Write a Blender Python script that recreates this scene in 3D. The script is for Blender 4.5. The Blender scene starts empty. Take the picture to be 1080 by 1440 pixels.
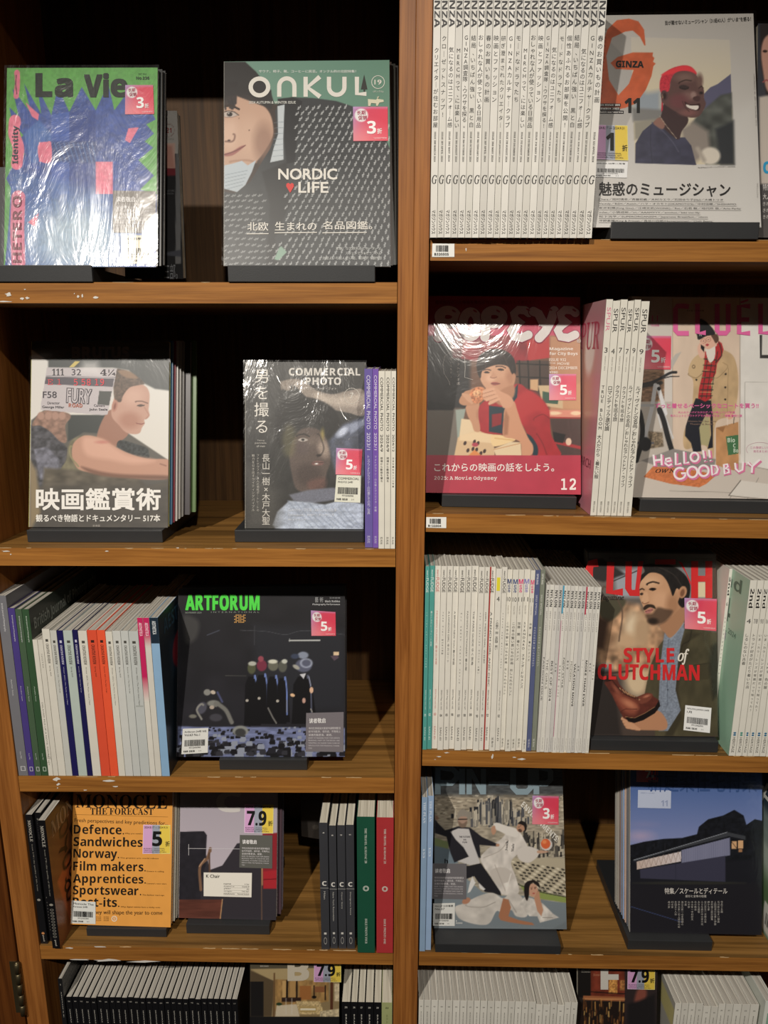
import bpy, math, random
import numpy as np
from mathutils import Vector, Matrix

random.seed(7)
rng = np.random.default_rng(7)
SC = bpy.context.scene
COL = SC.collection

# ------------------------------------------------------------------ camera
PITCH, YAW, ROLL = 0.22582, -0.01668, 0.00232
CAM = np.array([-0.00153, -1.10857, 0.0])
FPX = 998.0
def cam_axes():
    cy, sy, cp, sp = math.cos(YAW), math.sin(YAW), math.cos(PITCH), math.sin(PITCH)
    fw = np.array([sy*cp, cy*cp, -sp]); rt = np.array([cy, -sy, 0.0]); up = np.cross(rt, fw)
    cr, sr = math.cos(ROLL), math.sin(ROLL)
    return cr*rt + sr*up, -sr*rt + cr*up, fw
RT, UP, FW = cam_axes()
cd = bpy.data.cameras.new('camera')
cam = bpy.data.objects.new('camera', cd)
COL.objects.link(cam)
cam.matrix_world = Matrix(((RT[0], UP[0], -FW[0], CAM[0]), (RT[1], UP[1], -FW[1], CAM[1]), (RT[2], UP[2], -FW[2], CAM[2]), (0, 0, 0, 1)))
cd.sensor_fit = 'VERTICAL'
cd.sensor_height = 24.0
cd.lens = FPX*24.0/1440.0
cd.clip_start = 0.01
SC.camera = cam

# ------------------------------------------------------------------ world, lamps, exposure
w = bpy.data.worlds.new('world'); SC.world = w; w.use_nodes = True
w.node_tree.nodes['Background'].inputs[0].default_value = (1.0, 0.86, 0.72, 1)
w.node_tree.nodes['Background'].inputs[1].default_value = 0.014
SC.view_settings.view_transform = 'Standard'
SC.view_settings.look = 'None'
SC.view_settings.exposure = -0.1
SC.view_settings.gamma = 1.0
SC.view_settings.use_curve_mapping = False

def spot(name, loc, target, power, size_deg, blend, radius, col):
    l = bpy.data.lights.new(name, 'SPOT'); l.energy = power; l.color = col
    l.spot_size = math.radians(size_deg); l.spot_blend = blend; l.shadow_soft_size = radius
    o = bpy.data.objects.new(name, l); COL.objects.link(o); o.location = loc
    o.rotation_euler = (Vector(target)-Vector(loc)).to_track_quat('-Z', 'Y').to_euler()
    return o
spot('ceiling_spot_light', (-1.2, -2.4, 1.7), (0.0, 0.0, -1.0), 395, 66, 1.0, 0.035, (1.0, 0.93, 0.83))
spot('ceiling_spot_light', (0.39, -2.4, 1.7), (0.12, 0.0, -1.0), 170, 64, 1.0, 0.035, (1.0, 0.93, 0.83))

def srgb(c):
    if isinstance(c, str):
        c = c.lstrip('#'); c = [int(c[i:i+2], 16)/255 for i in (0, 2, 4)]
    return np.array(c, float)
def lin(c):
    c = srgb(c)
    return np.where(c <= 0.04045, c/12.92, ((c+0.055)/1.055)**2.4)

# ------------------------------------------------------------------ pixel <-> place helpers
def ray(x, y): return FW + (x-540)/FPX*RT - (y-720)/FPX*UP
def at(x, y, Y=0.0):
    r = ray(x, y); return CAM + (Y-CAM[1])/r[1]*r
def proj(P):
    d = np.asarray(P, float)-CAM; z = d@FW
    return np.stack([540+FPX*(d@RT)/z, 720-FPX*(d@UP)/z], -1)
def lean_quad(tl, tr, br, bl, Y, lean):
    a = math.radians(lean); zb = at((bl[0]+br[0])/2, (bl[1]+br[1])/2, Y)[2]
    P0 = np.array([0, Y, zb]); n = np.array([0, -math.cos(a), math.sin(a)])
    out = []
    for p in (bl, br, tr, tl):
        r = ray(*p); out.append(CAM + ((P0-CAM)@n)/(r@n)*r)
    return out

# ------------------------------------------------------------------ materials
MATS = {}
def principled(name):
    m = bpy.data.materials.new(name); m.use_nodes = True
    return m, m.node_tree, m.node_tree.nodes['Principled BSDF']
def plain(name, col, rough=0.5, spec=0.5, metal=0.0, coat=0.0, bump=0.0, bscale=400):
    if name in MATS: return MATS[name]
    m, nt, b = principled(name); L = lin(col)
    b.inputs['Roughness'].default_value = rough
    b.inputs['Specular IOR Level'].default_value = spec
    b.inputs['Metallic'].default_value = metal
    b.inputs['Coat Weight'].default_value = coat
    tc = nt.nodes.new('ShaderNodeTexCoord'); n = nt.nodes.new('ShaderNodeTexNoise'); n.inputs['Scale'].default_value = 35; n.inputs['Detail'].default_value = 4
    nt.links.new(tc.outputs['Object'], n.inputs['Vector'])
    r = nt.nodes.new('ShaderNodeMapRange'); r.inputs['To Min'].default_value = 0.9; r.inputs['To Max'].default_value = 1.08
    mx = nt.nodes.new('ShaderNodeMix'); mx.data_type = 'RGBA'; mx.blend_type = 'MULTIPLY'; mx.inputs[0].default_value = 1
    mx.inputs[6].default_value = (*L, 1)
    nt.links.new(n.outputs['Fac'], r.inputs['Value']); nt.links.new(r.outputs[0], mx.inputs[7]); nt.links.new(mx.outputs[2], b.inputs['Base Color'])
    if bump:
        n2 = nt.nodes.new('ShaderNodeTexNoise'); n2.inputs['Scale'].default_value = bscale; nt.links.new(tc.outputs['Object'], n2.inputs['Vector'])
        bp = nt.nodes.new('ShaderNodeBump'); bp.inputs['Strength'].default_value = bump; bp.inputs['Distance'].default_value = 0.001
        nt.links.new(n2.outputs['Fac'], bp.inputs['Height']); nt.links.new(bp.outputs[0], b.inputs['Normal'])
    MATS[name] = m
    return m
def wood(name, axis, dark, light, streak=0.35, rough=0.42):
    """veneer with the grain along axis 0 (x), 1 (y) or 2 (z)"""
    m, nt, b = principled(name); N, K = nt.nodes, nt.links
    tc = N.new('ShaderNodeTexCoord'); mp = N.new('ShaderNodeMapping')
    s = [75.0, 75.0, 75.0]; s[axis] = 2.0; mp.inputs['Scale'].default_value = s
    K.new(tc.outputs['Object'], mp.inputs['Vector'])
    n1 = N.new('ShaderNodeTexNoise'); n1.inputs['Scale'].default_value = 1.6; n1.inputs['Detail'].default_value = 7; n1.inputs['Roughness'].default_value = 0.6; n1.inputs['Distortion'].default_value = 0.5
    K.new(mp.outputs[0], n1.inputs['Vector'])
    mp2 = N.new('ShaderNodeMapping'); s2 = [420.0]*3; s2[axis] = 14.0; mp2.inputs['Scale'].default_value = s2
    K.new(tc.outputs['Object'], mp2.inputs['Vector'])
    n2 = N.new('ShaderNodeTexNoise'); n2.inputs['Scale'].default_value = 1.0; n2.inputs['Detail'].default_value = 3
    K.new(mp2.outputs[0], n2.inputs['Vector'])
    mp3 = N.new('ShaderNodeMapping'); s3 = [22.0]*3; s3[axis] = 0.6; mp3.inputs['Scale'].default_value = s3
    K.new(tc.outputs['Object'], mp3.inputs['Vector'])
    n3 = N.new('ShaderNodeTexNoise'); n3.inputs['Scale'].default_value = 1.5; n3.inputs['Detail'].default_value = 2
    K.new(mp3.outputs[0], n3.inputs['Vector'])
    a1 = N.new('ShaderNodeMath'); a1.operation = 'MULTIPLY_ADD'; a1.inputs[1].default_value = 0.35
    K.new(n2.outputs['Fac'], a1.inputs[0]); K.new(n1.outputs['Fac'], a1.inputs[2])
    cr = N.new('ShaderNodeValToRGB'); e = cr.color_ramp.elements
    e[0].position = 0.42; e[0].color = (*lin(dark), 1); e[1].position = 0.82; e[1].color = (*lin(light), 1)
    K.new(a1.outputs[0], cr.inputs['Fac'])
    r3 = N.new('ShaderNodeMapRange'); r3.inputs['From Min'].default_value = 0.36; r3.inputs['From Max'].default_value = 0.5
    r3.inputs['To Min'].default_value = 1.0-streak; r3.inputs['To Max'].default_value = 1.0
    K.new(n3.outputs['Fac'], r3.inputs['Value'])
    mx = N.new('ShaderNodeMix'); mx.data_type = 'RGBA'; mx.blend_type = 'MULTIPLY'; mx.inputs[0].default_value = 1
    K.new(cr.outputs[0], mx.inputs[6]); K.new(r3.outputs[0], mx.inputs[7]); K.new(mx.outputs[2], b.inputs['Base Color'])
    b.inputs['Roughness'].default_value = rough; b.inputs['Specular IOR Level'].default_value = 0.35
    bp = N.new('ShaderNodeBump'); bp.inputs['Strength'].default_value = 0.12; bp.inputs['Distance'].default_value = 0.0008
    K.new(n2.outputs['Fac'], bp.inputs['Height']); K.new(bp.outputs[0], b.inputs['Normal'])
    return m
def print_mat(name, rough, coat=0.0, gain=1.0):
    m, nt, b = principled(name)
    a = nt.nodes.new('ShaderNodeAttribute'); a.attribute_name = 'ink'
    nt.links.new(a.outputs['Color'], b.inputs['Base Color'])
    b.inputs['Roughness'].default_value = rough; b.inputs['Specular IOR Level'].default_value = 0.4
    b.inputs['Coat Weight'].default_value = coat; b.inputs['Coat Roughness'].default_value = 0.12
    return m
M_PRINT = print_mat('printed_cover', 0.42, 0.12)
M_STICK = print_mat('printed_sticker', 0.4, 0.1)
M_INK = print_mat('printing_ink', 0.5)
def paper_mat(name, light, dark):
    """page edges: fine lines across the x axis of the stack"""
    m, nt, b = principled(name); N, K = nt.nodes, nt.links
    tc = N.new('ShaderNodeTexCoord'); mp = N.new('ShaderNodeMapping'); mp.inputs['Scale'].default_value = (900, 5, 5)
    K.new(tc.outputs['Object'], mp.inputs['Vector'])
    n = N.new('ShaderNodeTexNoise'); n.inputs['Scale'].default_value = 1.0; n.inputs['Detail'].default_value = 3
    K.new(mp.outputs[0], n.inputs['Vector'])
    cr = N.new('ShaderNodeValToRGB'); e = cr.color_ramp.elements
    e[0].position = 0.3; e[0].color = (*lin(dark), 1); e[1].position = 0.62; e[1].color = (*lin(light), 1)
    K.new(n.outputs['Fac'], cr.inputs['Fac']); K.new(cr.outputs[0], b.inputs['Base Color'])
    b.inputs['Roughness'].default_value = 0.8; b.inputs['Specular IOR Level'].default_value = 0.15
    return m
M_PAPER = paper_mat('page_edges', '#cfcac0', '#77726a')
M_PAPER_W = paper_mat('page_edges_cream', '#dcd6c6', '#a39c8c')
def film_mat(name, amount, rough, bump, scale, stretch=(1, 1, 1)):
    """clear shrink wrap: transparent with wrinkled gloss"""
    m = bpy.data.materials.new(name); m.use_nodes = True; nt = m.node_tree; N, K = nt.nodes, nt.links
    N.clear(); out = N.new('ShaderNodeOutputMaterial'); mix = N.new('ShaderNodeMixShader')
    tr = N.new('ShaderNodeBsdfTransparent'); gl = N.new('ShaderNodeBsdfGlossy'); gl.inputs['Roughness'].default_value = rough
    gl.inputs['Color'].default_value = (1, 1, 1, 1); tr.inputs['Color'].default_value = (0.97, 0.97, 0.97, 1)
    tc = N.new('ShaderNodeTexCoord'); mp = N.new('ShaderNodeMapping'); mp.inputs['Scale'].default_value = stretch; mp.inputs['Rotation'].default_value = (0, 0.7, 0)
    K.new(tc.outputs['Object'], mp.inputs['Vector'])
    n = N.new('ShaderNodeTexNoise'); n.inputs['Scale'].default_value = scale; n.inputs['Detail'].default_value = 5; n.inputs['Roughness'].default_value = 0.55; n.inputs['Distortion'].default_value = 1.2
    K.new(mp.outputs[0], n.inputs['Vector'])
    bp = N.new('ShaderNodeBump'); bp.inputs['Strength'].default_value = bump; bp.inputs['Distance'].default_value = 0.004
    K.new(n.outputs['Fac'], bp.inputs['Height']); K.new(bp.outputs[0], gl.inputs['Normal'])
    lw = N.new('ShaderNodeLayerWeight'); lw.inputs['Blend'].default_value = 0.25; K.new(bp.outputs[0], lw.inputs['Normal'])
    r = N.new('ShaderNodeMapRange'); r.inputs['To Min'].default_value = amount; r.inputs['To Max'].default_value = min(1, amount*4)
    K.new(lw.outputs['Facing'], r.inputs['Value']); K.new(r.outputs[0], mix.inputs[0])
    K.new(tr.outputs[0], mix.inputs[1]); K.new(gl.outputs[0], mix.inputs[2]); K.new(mix.outputs[0], out.inputs['Surface'])
    return m
M_FILM = film_mat('clear_film', 0.05, 0.16, 0.35, 18)
M_WRAP = film_mat('shrink_wrap', 0.07, 0.13, 0.9, 16, (1, 1, 0.35))
M_WRAP_LOW = film_mat('smooth_shrink_wrap', 0.018, 0.10, 0.55, 9, (1, 1, 0.5))
M_WRAP_HI = film_mat('crumpled_shrink_wrap', 0.075, 0.17, 0.95, 15, (1, 1, 0.3))
M_STAND = plain('black_plastic', '#2b2c2e', 0.5, 0.5, bump=0.1, bscale=900)
M_BLACK = plain('black_card', '#121214', 0.5)

# ------------------------------------------------------------------ mesh helpers
def link(name, me, mat=None, parent=None, loc=None):
    o = bpy.data.objects.new(name, me); COL.objects.link(o)
    if mat is not None and me is not None and not me.materials: me.materials.append(mat)
    if parent is not None: o.parent = parent
    if loc is not None: o.location = loc
    return o
def tag(o, label=None, cat=None, group=None, kind=None):
    if label: o['label'] = label
    if cat: o['category'] = cat
    if group: o['group'] = group
    if kind: o['kind'] = kind
    return o
def mesh(name, vs, fs, smooth=False):
    me = bpy.data.meshes.new(name); me.from_pydata([tuple(map(float, v)) for v in vs], [], [tuple(int(i) for i in f) for f in fs]); me.update()
    me.polygons.foreach_set('use_smooth', [bool(smooth)]*len(me.polygons))
    return me
BOXF = [(0, 3, 2, 1), (4, 5, 6, 7), (0, 1, 5, 4), (1, 2, 6, 5), (2, 3, 7, 6), (3, 0, 4, 7)]
def boxv(x0, y0, z0, x1, y1, z1):
    return [(x0, y0, z0), (x1, y0, z0), (x1, y1, z0), (x0, y1, z0), (x0, y0, z1), (x1, y0, z1), (x1, y1, z1), (x0, y1, z1)]
def box_mesh(name, *a): return mesh(name, boxv(*a), BOXF)
def bevel_box(name, x0, y0, z0, x1, y1, z1, b=0.001, seg=2):
    import bmesh
    bm = bmesh.new(); vs = [bm.verts.new(v) for v in boxv(x0, y0, z0, x1, y1, z1)]
    for f in BOXF: bm.faces.new([vs[i] for i in f])
    bmesh.ops.bevel(bm, geom=list(bm.edges), offset=b, segments=seg, affect='EDGES', profile=0.6)
    me = bpy.data.meshes.new(name); bm.to_mesh(me); bm.free(); me.polygons.foreach_set('use_smooth', [False]*len(me.polygons)); return me
def join(parts):
    V, F = [], []
    for vs, fs in parts:
        b = len(V); V += list(vs); F += [tuple(i+b for i in f) for f in fs]
    return V, F
def empty(name, loc=(0, 0, 0)):
    o = bpy.data.objects.new(name, None); o.empty_display_size = 0.02; COL.objects.link(o); o.location = loc
    return o
def set_ink(me, cols):
    """cols: (nverts,3) linear"""
    a = me.color_attributes.new('ink', 'FLOAT_COLOR', 'POINT')
    buf = np.ones((len(cols), 4), np.float32); buf[:, :3] = cols
    a.data.foreach_set('color', buf.ravel())

# ------------------------------------------------------------------ lettering
_G = {}
def _style(s, style):
    if style in (None, 'r'): return s
    base = {'b': (0x1D5D4, 0x1D5EE, 0x1D7EC), 's': (0x1D400, 0x1D41A, 0x1D7CE), 'i': (0x1D434, 0x1D44E, None), 'm': (0x1D670, 0x1D68A, 0x1D7F6)}[style]
    o = []
    for ch in s:
        k = ord(ch)
        if 65 <= k <= 90: o.append(chr(base[0]+k-65))
        elif 97 <= k <= 122: o.append(chr(base[1]+k-97) if not (style == 'i' and ch == 'h') else 'h')
        elif 48 <= k <= 57 and base[2]: o.append(chr(base[2]+k-48))
        else: o.append(ch)
    return ''.join(o)
_C = {}
def glyphs(s, style='r', off=0.0, res=1):
    """outline of a line; letters of the heavy, serif and mono alphabets are made once each and set side by side"""
    key = (s, style, off, res)
    if key in _G: return _G[key]
    if style in (None, 'r'): return glyphs_raw(s, 'r', 0.0, 3 if any(c_.isascii() and c_.isalnum() for c_ in s) else 2)
    V, T, x, b = [], [], 0.0, 0
    for ch in s:
        if ch == ' ': x += 0.26; continue
        k = (ch, style)
        if k not in _C:
            v, t = glyphs_raw(ch, style, 0.0, 2); _C[k] = (v, t, v[:, 0].max()+max(0.01, v[:, 0].min()))
        v, t, adv = _C[k]
        if off: pass
        V.append(v+np.array([x, 0.0])); T.append(t+b); b += len(v); x += adv
    if not V: V = [np.zeros((3, 2))]; T = [np.zeros((0, 3), int)]
    _G[key] = (np.vstack(V), np.vstack(T)); return _G[key]
def glyphs_raw(s, style='r', off=0.0, res=1):
    """outline triangles of a line of text: (verts Nx2, tris Mx3)"""
    key = ('raw', s, style, off, res)
    if key in _G: return _G[key]
    cu = bpy.data.curves.new('t', 'FONT'); cu.body = _style(s, style); cu.offset = off; cu.resolution_u = res
    o = bpy.data.objects.new('t', cu); COL.objects.link(o)
    dg = bpy.context.evaluated_depsgraph_get(); me = bpy.data.meshes.new_from_object(o.evaluated_get(dg))
    me.calc_loop_triangles()
    v = np.empty(len(me.vertices)*3, np.float32); me.vertices.foreach_get('co', v)
    t = np.empty(len(me.loop_triangles)*3, np.int32); me.loop_triangles.foreach_get('vertices', t)
    v = v.reshape(-1, 3)[:, :2].astype(float); t = t.reshape(-1, 3)
    bpy.data.objects.remove(o); bpy.data.curves.remove(cu); bpy.data.meshes.remove(me)
    if len(v) == 0: v = np.zeros((3, 2)); t = np.zeros((0, 3), int)
    _G[key] = (v, t)
    return v, t
def fit(v, x0, y0, x1, y1, keep=False):
    """fit glyph outlines into the box with y measured downwards (y0 top, y1 bottom)"""
    lo, hi = v.min(0), v.max(0); s = np.maximum(hi-lo, 1e-6)
    sx = (x1-x0)/s[0]; sy = (y1-y0)/s[1]
    return np.stack([x0+(v[:, 0]-lo[0])*sx, y1-(v[:, 1]-lo[1])*sy], 1)
def fit_em(v, cx, cy, em, sx=1.0):
    """place one character by its cell: CJK cell of side em centred at cx, cy (y down)"""
    k = em/0.93
    c = 0.0 if len(v) == 0 else (v[:, 0].min()+v[:, 0].max())/2
    return np.stack([cx+(v[:, 0]-c)*k*sx, cy-(v[:, 1]-0.36)*k], 1)
VERT = {'ー': '｜', '…': '︙', '―': '｜', '-': '｜'}

# ------------------------------------------------------------------ a printed face
def spline(pts, n=6):
    P = np.asarray(pts, float); m = len(P); out = []
    for i in range(m):
        p0, p1, p2, p3 = P[i-1], P[i], P[(i+1) % m], P[(i+2) % m]
        for k in range(n):
            t = k/n
            out.append(0.5*((2*p1)+(-p0+p2)*t+(2*p0-5*p1+4*p2-p3)*t*t+(-p0+3*p1-3*p2+p3)*t**3))
    return np.array(out)
def vnoise(x, y, seed=0):
    xi = np.floor(x).astype(np.int64); yi = np.floor(y).astype(np.int64); fx = x-xi; fy = y-yi
    fx = fx*fx*(3-2*fx); fy = fy*fy*(3-2*fy)
    def h(a, b):
        k = (a*374761393+b*668265263+seed*974634777) & 0xffffffff
        k = ((k ^ (k >> 13))*1274126177) & 0xffffffff
        return ((k ^ (k >> 16)) & 0xffff)/65535.0
    return (h(xi, yi)*(1-fx)+h(xi+1, yi)*fx)*(1-fy)+(h(xi, yi+1)*(1-fx)+h(xi+1, yi+1)*fx)*fy
def homography(src, dst):
    A = []
    for (x, y), (u, v) in zip(src, dst):
        A.append([x, y, 1, 0, 0, 0, -u*x, -u*y, -u]); A.append([0, 0, 0, x, y, 1, -v*x, -v*y, -v])
    H = np.linalg.svd(np.array(A, float))[2][-1].reshape(3, 3)
    return H
def hom(H, p):
    p = np.asarray(p, float); q = np.c_[p, np.ones(len(p))]@H.T
    return q[:, :2]/q[:, 2:]

class Face:
    """a flat printed rectangle (cover, sticker) given by its corners bl, br, tr, tl in space.
    Its picture is drawn in drawing units: (ox, oy, s) is the origin and scale of the drawing sheet."""
    def __init__(self, corners, step=1.35, sheet=(0, 0, 1), base='#808080', lift=0.0, frame=None):
        self.c = [np.asarray(p, float) for p in corners]
        n = np.cross(self.c[1]-self.c[0], self.c[3]-self.c[0]); self.n = n/np.linalg.norm(n)
        self.c = [p+self.n*lift for p in self.c]
        px = [proj(p) for p in self.c] if frame is None else [np.array(q_, float) for q_ in frame]
        self.px = px
        self.H = homography([(0, 0), (1, 0), (1, 1), (0, 1)], px); self.Hi = np.linalg.inv(self.H)
        wpx = np.linalg.norm(px[1]-px[0]); hpx = np.linalg.norm(px[3]-px[0])
        self.nx = max(2, int(wpx/step)); self.ny = max(2, int(hpx/step))
        u, v = np.meshgrid(np.linspace(0, 1, self.nx+1), np.linspace(0, 1, self.ny+1))
        self.uv = np.c_[u.ravel(), v.ravel()]
        self.P = hom(self.H, self.uv)
        self.C = np.tile(srgb(base), (len(self.P), 1))
        self.tx = []
        self.sheet(*sheet)
    def sheet(self, ox, oy, s=1.0):
        self.o = np.array([ox, oy], float); self.s = float(s); self.Q = (self.P-self.o)*self.s
        return self
    def q2uv(self, q): return hom(self.Hi, np.asarray(q, float)/self.s+self.o)
    def pos(self, uv, lift=0.0):
        uv = np.asarray(uv, float); u, v = uv[:, :1], uv[:, 1:]
        return (self.c[0]*(1-u)*(1-v)+self.c[1]*u*(1-v)+self.c[2]*u*v+self.c[3]*(1-u)*v)+self.n*lift
    # --- painting
    def _blend(self, idx, a, col):
        a = np.clip(a, 0, 1)[:, None]
        c = srgb(col) if isinstance(col, str) else col
        self.C[idx] = self.C[idx]*(1-a)+c*a
    def _near(self, lo, hi, pad):
        return np.nonzero((self.Q[:, 0] > lo[0]-pad) & (self.Q[:, 0] < hi[0]+pad) & (self.Q[:, 1] > lo[1]-pad) & (self.Q[:, 1] < hi[1]+pad))[0]
    def poly(self, pts, col, soft=None, smooth=False, a=1.0, grad=None, tex=None):
        P = spline(pts) if smooth else np.asarray(pts, float)
        soft = (0.8*self.s if soft is None else soft)
        idx = self._near(P.min(0), P.max(0), soft)
        if len(idx) == 0: return self
        q = self.Q[idx]; d2 = np.full(len(q), 1e18); ins = np.zeros(len(q), bool)
        for i in range(len(P)):
            A, B = P[i], P[(i+1) % len(P)]; e = B-A; L = e@e
            if L < 1e-12: continue
            t = np.clip(((q-A)@e)/L, 0, 1); dd = q-A-t[:, None]*e; d2 = np.minimum(d2, (dd*dd).sum(1))
            if A[1] != B[1]:
                cr = (A[1] > q[:, 1]) != (B[1] > q[:, 1])
                ins ^= cr & (q[:, 0] < (B[0]-A[0])*(q[:, 1]-A[1])/(B[1]-A[1])+A[0])
        sd = np.sqrt(d2)*np.where(ins, 1, -1)
        al = np.clip(sd/soft+0.5, 0, 1)*a
        c = srgb(col)
        if grad is not None:
            (x0, y0), (x1, y1), col2 = grad; e = np.array([x1-x0, y1-y0], float)
            t = np.clip(((q-[x0, y0])@e)/(e@e), 0, 1)[:, None]; c = c*(1-t)+srgb(col2)*t
        if tex is not None:
            amp, sx, sy = tex; k = 1+amp*(vnoise(q[:, 0]/sx, q[:, 1]/sy, 3)+0.5*vnoise(q[:, 0]/sx*2.1, q[:, 1]/sy*2.1, 5)-0.75)
            c = np.clip(c*k[:, None], 0, 1)
        self._blend(idx, al, c); return self
    def rect(self, x0, y0, x1, y1, col, **k): return self.poly([(x0, y0), (x1, y0), (x1, y1), (x0, y1)], col, **k)
    def ell(self, cx, cy, rx, ry, col, rot=0, soft=None, a=1.0, ring=None):
        soft = (0.8*self.s if soft is None else soft); R = max(rx, ry)
        idx = self._near((cx-R, cy-R), (cx+R, cy+R), soft)
        if len(idx) == 0: return self
        q = self.Q[idx]-[cx, cy]; r = math.radians(rot); x = q[:, 0]*math.cos(r)+q[:, 1]*math.sin(r); y = -q[:, 0]*math.sin(r)+q[:, 1]*math.cos(r)
        d = (1-np.sqrt((x/rx)**2+(y/ry)**2))*min(rx, ry)
        if ring: al = np.clip((ring/2-np.abs(d))/soft+0.5, 0, 1)
        else: al = np.clip(d/soft+0.5, 0, 1)
        self._blend(idx, al*a, srgb(col)); return self
    def line(self, pts, wd, col, soft=None, a=1.0, smooth=False):
        P = np.asarray(pts, float)
        if smooth and len(P) > 2:
            full = spline(np.vstack([P, P[-1]*2-P[-2]])) ; P = full[:(len(P)-1)*6+1]
        soft = (0.8*self.s if soft is None else soft)
        idx = self._near(P.min(0), P.max(0), wd+soft)
        if len(idx) == 0: return self
        q = self.Q[idx]; d2 = np.full(len(q), 1e18)
        for A, B in zip(P[:-1], P[1:]):
            e = B-A; L = max(e@e, 1e-9); t = np.clip(((q-A)@e)/L, 0, 1); dd = q-A-t[:, None]*e; d2 = np.minimum(d2, (dd*dd).sum(1))
        self._blend(idx, np.clip((wd/2-np.sqrt(d2))/soft+0.5, 0, 1)*a, srgb(col)); return self
    def grad(self, x0, y0, c0, x1, y1, c1):
        e = np.array([x1-x0, y1-y0], float); t = np.clip(((self.Q-[x0, y0])@e)/(e@e), 0, 1)[:, None]
        self.C = srgb(c0)*(1-t)+srgb(c1)*t; return self
    def grain(self, amp, sx, sy, seed=1, box=None):
        idx = np.arange(len(self.Q)) if box is None else self._near(box[:2], box[2:], 0)
        q = self.Q[idx]; k = 1+amp*(vnoise(q[:, 0]/sx, q[:, 1]/sy, seed)-0.5)
        self.C[idx] = np.clip(self.C[idx]*k[:, None], 0, 1); return self
    # --- lettering
    def _put(self, v, t, col):
        if len(t): self.tx.append((self.q2uv(v), t, lin(col)))
    def text(self, s, x0, y0, x1, y1, col='#ffffff', style='r', off=0.0, res=1, rot=0.0, shear=0.0, quad=None):
        fat = off if off > 0.009 else 0.0
        v, t = glyphs(s, style, 0.0 if fat else off, res)
        if quad is not None: x0, y0, x1, y1 = 0, 0, 10, 10
        if fat and quad is None:
            g = fat*0.8*abs(y1-y0)
            for dx, dy in ((-g, -g), (g, -g), (-g, g), (g, g)):
                self.text(s, x0+g+dx, y0+g+dy, x1-g+dx, y1-g+dy, col, style, 0.0, res, rot, shear)
            return self
        p = fit(v, x0, y0, x1, y1)
        if quad is not None:
            H = homography([(x0, y0), (x1, y0), (x1, y1), (x0, y1)], quad); p = hom(H, p)
        if shear: p[:, 0] += (y1-p[:, 1])*shear
        if rot:
            c = np.array([x0, y1]); r = math.radians(rot); d = p-c
            p = c+np.stack([d[:, 0]*math.cos(r)-d[:, 1]*math.sin(r), d[:, 0]*math.sin(r)+d[:, 1]*math.cos(r)], 1)
        self._put(p, t, col); return self
    def vtext(self, s, x, y0, y1, em, col='#ffffff', style='r', off=0.0, x1=None, sx=1.0):
        n = len(s)
        for i, ch in enumerate(s):
            if ch in ' 　': continue
            v, t = glyphs(VERT.get(ch, ch), style, off)
            f = (i+0.5)/n; cy = y0+(y1-y0)*f; cx = x if x1 is None else x+(x1-x)*f
            self._put(fit_em(v, cx, cy, em, sx), t, col)
        return self
    def shape(self, pts, col, smooth=False):
        P = spline(pts, 4) if smooth else np.asarray(pts, float)
        from mathutils.geometry import tessellate_polygon
        t = np.array(tessellate_polygon([[Vector((a, b, 0)) for a, b in P]]))
        self._put(P, t, col); return self
    def bars(self, x0, y0, x1, y1, col='#111111', n=26, seed=1):
        r = random.Random(seed); x = x0; k = (x1-x0)/n
        while x < x1-k*0.6:
            wd = k*r.choice([0.4, 0.6, 1.0]); self.shape([(x, y0), (x+wd, y0), (x+wd, y1), (x, y1)], col); x += wd+k*r.choice([0.35, 0.5, 0.8])
        return self
    # --- build
    def build(self, name, parent=None, mat=None, origin=None, lettering=True, lift=0.00035, bow=0.0):
        o0 = np.zeros(3) if origin is None else np.asarray(origin, float)
        V = self.pos(self.uv)
        if bow:
            V = V+self.n*(bow*4*(self.uv[:, :1]*(1-self.uv[:, :1])))
        V = V-o0
        nx, ny = self.nx, self.ny; i = np.arange(nx)[None, :]+np.arange(ny)[:, None]*(nx+1); i = i.ravel()
        F = np.stack([i, i+1, i+nx+2, i+nx+1], 1)
        me = bpy.data.meshes.new(name)
        me.vertices.add(len(V)); me.vertices.foreach_set('co', V.astype(np.float32).ravel())
        me.loops.add(F.size); me.loops.foreach_set('vertex_index', F.ravel().astype(np.int32))
        me.polygons.add(len(F)); me.polygons.foreach_set('loop_start', np.arange(0, F.size, 4, dtype=np.int32))
        me.update(calc_edges=True); me.validate()
        L = np.where(self.C <= 0.04045, self.C/12.92, ((np.clip(self.C, 0, 1)+0.055)/1.055)**2.4)
        g_ = L@np.array([0.2126, 0.7152, 0.0722]); L = np.minimum((g_[:, None]*0.1+L*0.9)*1.13, 0.88)
        set_ink(me, L)
        ob = link(name, me, mat or M_PRINT, parent)
        self.ob = ob
        if lettering and self.tx:
            vs, fs, cs = [], [], []; b = 0
            lv, last = 0, None; stp = min(0.00003, 0.0006/max(1, len(self.tx)))
            for k, (uv, t, col) in enumerate(self.tx):
                p = self.pos(uv, lift+stp*k)
                if bow: p = p+self.n*(bow*4*(uv[:, :1]*(1-uv[:, :1])))
                vs.append(p-o0); fs.append(t+b); cs.append(np.tile(col, (len(p), 1))); b += len(p)
            vs = np.vstack(vs); fs = np.vstack(fs); cs = np.vstack(cs)
            m2 = tri_mesh('lettering', vs, fs); set_ink(m2, cs)
            self.let = tag(link('lettering', m2, M_INK, ob), kind='stuff')
        return ob
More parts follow.
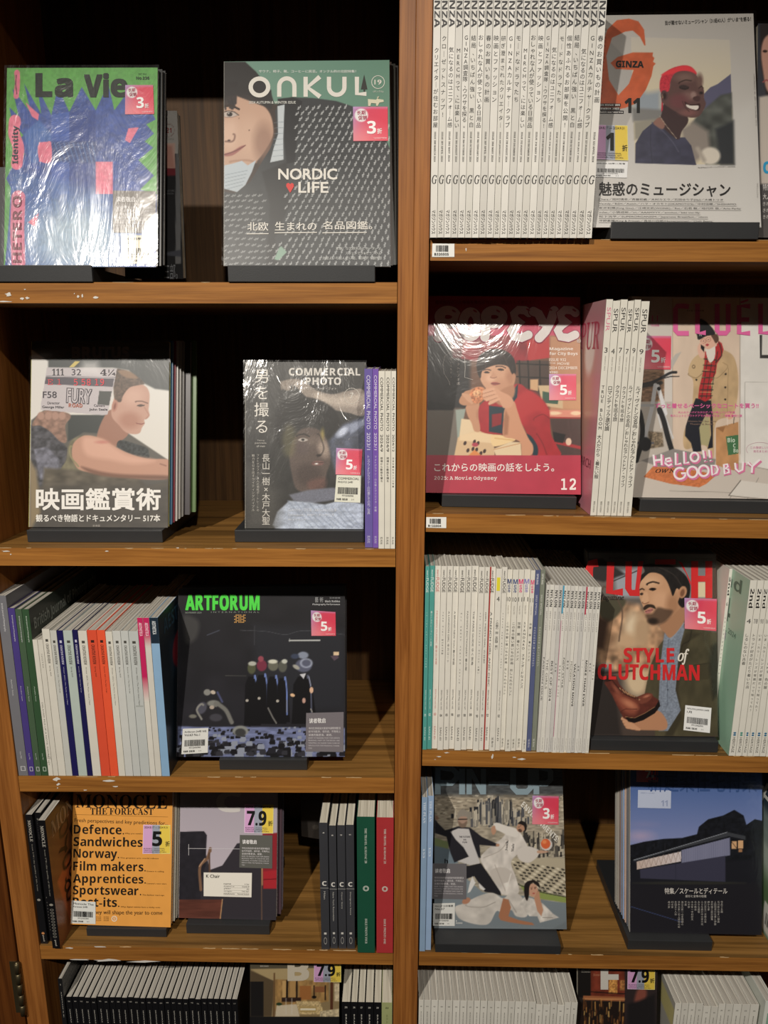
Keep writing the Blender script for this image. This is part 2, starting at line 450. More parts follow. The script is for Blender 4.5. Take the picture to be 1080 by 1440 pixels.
def tri_mesh(name, vs, fs):
    me = bpy.data.meshes.new(name)
    me.vertices.add(len(vs)); me.vertices.foreach_set('co', np.asarray(vs, np.float32).ravel())
    me.loops.add(fs.size); me.loops.foreach_set('vertex_index', fs.ravel().astype(np.int32))
    me.polygons.add(len(fs)); me.polygons.foreach_set('loop_start', np.arange(0, fs.size, 3, dtype=np.int32))
    me.update(calc_edges=True)
    # every triangle faces out of the sheet
    c = np.asarray(vs, float)[fs]; n = np.cross(c[:, 1]-c[:, 0], c[:, 2]-c[:, 0]); flip = (n[:, 1] > 0) if np.abs(n[:, 1]).sum() > np.abs(n[:, 0]).sum() else (n[:, 0]*np.sign(n[:, 0].sum() or 1) < 0)
    if flip.any():
        f2 = fs.copy(); f2[flip] = f2[flip][:, ::-1]; me.loops.foreach_set('vertex_index', f2.ravel().astype(np.int32)); me.update(calc_edges=True)
    me.polygons.foreach_set('use_smooth', [False]*len(me.polygons)); return me

# ------------------------------------------------------------------ bookcase
DEPTH = 0.378
W_EDGE = wood('oak_veneer_lengthwise', 0, '#7b4c20', '#ac7436', 0.14)
W_UP = wood('oak_veneer_upright', 2, '#74421b', '#a66b34', 0.08)
W_TOP = wood('oak_veneer_shelf_top', 0, '#62441f', '#8f6836', 0.5)
W_BACK = wood('oak_veneer_back', 2, '#3f2a15', '#634526', 0.25, 0.6)
W_DOOR = wood('oak_veneer_door', 2, '#43200a', '#673a16', 0.12)
M_CHIP = plain('bare_chipboard', '#c2a47a', 0.8)
case = empty('bookcase', (0, 0, -1.6))
tag(case, 'brown oak veneered bookcase of two columns divided by a centre post', 'bookcase')
OC = np.array([0, 0, -1.6])
def cpart(name, me, mat, label=None):
    o = link(name, me, mat, case); o.location = (0, 0, 1.6)
    if label: o['label'] = label
    return o
SH = {}   # shelf name -> (z at x=0, slope)
def shelf(key, x0, x1, z0, s, th=0.0303):
    SH[key] = (z0, s)
    def zt(x): return z0+s*x
    vs = [(x0, 0, zt(x0)-th), (x1, 0, zt(x1)-th), (x1, DEPTH-0.001, zt(x1)-th), (x0, DEPTH-0.001, zt(x0)-th),
          (x0, 0, zt(x0)), (x1, 0, zt(x1)), (x1, DEPTH-0.001, zt(x1)), (x0, DEPTH-0.001, zt(x0))]
    me = mesh('shelf_board', vs, BOXF); me.materials.append(W_EDGE); me.materials.append(W_TOP)
    me.polygons[1].material_index = 1; me.polygons[0].material_index = 1
    b = cpart('shelf_board', me, None)
    # worn front arris: a thin, broken line of bare wood
    r = random.Random(int(abs(z0)*1000)+int(x0*100)); parts = []; x = x0+0.01
    while x < x1-0.03:
        L = r.uniform(0.004, 0.06)*r.random()+0.003; h = r.uniform(0.0003, 0.0013)
        if r.random() < 0.5:
            n = 5; top = [(x+L*i/n, -0.0003, zt(x)+0.0002) for i in range(n+1)]
            bot = [(x+L*i/n, -0.0003, zt(x)-h*(0.3+0.7*r.random())*math.sin(math.pi*(i+0.3)/(n+0.6))) for i in range(n+1)]
            back = [(x+L*i/n, 0.0012*r.random(), zt(x)+0.0003) for i in range(n+1)]
            vs = top+bot+back; m = n+1
            fs = [(i, m+i, m+i+1, i+1) for i in range(n)]+[(i, i+1, 2*m+i+1, 2*m+i) for i in range(n)]
            parts.append((vs, fs))
        x += L+r.uniform(0.0, 0.03)
    if parts:
        o = link('worn_edge', mesh('worn_edge', *join(parts)), M_CHIP, b); tag(o, kind='stuff')
    return b
XL0, XL1, XR0, XR1 = -0.6668, -0.0012, 0.0475, 0.83
sL1 = shelf('L1', XL0, XL1, 0.0969, 0.0005)
sL2 = shelf('L2', XL0, XL1, -0.3162, 0.0041)
sL3 = shelf('L3', XL0, XL1, -0.7326, 0.0095)
sL4 = shelf('L4', XL0, XL1, -1.0969, -0.0004)
sL5 = shelf('L5', XL0, XL1, -1.4720, 0.0)
sR1 = shelf('R1', XR0, XR1, 0.1581, -0.0033)
sR2 = shelf('R2', XR0, XR1, -0.2560, -0.0138)
sR3 = shelf('R3', XR0, XR1, -0.6775, -0.0095)
sR4 = shelf('R4', XR0, XR1, -1.0965, -0.0026)
sR5 = shelf('R5', XR0, XR1, -1.4720, 0.0)
shelf('L0', XL0, XL1, 0.66, 0.0); shelf('R0', XR0, XR1, 0.66, 0.0)
for x0, x1 in ((-0.0003, 0.02258), (0.0227, 0.0456), (-0.7096, -0.6675), (0.8305, 0.8735)):
    me = bevel_box('upright_panel', x0, -0.0005, -1.6, x1, DEPTH, 0.7, 0.0006, 1); cpart('upright_panel', me, W_UP)
cpart('back_panel', box_mesh('back_panel', -0.7, DEPTH+0.0005, -1.6, 0.87, DEPTH+0.012, 0.7), W_BACK)
# printed shelf tags
def shelf_tag(board, px, code, zk):
    z0, s = SH[zk]
    c = [at(*p, -0.0008) for p in px]
    f = Face(c, frame=[(0, 60), (100, 60), (100, 0), (0, 0)], step=5, base='#eceadf')
    f.sheet(0, 0, 1).bars(16, 8, 72, 36, '#3a3a38', 22, 3).text(code, 10, 42, 74, 53, '#222222', 'r', 0.01)
    f.build('shelf_tag', board, M_STICK, OC*0)
    f.ob['label'] = 'white barcode shelf tag'
shelf_tag(sR1, [(607.5, 361.3), (639, 361.3), (639, 342.5), (608, 342.5)], 'B320505', 'R1')
shelf_tag(sR2, [(599.3, 742), (627.5, 742.7), (627.7, 727.2), (599.5, 727.2)], 'B122504', 'R2')
# flakes where the veneer has chipped away
def chips(board, centres, seed):
    r = random.Random(seed); parts = []
    for (x, y, a, b) in centres:
        P = [(x+a*math.cos(t)*r.uniform(0.4, 1.1), y+b*math.sin(t)*r.uniform(0.4, 1.1)) for t in [k*math.tau/9 for k in range(9)]]
        vs = [at(px, py, -0.0006) for px, py in P]
        parts.append((vs, [tuple(range(9))[::-1]]))
    tag(link('chipped_veneer', mesh('chipped_veneer', *join(parts)), plain('flaked_laminate', '#d9d6d0', 0.7), board), kind='stuff')
chips(sL1, [(12, 414, 6, 3.5), (38, 419, 4, 2.5), (31, 420, 3, 2), (110, 417, 2.5, 2.5), (116, 416, 1.5, 3), (134, 418, 4.5, 2.2), (8, 424, 12, 1.3), (35, 407, 2, 1), (104.5, 413, 1, 1)], 1)
chips(sL3, [(79, 1096, 6, 3), (82, 1103, 4, 2), (153, 1098, 9, 1.5), (162, 1106, 5, 1), (120, 1111, 3, 1), (81, 1108, 1.5, 1)], 2)
chips(sR1, [(655.5, 351, 1, 3.5), (955, 337.8, 2, .8), (1039, 337, 4, .8)], 3)
chips(sR3, [(692.5, 1064, 2, 4), (733, 1067.5, 7, 1.6), (723, 1065, 3, 1), (628, 1058.5, 4, 1.2), (618, 1064, 5, .8), (612, 1068, 2, .7)], 4)
chips(sL4, [(98, 1333, 6, 1.2), (140, 1331.7, 14, 1), (110, 1349.5, 22, 1.2), (150, 1350.5, 30, 2.2), (200, 1352.2, 25, 1.6)], 5)
chips(sL2, [(15, 779.5, 1.5, 1), (150, 775, 3, 1), (8, 775, 8, 1), (250, 770.5, 3, .8)], 6)
# neighbouring cabinet door with its hinge
door = empty('cabinet_door', (-0.85, 0, -1.6))
tag(door, 'dark oak cabinet door with a metal hinge, left of the bookcase', 'cabinet door')
o = link('door_panel', bevel_box('door_panel', -1.05, -0.002, -1.6, -0.7125, 0.02, 0.7, 0.0015, 2), W_DOOR, door); o.location = (0.85, 0, 1.6)
M_BRASS = plain('dull_brass', '#6a6048', 0.42, 0.5, 0.85)
def lathe(name, prof, n=14, loc=(0, 0, 0)):
    vs, fs = [], []
    for r, z in prof:
        for k in range(n): vs.append((r*math.cos(math.tau*k/n)+loc[0], r*math.sin(math.tau*k/n)+loc[1], z+loc[2]))
    m = len(prof)
    for i in range(m-1):
        for k in range(n): fs.append((i*n+k, i*n+(k+1) % n, (i+1)*n+(k+1) % n, (i+1)*n+k))
    fs.append(tuple(range(n))[::-1]); fs.append(tuple((m-1)*n+k for k in range(n)))
    return mesh(name, vs, fs, True)
hx, hz0, hz1 = -0.7075, -1.232, -1.150
hz1 = float(at(21, 1353, -0.006)[2]); hz0 = float(at(31, 1427, -0.006)[2])
hg = link('hinge', lathe('hinge', [(0.003, 0), (0.003, hz1-hz0)], 12, (-0.7112, -0.006, hz0)), M_BRASS, door); hg.location = (0.85, 0, 1.6)
hg['label'] = 'dull brass barrel hinge'
nk = 5
for k in range(nk):
    a = hz0+(hz1-hz0)*k/nk; b = hz0+(hz1-hz0)*(k+0.93)/nk
    kn = link('knuckle', lathe('knuckle', [(0.003, a), (0.0052, a+0.0006), (0.0052, b-0.0006), (0.003, b)], 14, (-0.7112, -0.006, 0)), M_BRASS, hg)
lf = link('hinge_leaf', box_mesh('hinge_leaf', -0.727, -0.0034, hz0+0.002, -0.7125, -0.0021, hz1-0.002), M_BRASS, hg)

# ------------------------------------------------------------------ magazines standing spine out
ORD = 'first second third fourth fifth sixth seventh eighth ninth tenth eleventh twelfth thirteenth fourteenth fifteenth sixteenth seventeenth eighteenth nineteenth twentieth'.split()
ORD += ['twenty-'+o for o in ORD[:9]]+['thirtieth']+['thirty-'+o for o in ORD[:9]]+['fortieth']
def zshelf(key, x): return SH[key][0]+SH[key][1]*x
def spine_mag(x0, x1, Y, key, H, depth, col, items, label, group, lean=0.0, paper=None, side=None, pages_in=0.0012):
    w_ = x1-x0
    xc = (x0+x1)/2
    z = zshelf(key, xc)+0.0004+abs(lean)*w_/2
    name = 'magazine'
    t = 0.0007
    parts = [(boxv(-w_/2, 0, 0, w_/2, t, H), BOXF), (boxv(-w_/2, t, 0, -w_/2+t, depth, H), BOXF), (boxv(w_/2-t, t, 0, w_/2, depth, H), BOXF)]
    r = link(name, mesh(name, *join(parts)), plain('cover_'+col.strip('#'), col, 0.38, 0.5, coat=0.15))
    r.location = (xc, Y, z); r.rotation_euler = (0, lean, 0)
    tag(r, label, 'magazine', group)
    link('page_block', box_mesh('page_block', -w_/2+t*1.05, t*1.05, pages_in, w_/2-t*1.05, depth-0.002, H-pages_in), paper or M_PAPER, r)
    vs, fs, cs, b = [], [], [], 0
    lev = 0
    todo = []
    for it in items:
        o_ = it[7] if len(it) > 7 else 0.0
        if o_ > 0 and it[0] != 'band':
            e = o_*0.55*w_*(it[5] if len(it) > 5 else 0.6)
            todo += [(it, -e, -e), (it, e, e), (it, -e, e), (it, e, -e)] if o_ >= 0.012 else [(it, -e, 0), (it, e, 0)]
        else: todo.append((it, 0.0, 0.0))
    for it, ex, ez in todo:
        mode, s, f0, f1, colr = it[:5]; wf = it[5] if len(it) > 5 else 0.6; st = it[6] if len(it) > 6 else 'r'; off = it[7] if len(it) > 7 else 0.0; cxf = it[8] if len(it) > 8 else 0.5
        cx = -w_/2+cxf*w_; lev += 1; yy = -0.00012-0.000012*lev
        if mode == 'band':
            a, bb = wf
            P = np.array([[-w_/2+a*w_, yy, H*(1-f1)], [-w_/2+bb*w_, yy, H*(1-f1)], [-w_/2+bb*w_, yy, H*(1-f0)], [-w_/2+a*w_, yy, H*(1-f0)]]); T = np.array([[0, 1, 2], [0, 2, 3]])
            if len(it) > 6 and it[6] != 'r':   # vertical gradient to a second colour
                C2 = np.array([lin(it[6]), lin(it[6]), lin(colr), lin(colr)])
            else: C2 = np.tile(lin(colr), (4, 1))
            vs.append(P); fs.append(T+b); cs.append(C2); b += 4; continue
        if mode == 'r':
            v, T = glyphs(s, st, off)
            lo, hi = v.min(0), v.max(0); d = np.maximum(hi-lo, 1e-6)
            zz = H*(1-f0)-(v[:, 0]-lo[0])/d[0]*H*(f1-f0); xx = cx+((v[:, 1]-lo[1])/d[1]-0.5)*wf*w_
            P = np.stack([xx+ex, np.full(len(v), yy), zz+ez], 1); vs.append(P); fs.append(T+b); cs.append(np.tile(lin(colr), (len(P), 1))); b += len(P)
        elif mode == 'h':
            v, T = glyphs(s, st, off); lo, hi = v.min(0), v.max(0); d = np.maximum(hi-lo, 1e-6)
            xx = cx+((v[:, 0]-lo[0])/d[0]-0.5)*wf*w_; zz = H*(1-f1)+(v[:, 1]-lo[1])/d[1]*H*(f1-f0)
            P = np.stack([xx+ex, np.full(len(v), yy), zz+ez], 1); vs.append(P); fs.append(T+b); cs.append(np.tile(lin(colr), (len(P), 1))); b += len(P)
        elif mode == 'v':
            n = len(s); em = min(wf*w_, 1.06*H*(f1-f0)/n)
            for i, ch in enumerate(s):
                if ch in ' 　': continue
                v, T = glyphs(VERT.get(ch, ch), st, off)
                q = fit_em(v, cx, (f0+(f1-f0)*(i+0.5)/n)*H, em, wf*w_/em*0.9 if wf*w_ > em*1.15 else 1.0)
                P = np.stack([q[:, 0]+ex, np.full(len(q), yy), H-q[:, 1]+ez], 1); vs.append(P); fs.append(T+b); cs.append(np.tile(lin(colr), (len(P), 1))); b += len(P)
    if vs:
        m2 = tri_mesh('lettering', np.vstack(vs), np.vstack(fs)); set_ink(m2, np.vstack(cs)); tag(link('lettering', m2, M_INK, r), kind='stuff')
    return r
def span(key, xs, y, Y=0.0):
    """left and right place of every spine from the pixel columns along the bottom"""
    return [float(at(x, y, Y)[0]) for x in xs]
def height(x, y, key, Y=0.0):
    p = at(x, y, Y); return float(p[2]-zshelf(key, p[0]))
INKD = '#1f1e1d'
# top right row: twenty-three thin white spines
xs = [604.6, 614.4, 624.2, 634, 643.8, 653.6, 663.4, 673.4, 683.5, 693.7, 703, 713.2, 723.2, 732.8, 743, 753, 761.8, 771.4, 780.8, 790.8, 801, 811.2, 821.8, 832.6]
X = span('R1', xs, 333, -0.012)
titles = ['クリエイターが住むお部屋', 'クローゼットスナップ！', '気になるのはユニフォーム感', 'MERCHって、には楽しい', 'GINZA調査隊、ウワサを探る。', '結局、いちばん強い 黒と白', 'おしゃれな人が使っている日用品', '春のお買いもの計画', '映画とファッション', '研ぎ澄まされたクリエイター', 'GINZAカルチャークラブ', 'モードなドラマたち',
          'MERCHって、には楽しい', 'おしゃれな人が使っている日用品', '映画とファッション', 'GINZA調査隊、ウワサを探る！', '気になるのはユニフォーム感', 'モードなドラマたち', '個性あふれるお部屋を公開！', '結局、いちばん強い 黒と白', '気になるのはユニフォーム感', 'GINZAカルチャークラブ', '春のお買いもの計画']
start = [.225, .18, .225, .225, .18, .18, .18, .18, .18, .18, .18, .18, .225, .18, .18, .18, .225, .18, .18, .18, .23, .18, .18]
months = 'MARCH APRIL MAY AUGUST OCTOBER OCTOBER FEBRUARY APRIL MAY JANUARY AUGUST DECEMBER AUGUST DECEMBER MAY SEPTEMBER JULY NOVEMBER MARCH OCTOBER JULY AUGUST APRIL'.split()
H1 = 0.338
for i in range(23):
    n = len(titles[i]); f0 = start[i]+0.045; L = min(0.0225*n, 0.30)
    k = ['#e4e1da', '#dddad2', '#e9e6df', '#d8d5ce'][i % 4]
    spine_mag(X[i]+0.0003, X[i+1]-0.0003, -0.012+0.002*rng.random(), 'R1', H1+0.001*rng.random(), 0.235, k,
              [('r', 'GINZA', 0.05, 0.20, '#3b3a3c', 0.8, 'b', 0.015), ('v', titles[i], f0, min(f0+L*1.25, 0.572), INKD, 0.7, 'r', 0.010),
               ('r', 'ISSUE %d %s 2024' % (300+i, months[i]), 0.585, 0.70, '#3f3c38', 0.26, 'b'), ('h', 'G', 0.752, 0.786, '#1d1c1b', 0.72, 'i', 0.035),
               ('r', 'マガジンハウス', 0.89, 0.985, '#2c2a28', 0.6, 'r', 0.015)],
              'thin white spined magazine, %s from the centre post on the top right shelf' % ORD[i], 'white spined magazines on the top right shelf', 0.0005*(rng.random()-0.5))
# second right row: six white spines
xb = [829.8, 839.2, 849.4, 859, 867.6, 876.6, 888]
X = span('R2', xb, 724, 0.008)
hS = height(870, 421.5, 'R2', 0.008)
st = [('3', 'TRUE BLOOM 大人だから、着たい服'), ('4', 'ロマンティック進化論'), ('7', 'クラフトを巡る旅'), ('7', 'クラフトを巡る旅'), ('9', 'ルイ・ヴィトンの名品／おしゃれなアウトドア・ライフ'), ('9', 'ルイ・ヴィトンの名品／おしゃれなアウトドア・ライフ')]
spur = []
for i in range(6):
    n = len(st[i][1]); c0 = '#d9829b' if i == 0 else '#3c3a38'
    fe = 0.38+min(0.48, 0.021*n)
    sp_ = spine_mag(X[i]+0.0004, X[i+1]-0.0006, 0.008, 'R2', hS-0.002*(i % 2), 0.24, '#e3dfd4',
              [('r', 'SPUR', 0.035, 0.14, c0, 0.62, 'r', 0.01), ('h', st[i][0], 0.212, 0.235, '#33312f', 0.5, 'r', 0.01), ('r', 'MARCH 2024', 0.25, 0.315, '#8a867e', 0.2), ('v', st[i][1], 0.38, fe, '#2f2d2b', 0.68, 'r', 0.012), ('r', '集英社 SHUEISHA', 0.93, 0.985, '#77736b', 0.3)],
              'white spined fashion magazine numbered %s, %s from the left, beside the film wrapped red cover' % (st[i][0], ORD[i]), 'white spines on the second right shelf', 0.006 if i == 0 else 0.0045)
    spur.append((sp_, X[i]+0.0004))
# second left row: two purple, three white
xb = [513, 524, 532.2, 540.6, 549, 557.2]
X = span('L2', xb, 769, 0.004); X[-1] = -0.0018
hs = [height(518, 519, 'L2', .006), height(528, 519, 'L2', .004), height(537, 522, 'L2', .002), height(545, 522, 'L2', .002), height(553, 522, 'L2', .002)]
cl = ['#6f62a8', '#7a5bb0', '#e6e2d6', '#e3dfd3', '#e9e5d9']; iss = ['2023/1', '2023/1', '2024/9', '2024/9', '2024/12']
tt = ['トップフォトグラファーの仕事とその光／写真', 'フォトグラファーの仕事とクリエイター年鑑', '現場から動画を撮る', '現場から動画を撮る', '注目を集めるシズル写真']
for i in range(5):
    ic = '#d7d2e8' if i < 2 else '#2b2a29'
    spine_mag(X[i]+0.0003, X[i+1]-0.0003, [0.008, 0.006, 0.001, 0.001, 0.001][i], 'L2', hs[i], 0.2, cl[i],
              [('r', 'COMMERCIAL PHOTO', 0.035, 0.325, ic, 0.46, 'r', 0.022), ('r', iss[i], 0.345, 0.44, ic, 0.44, 'r', 0.02), ('v', tt[i], 0.47, 0.47+0.016*len(tt[i]), ic, 0.42, 'r', 0.004), ('r', '玄光社', 0.93, 0.975, ic, 0.4)],
              ['purple spined photo magazine in scuffed film, leftmost of the five by the post', 'clean purple spined photo magazine next to the white spines', 'white spined photo magazine numbered 2024/9 touching the purple spine', 'white spined photo magazine numbered 2024/9, middle of the three white ones', 'white spined photo magazine numbered 2024/12 against the centre post'][i], 'photo magazine spines by the centre post')
# third right row, first block
xb = [594.2, 600, 607, 615, 623, 631, 639, 648, 656, 665, 673, 680, 688, 696, 703.3, 710.2, 718, 725.6, 734, 740, 747.2, 754.2]
X = span('R3', xb, 1053, 0.001)
hF = height(640, 798, 'R3'); T1 = 'teal #59a49b'
spec = []
fd = ['10 THE KNIT BOOK 冬の準備', '暮らしのビューティーと洋服', 'MODERN CLASSIC 基本の洋服', 'TRAD GIRL 秋の冬の洋服', 'A LONDON GIRL 冬のコート', 'A BRAND NEW YOU 春の洋服', 'ALL ABOUT SPRING STYLE 白い洋服', 'FASHION DICTIONARY 春の服', 'THE PARIS GUIDE ゆく街角', 'THE SHOPPING GUIDE お買い物', 'GIRL MEETS GIRL の日記', 'A FRENCH GIRL AND CHIC SHOES', 'この春の 服 全記録 買い', 'SIMPLE AND BASIC スタイル', 'GOOD ROUTINE の服']
for i in range(21):
    if i < 2: spec.append(('#57a39a', '#dfeeea', 'FUDGE', fd[i]))
    elif i in (12,): spec.append(('#e8e4da', '#2c2a28', '4', fd[12]))
    elif i < 12 or i == 13: spec.append(('#e6e2d8', '#c4706c' if i == 2 else '#2c2a28', 'FUDGE', fd[i]))
    elif i < 19: spec.append(('#e5e1d6', '#2c2a28', ['10', '10', '11', '11', '11'][i-14], ['この冬の賢い買いもの計画 おしゃれのヒント', 'この冬の賢い買いもの計画 おしゃれのヒント', '加藤 類 着たいメンズ', 'STANDARD スタンダードなメンズ', '加藤 類 着たいメンズ'][i-14]))
    else: spec.append((['#5c648a', '#84897c', '#7d8163'][i-18] if i > 18 else '', '#d8d8d0', 'SPRiNG', '大人のための賢い買いものカタログ'))
spec[18] = ('#e5e1d6', '#2c2a28', '11', '加藤 類 着たいメンズ')
spec[19] = ('#5c648a', '#d8d8e0', 'SPRiNG', '大人のための賢い買いものカタログ'); spec[20] = ('#84897c', '#d8d8d0', 'SPRiNG', '大人のための賢い買いものカタログ')
kinds = {'#57a39a': 'teal', '#e8e4da': 'white', '#e6e2d8': 'white', '#e5e1d6': 'off white', '#5c648a': 'slate blue', '#84897c': 'grey green'}
for i, (c, ic, hd, tx) in enumerate(spec):
    muse = 14 <= i <= 18
    it = []
    if hd == 'FUDGE':
        it = [('r', "men's" if i not in (2, 11) else "men's", 0.02, 0.055, ic, 0.3, 'b'), ('r', 'FUDGE', 0.06, 0.135, ic, 0.55, 'r', 0.02),
              ('r' if i < 12 and i % 3 else 'v', tx[:22], 0.235, 0.235+0.0145*len(tx), ic, 0.32, 'r', 0.004), ('r', '2024 May vol.%d' % (160+i), 0.66, 0.77, ic, 0.28, 'r', 0.01), ('h', '%02d' % (i % 12+1), 0.795, 0.81, ic, 0.4, 'b'), ('r', 'SAN-EI', 0.87, 0.945, ic, 0.3)]
        if i == 11: it.append(('band', '', 0.0, 1.0, '#b5342f', (0.0, 0.22)))
    elif i == 12:
        it = [('band', '', 0.045, 0.115, '#e8dc3c', (0.15, 0.75)), ('h', '4', 0.145, 0.17, ic, 0.5, 'r', 0.01), ('v', tx, 0.27, 0.43, ic, 0.6, 'r', 0.004), ('r', '宝島社', 0.92, 0.98, ic, 0.35)]
    elif muse:
        mc = ['#3c4a78', '#4a5a88', '#e0457f', '#8d86c0', '#e0457f'][i-14]
        it = [('h', 'M', 0.05, 0.075, mc, 0.8, 'b', 0.02), ('r', 'use', 0.08, 0.12, mc, 0.5, 'b'), ('h', hd, 0.145, 0.168, '#3a3836', 0.72, 'r', 0.0), ('r', 'November 2024', 0.19, 0.235, '#9a958b', 0.24), ('v', tx, 0.275, 0.275+0.0195*len(tx), ic, 0.55, 'r', 0.004), ('r', '宝島社', 0.93, 0.985, '#77736b', 0.35)]
    else:
        it = [('r', 'SPRiNG', 0.02, 0.075, ic, 0.4, 'b'), ('r', '2023 SPECIAL', 0.13, 0.24, ic, 0.3), ('v', tx, 0.30, 0.52, ic, 0.4, 'r', 0.006), ('r', '宝島社', 0.93, 0.98, ic, 0.35)]
    Hh = hF-0.004*(i > 13)-0.003*(i in (12,))+0.0015*rng.random()
    spine_mag(X[i]+0.0002, X[i+1]-0.0003, 0.001+0.002*(i % 3), 'R3', Hh, 0.24, c, it,
              '%s spined magazine %s from the centre post on the third right shelf' % (kinds[c], ORD[i]), 'tall spines on the third right shelf')
# third right row, second block of lower white spines
xb = [754.4, 759, 765, 771.3, 776.4, 782, 786.8, 792.5, 797, 802.5, 807.5, 812.5, 818, 823, 828]
X = span('R3', xb, 1058, 0.0)
X[0] = max(X[0], span('R3', [754.6], 1053, .001)[0])
hN = height(770, 822.5, 'R3')
nt_ = ['FASHION ISSUE', 'THE GIRLS', 'BEST OF 2024', '冬の服', '完全保存版 おしゃれ', 'NEW STYLE', '春の服', 'MODERN', 'VACATION MOVE', '映画', 'アート', 'MORE THAN EVER', '夏の服', '秋の冬の服']
for i in range(14):
    c = ['#d9d6d0', '#e4e1d9', '#dedbd5', '#cfcdc9', '#e6e3dc', '#dcd9d2'][i % 6]
    it = [('r', 'NYLON', 0.03, 0.125, '#1f1e1d', 0.6, 'b', 0.012), ('r', '2024 vol.%d' % (230+i), 0.15, 0.26, '#6d6963', 0.26), ('r' if nt_[i][0] < 'z' else 'v', nt_[i], 0.42+0.01*(i % 5), 0.42+0.01*(i % 5)+0.02*len(nt_[i]), '#2f2d2b' if i % 3 != 1 else '#6d6963', 0.5, 'b' if i in (4, 8, 11) else 'r'), ('r', 'NYLON JAPAN', 0.91, 0.985, '#7f7b74', 0.25)]
    if i in (4, 10): it.append(('band', '', 0.0, 0.16, ['#4aa3c8', '#c23050'][i > 5], (0.0, 0.35)))
    if i == 4: it.append(('band', '', 0.2, 0.9, '#c87a9a', (0.0, 0.12)))
    spine_mag(X[i]+0.0002, X[i+1]-0.0002, 0.001*(i % 2), 'R3', hN-0.0012*i*0.2, 0.22, c, it,
              'narrow white spine in the lower block, %s from the taller spines, third right shelf' % ORD[i], 'lower white spines on the third right shelf', 0.004)
# third right row, third block with blue publisher marks
xb = [1025, 1034.7, 1043.8, 1051.4, 1059.5, 1068.5, 1077.5, 1086, 1094]
X = span('R3', xb, 1062, 0.0)
h2 = height(1055, 816.5, 'R3')
s2 = [('4', 'しるしのない古着'), ('7/8', 'トラッド好きがたどり着いた店'), ('9/10', 'いま、カラーレンズが常識だって知ってた？'), ('10', 'いま、カラーレンズが常識だって知ってた？'), ('11', 'COLOR LENS 色の服'), ('12', '冬の服'), ('1', '春の服'), ('2', '夏の服')]
secondA = None
for i in range(8):
    it = [('r', '2nd', 0.045, 0.15, '#1e1d1c', 0.62, 'b'), ('h', s2[i][0], 0.21, 0.235, '#33312f', 0.6, 'r', 0.01), ('v', s2[i][1], 0.29, 0.29+0.0225*len(s2[i][1]), '#33312f', 0.56, 'r', 0.01),
          ('h', '●', 0.858, 0.868, '#2a6a93' if i != 1 else '#3f8f80', 0.45), ('h', '●', 0.87, 0.88, '#2a6a93' if i != 1 else '#3f8f80', 0.45), ('r', 'HERITAGE', 0.888, 0.98, '#4a4844', 0.42, 'r', 0.01)]
    m_ = spine_mag(X[i]+0.0004, X[i+1]-0.0005, 0.001, 'R3', h2, 0.235, '#e5e2d8', it,
                   'white spined magazine with round blue marks, %s from the folded man cover block, third right shelf' % ORD[i] if False else 'white spine with round marks, %s from the pale green cover' % ORD[i], 'white spines with round marks on the third right shelf')
    if i == 0: secondA = (m_, X[0]+0.0004)
mB = spine_mag(0.5700, 0.5752, 0.062, 'R3', h2, 0.22, '#e5e2d8', [('r', '2nd', 0.045, 0.15, '#1e1d1c', 0.62, 'b'), ('h', '6', 0.19, 0.21, '#33312f', 0.5), ('v', 'トラッドマンのアウトドアMIX', 0.27, 0.62, '#33312f', 0.56, 'r', 0.01), ('r', 'HERITAGE', 0.888, 0.98, '#4a4844', 0.42)],
               'white spined magazine pushed back beside the pale green cover, third right shelf', 'white spines with round marks on the third right shelf')
# third left row
xb = [26.2, 40, 49.5, 58.5, 68.2, 75, 82.5, 93, 102, 110.5, 123, 130.5, 142.5, 155.5, 167, 176.5, 187.5, 198, 211.2, 219, 227.5, 239]
yt = [838, 855.5, 857, 857, 900, 900, 885, 887, 887, 887, 886, 887.5, 886.5, 886.5, 888.5, 887.5, 887.5, 888, 869, 869, 869]
xt = [4, 16, 26, 35, 50, 54, 60, 71, 81, 92, 103, 112, 125, 138, 150, 161, 171, 182, 193, 203, 214]
X = span('L3', xb, 1089.5, 0.002)
cl = ['#77777d', '#4c3f83', '#4a6049', '#38553a', '#dfdbd0', '#d9d5ca', '#ddd9ce', '#c9cac4', '#211f57', '#b9c6bf', '#1f1d50', '#dcd8cd', '#e0553a', '#ee5d3c', '#dcd8cc', '#cfd0cc', '#c8cbc8', '#c2c6c4', '#dedad0', '#d8d4ca', '#8fb4d6']
kn = ['grey', 'purple', 'film dulled green', 'dark green', 'short white, marker scribbled', 'short plain white', 'white', 'pale grey', 'navy', 'pale mint grey', 'narrow navy', 'white', 'duller orange', 'bright orange', 'white', 'white', 'pale grey', 'pale grey', 'pink topped white', 'white and pink', 'light blue, navy topped']
sb = ['', '', '', '', '', '', 'right of the scribbled one', 'left of the wide navy one', 'left of the mint grey one', 'between the two navy ones', 'right of the mint grey one', 'left of the two orange ones', 'left of the brighter orange one', 'right of the duller orange one', 'right of the two orange ones', 'second from the orange ones', 'third from the orange ones', 'left of the pink topped one', 'left of the white and pink one', 'next to the light blue one', 'beside the black art cover']
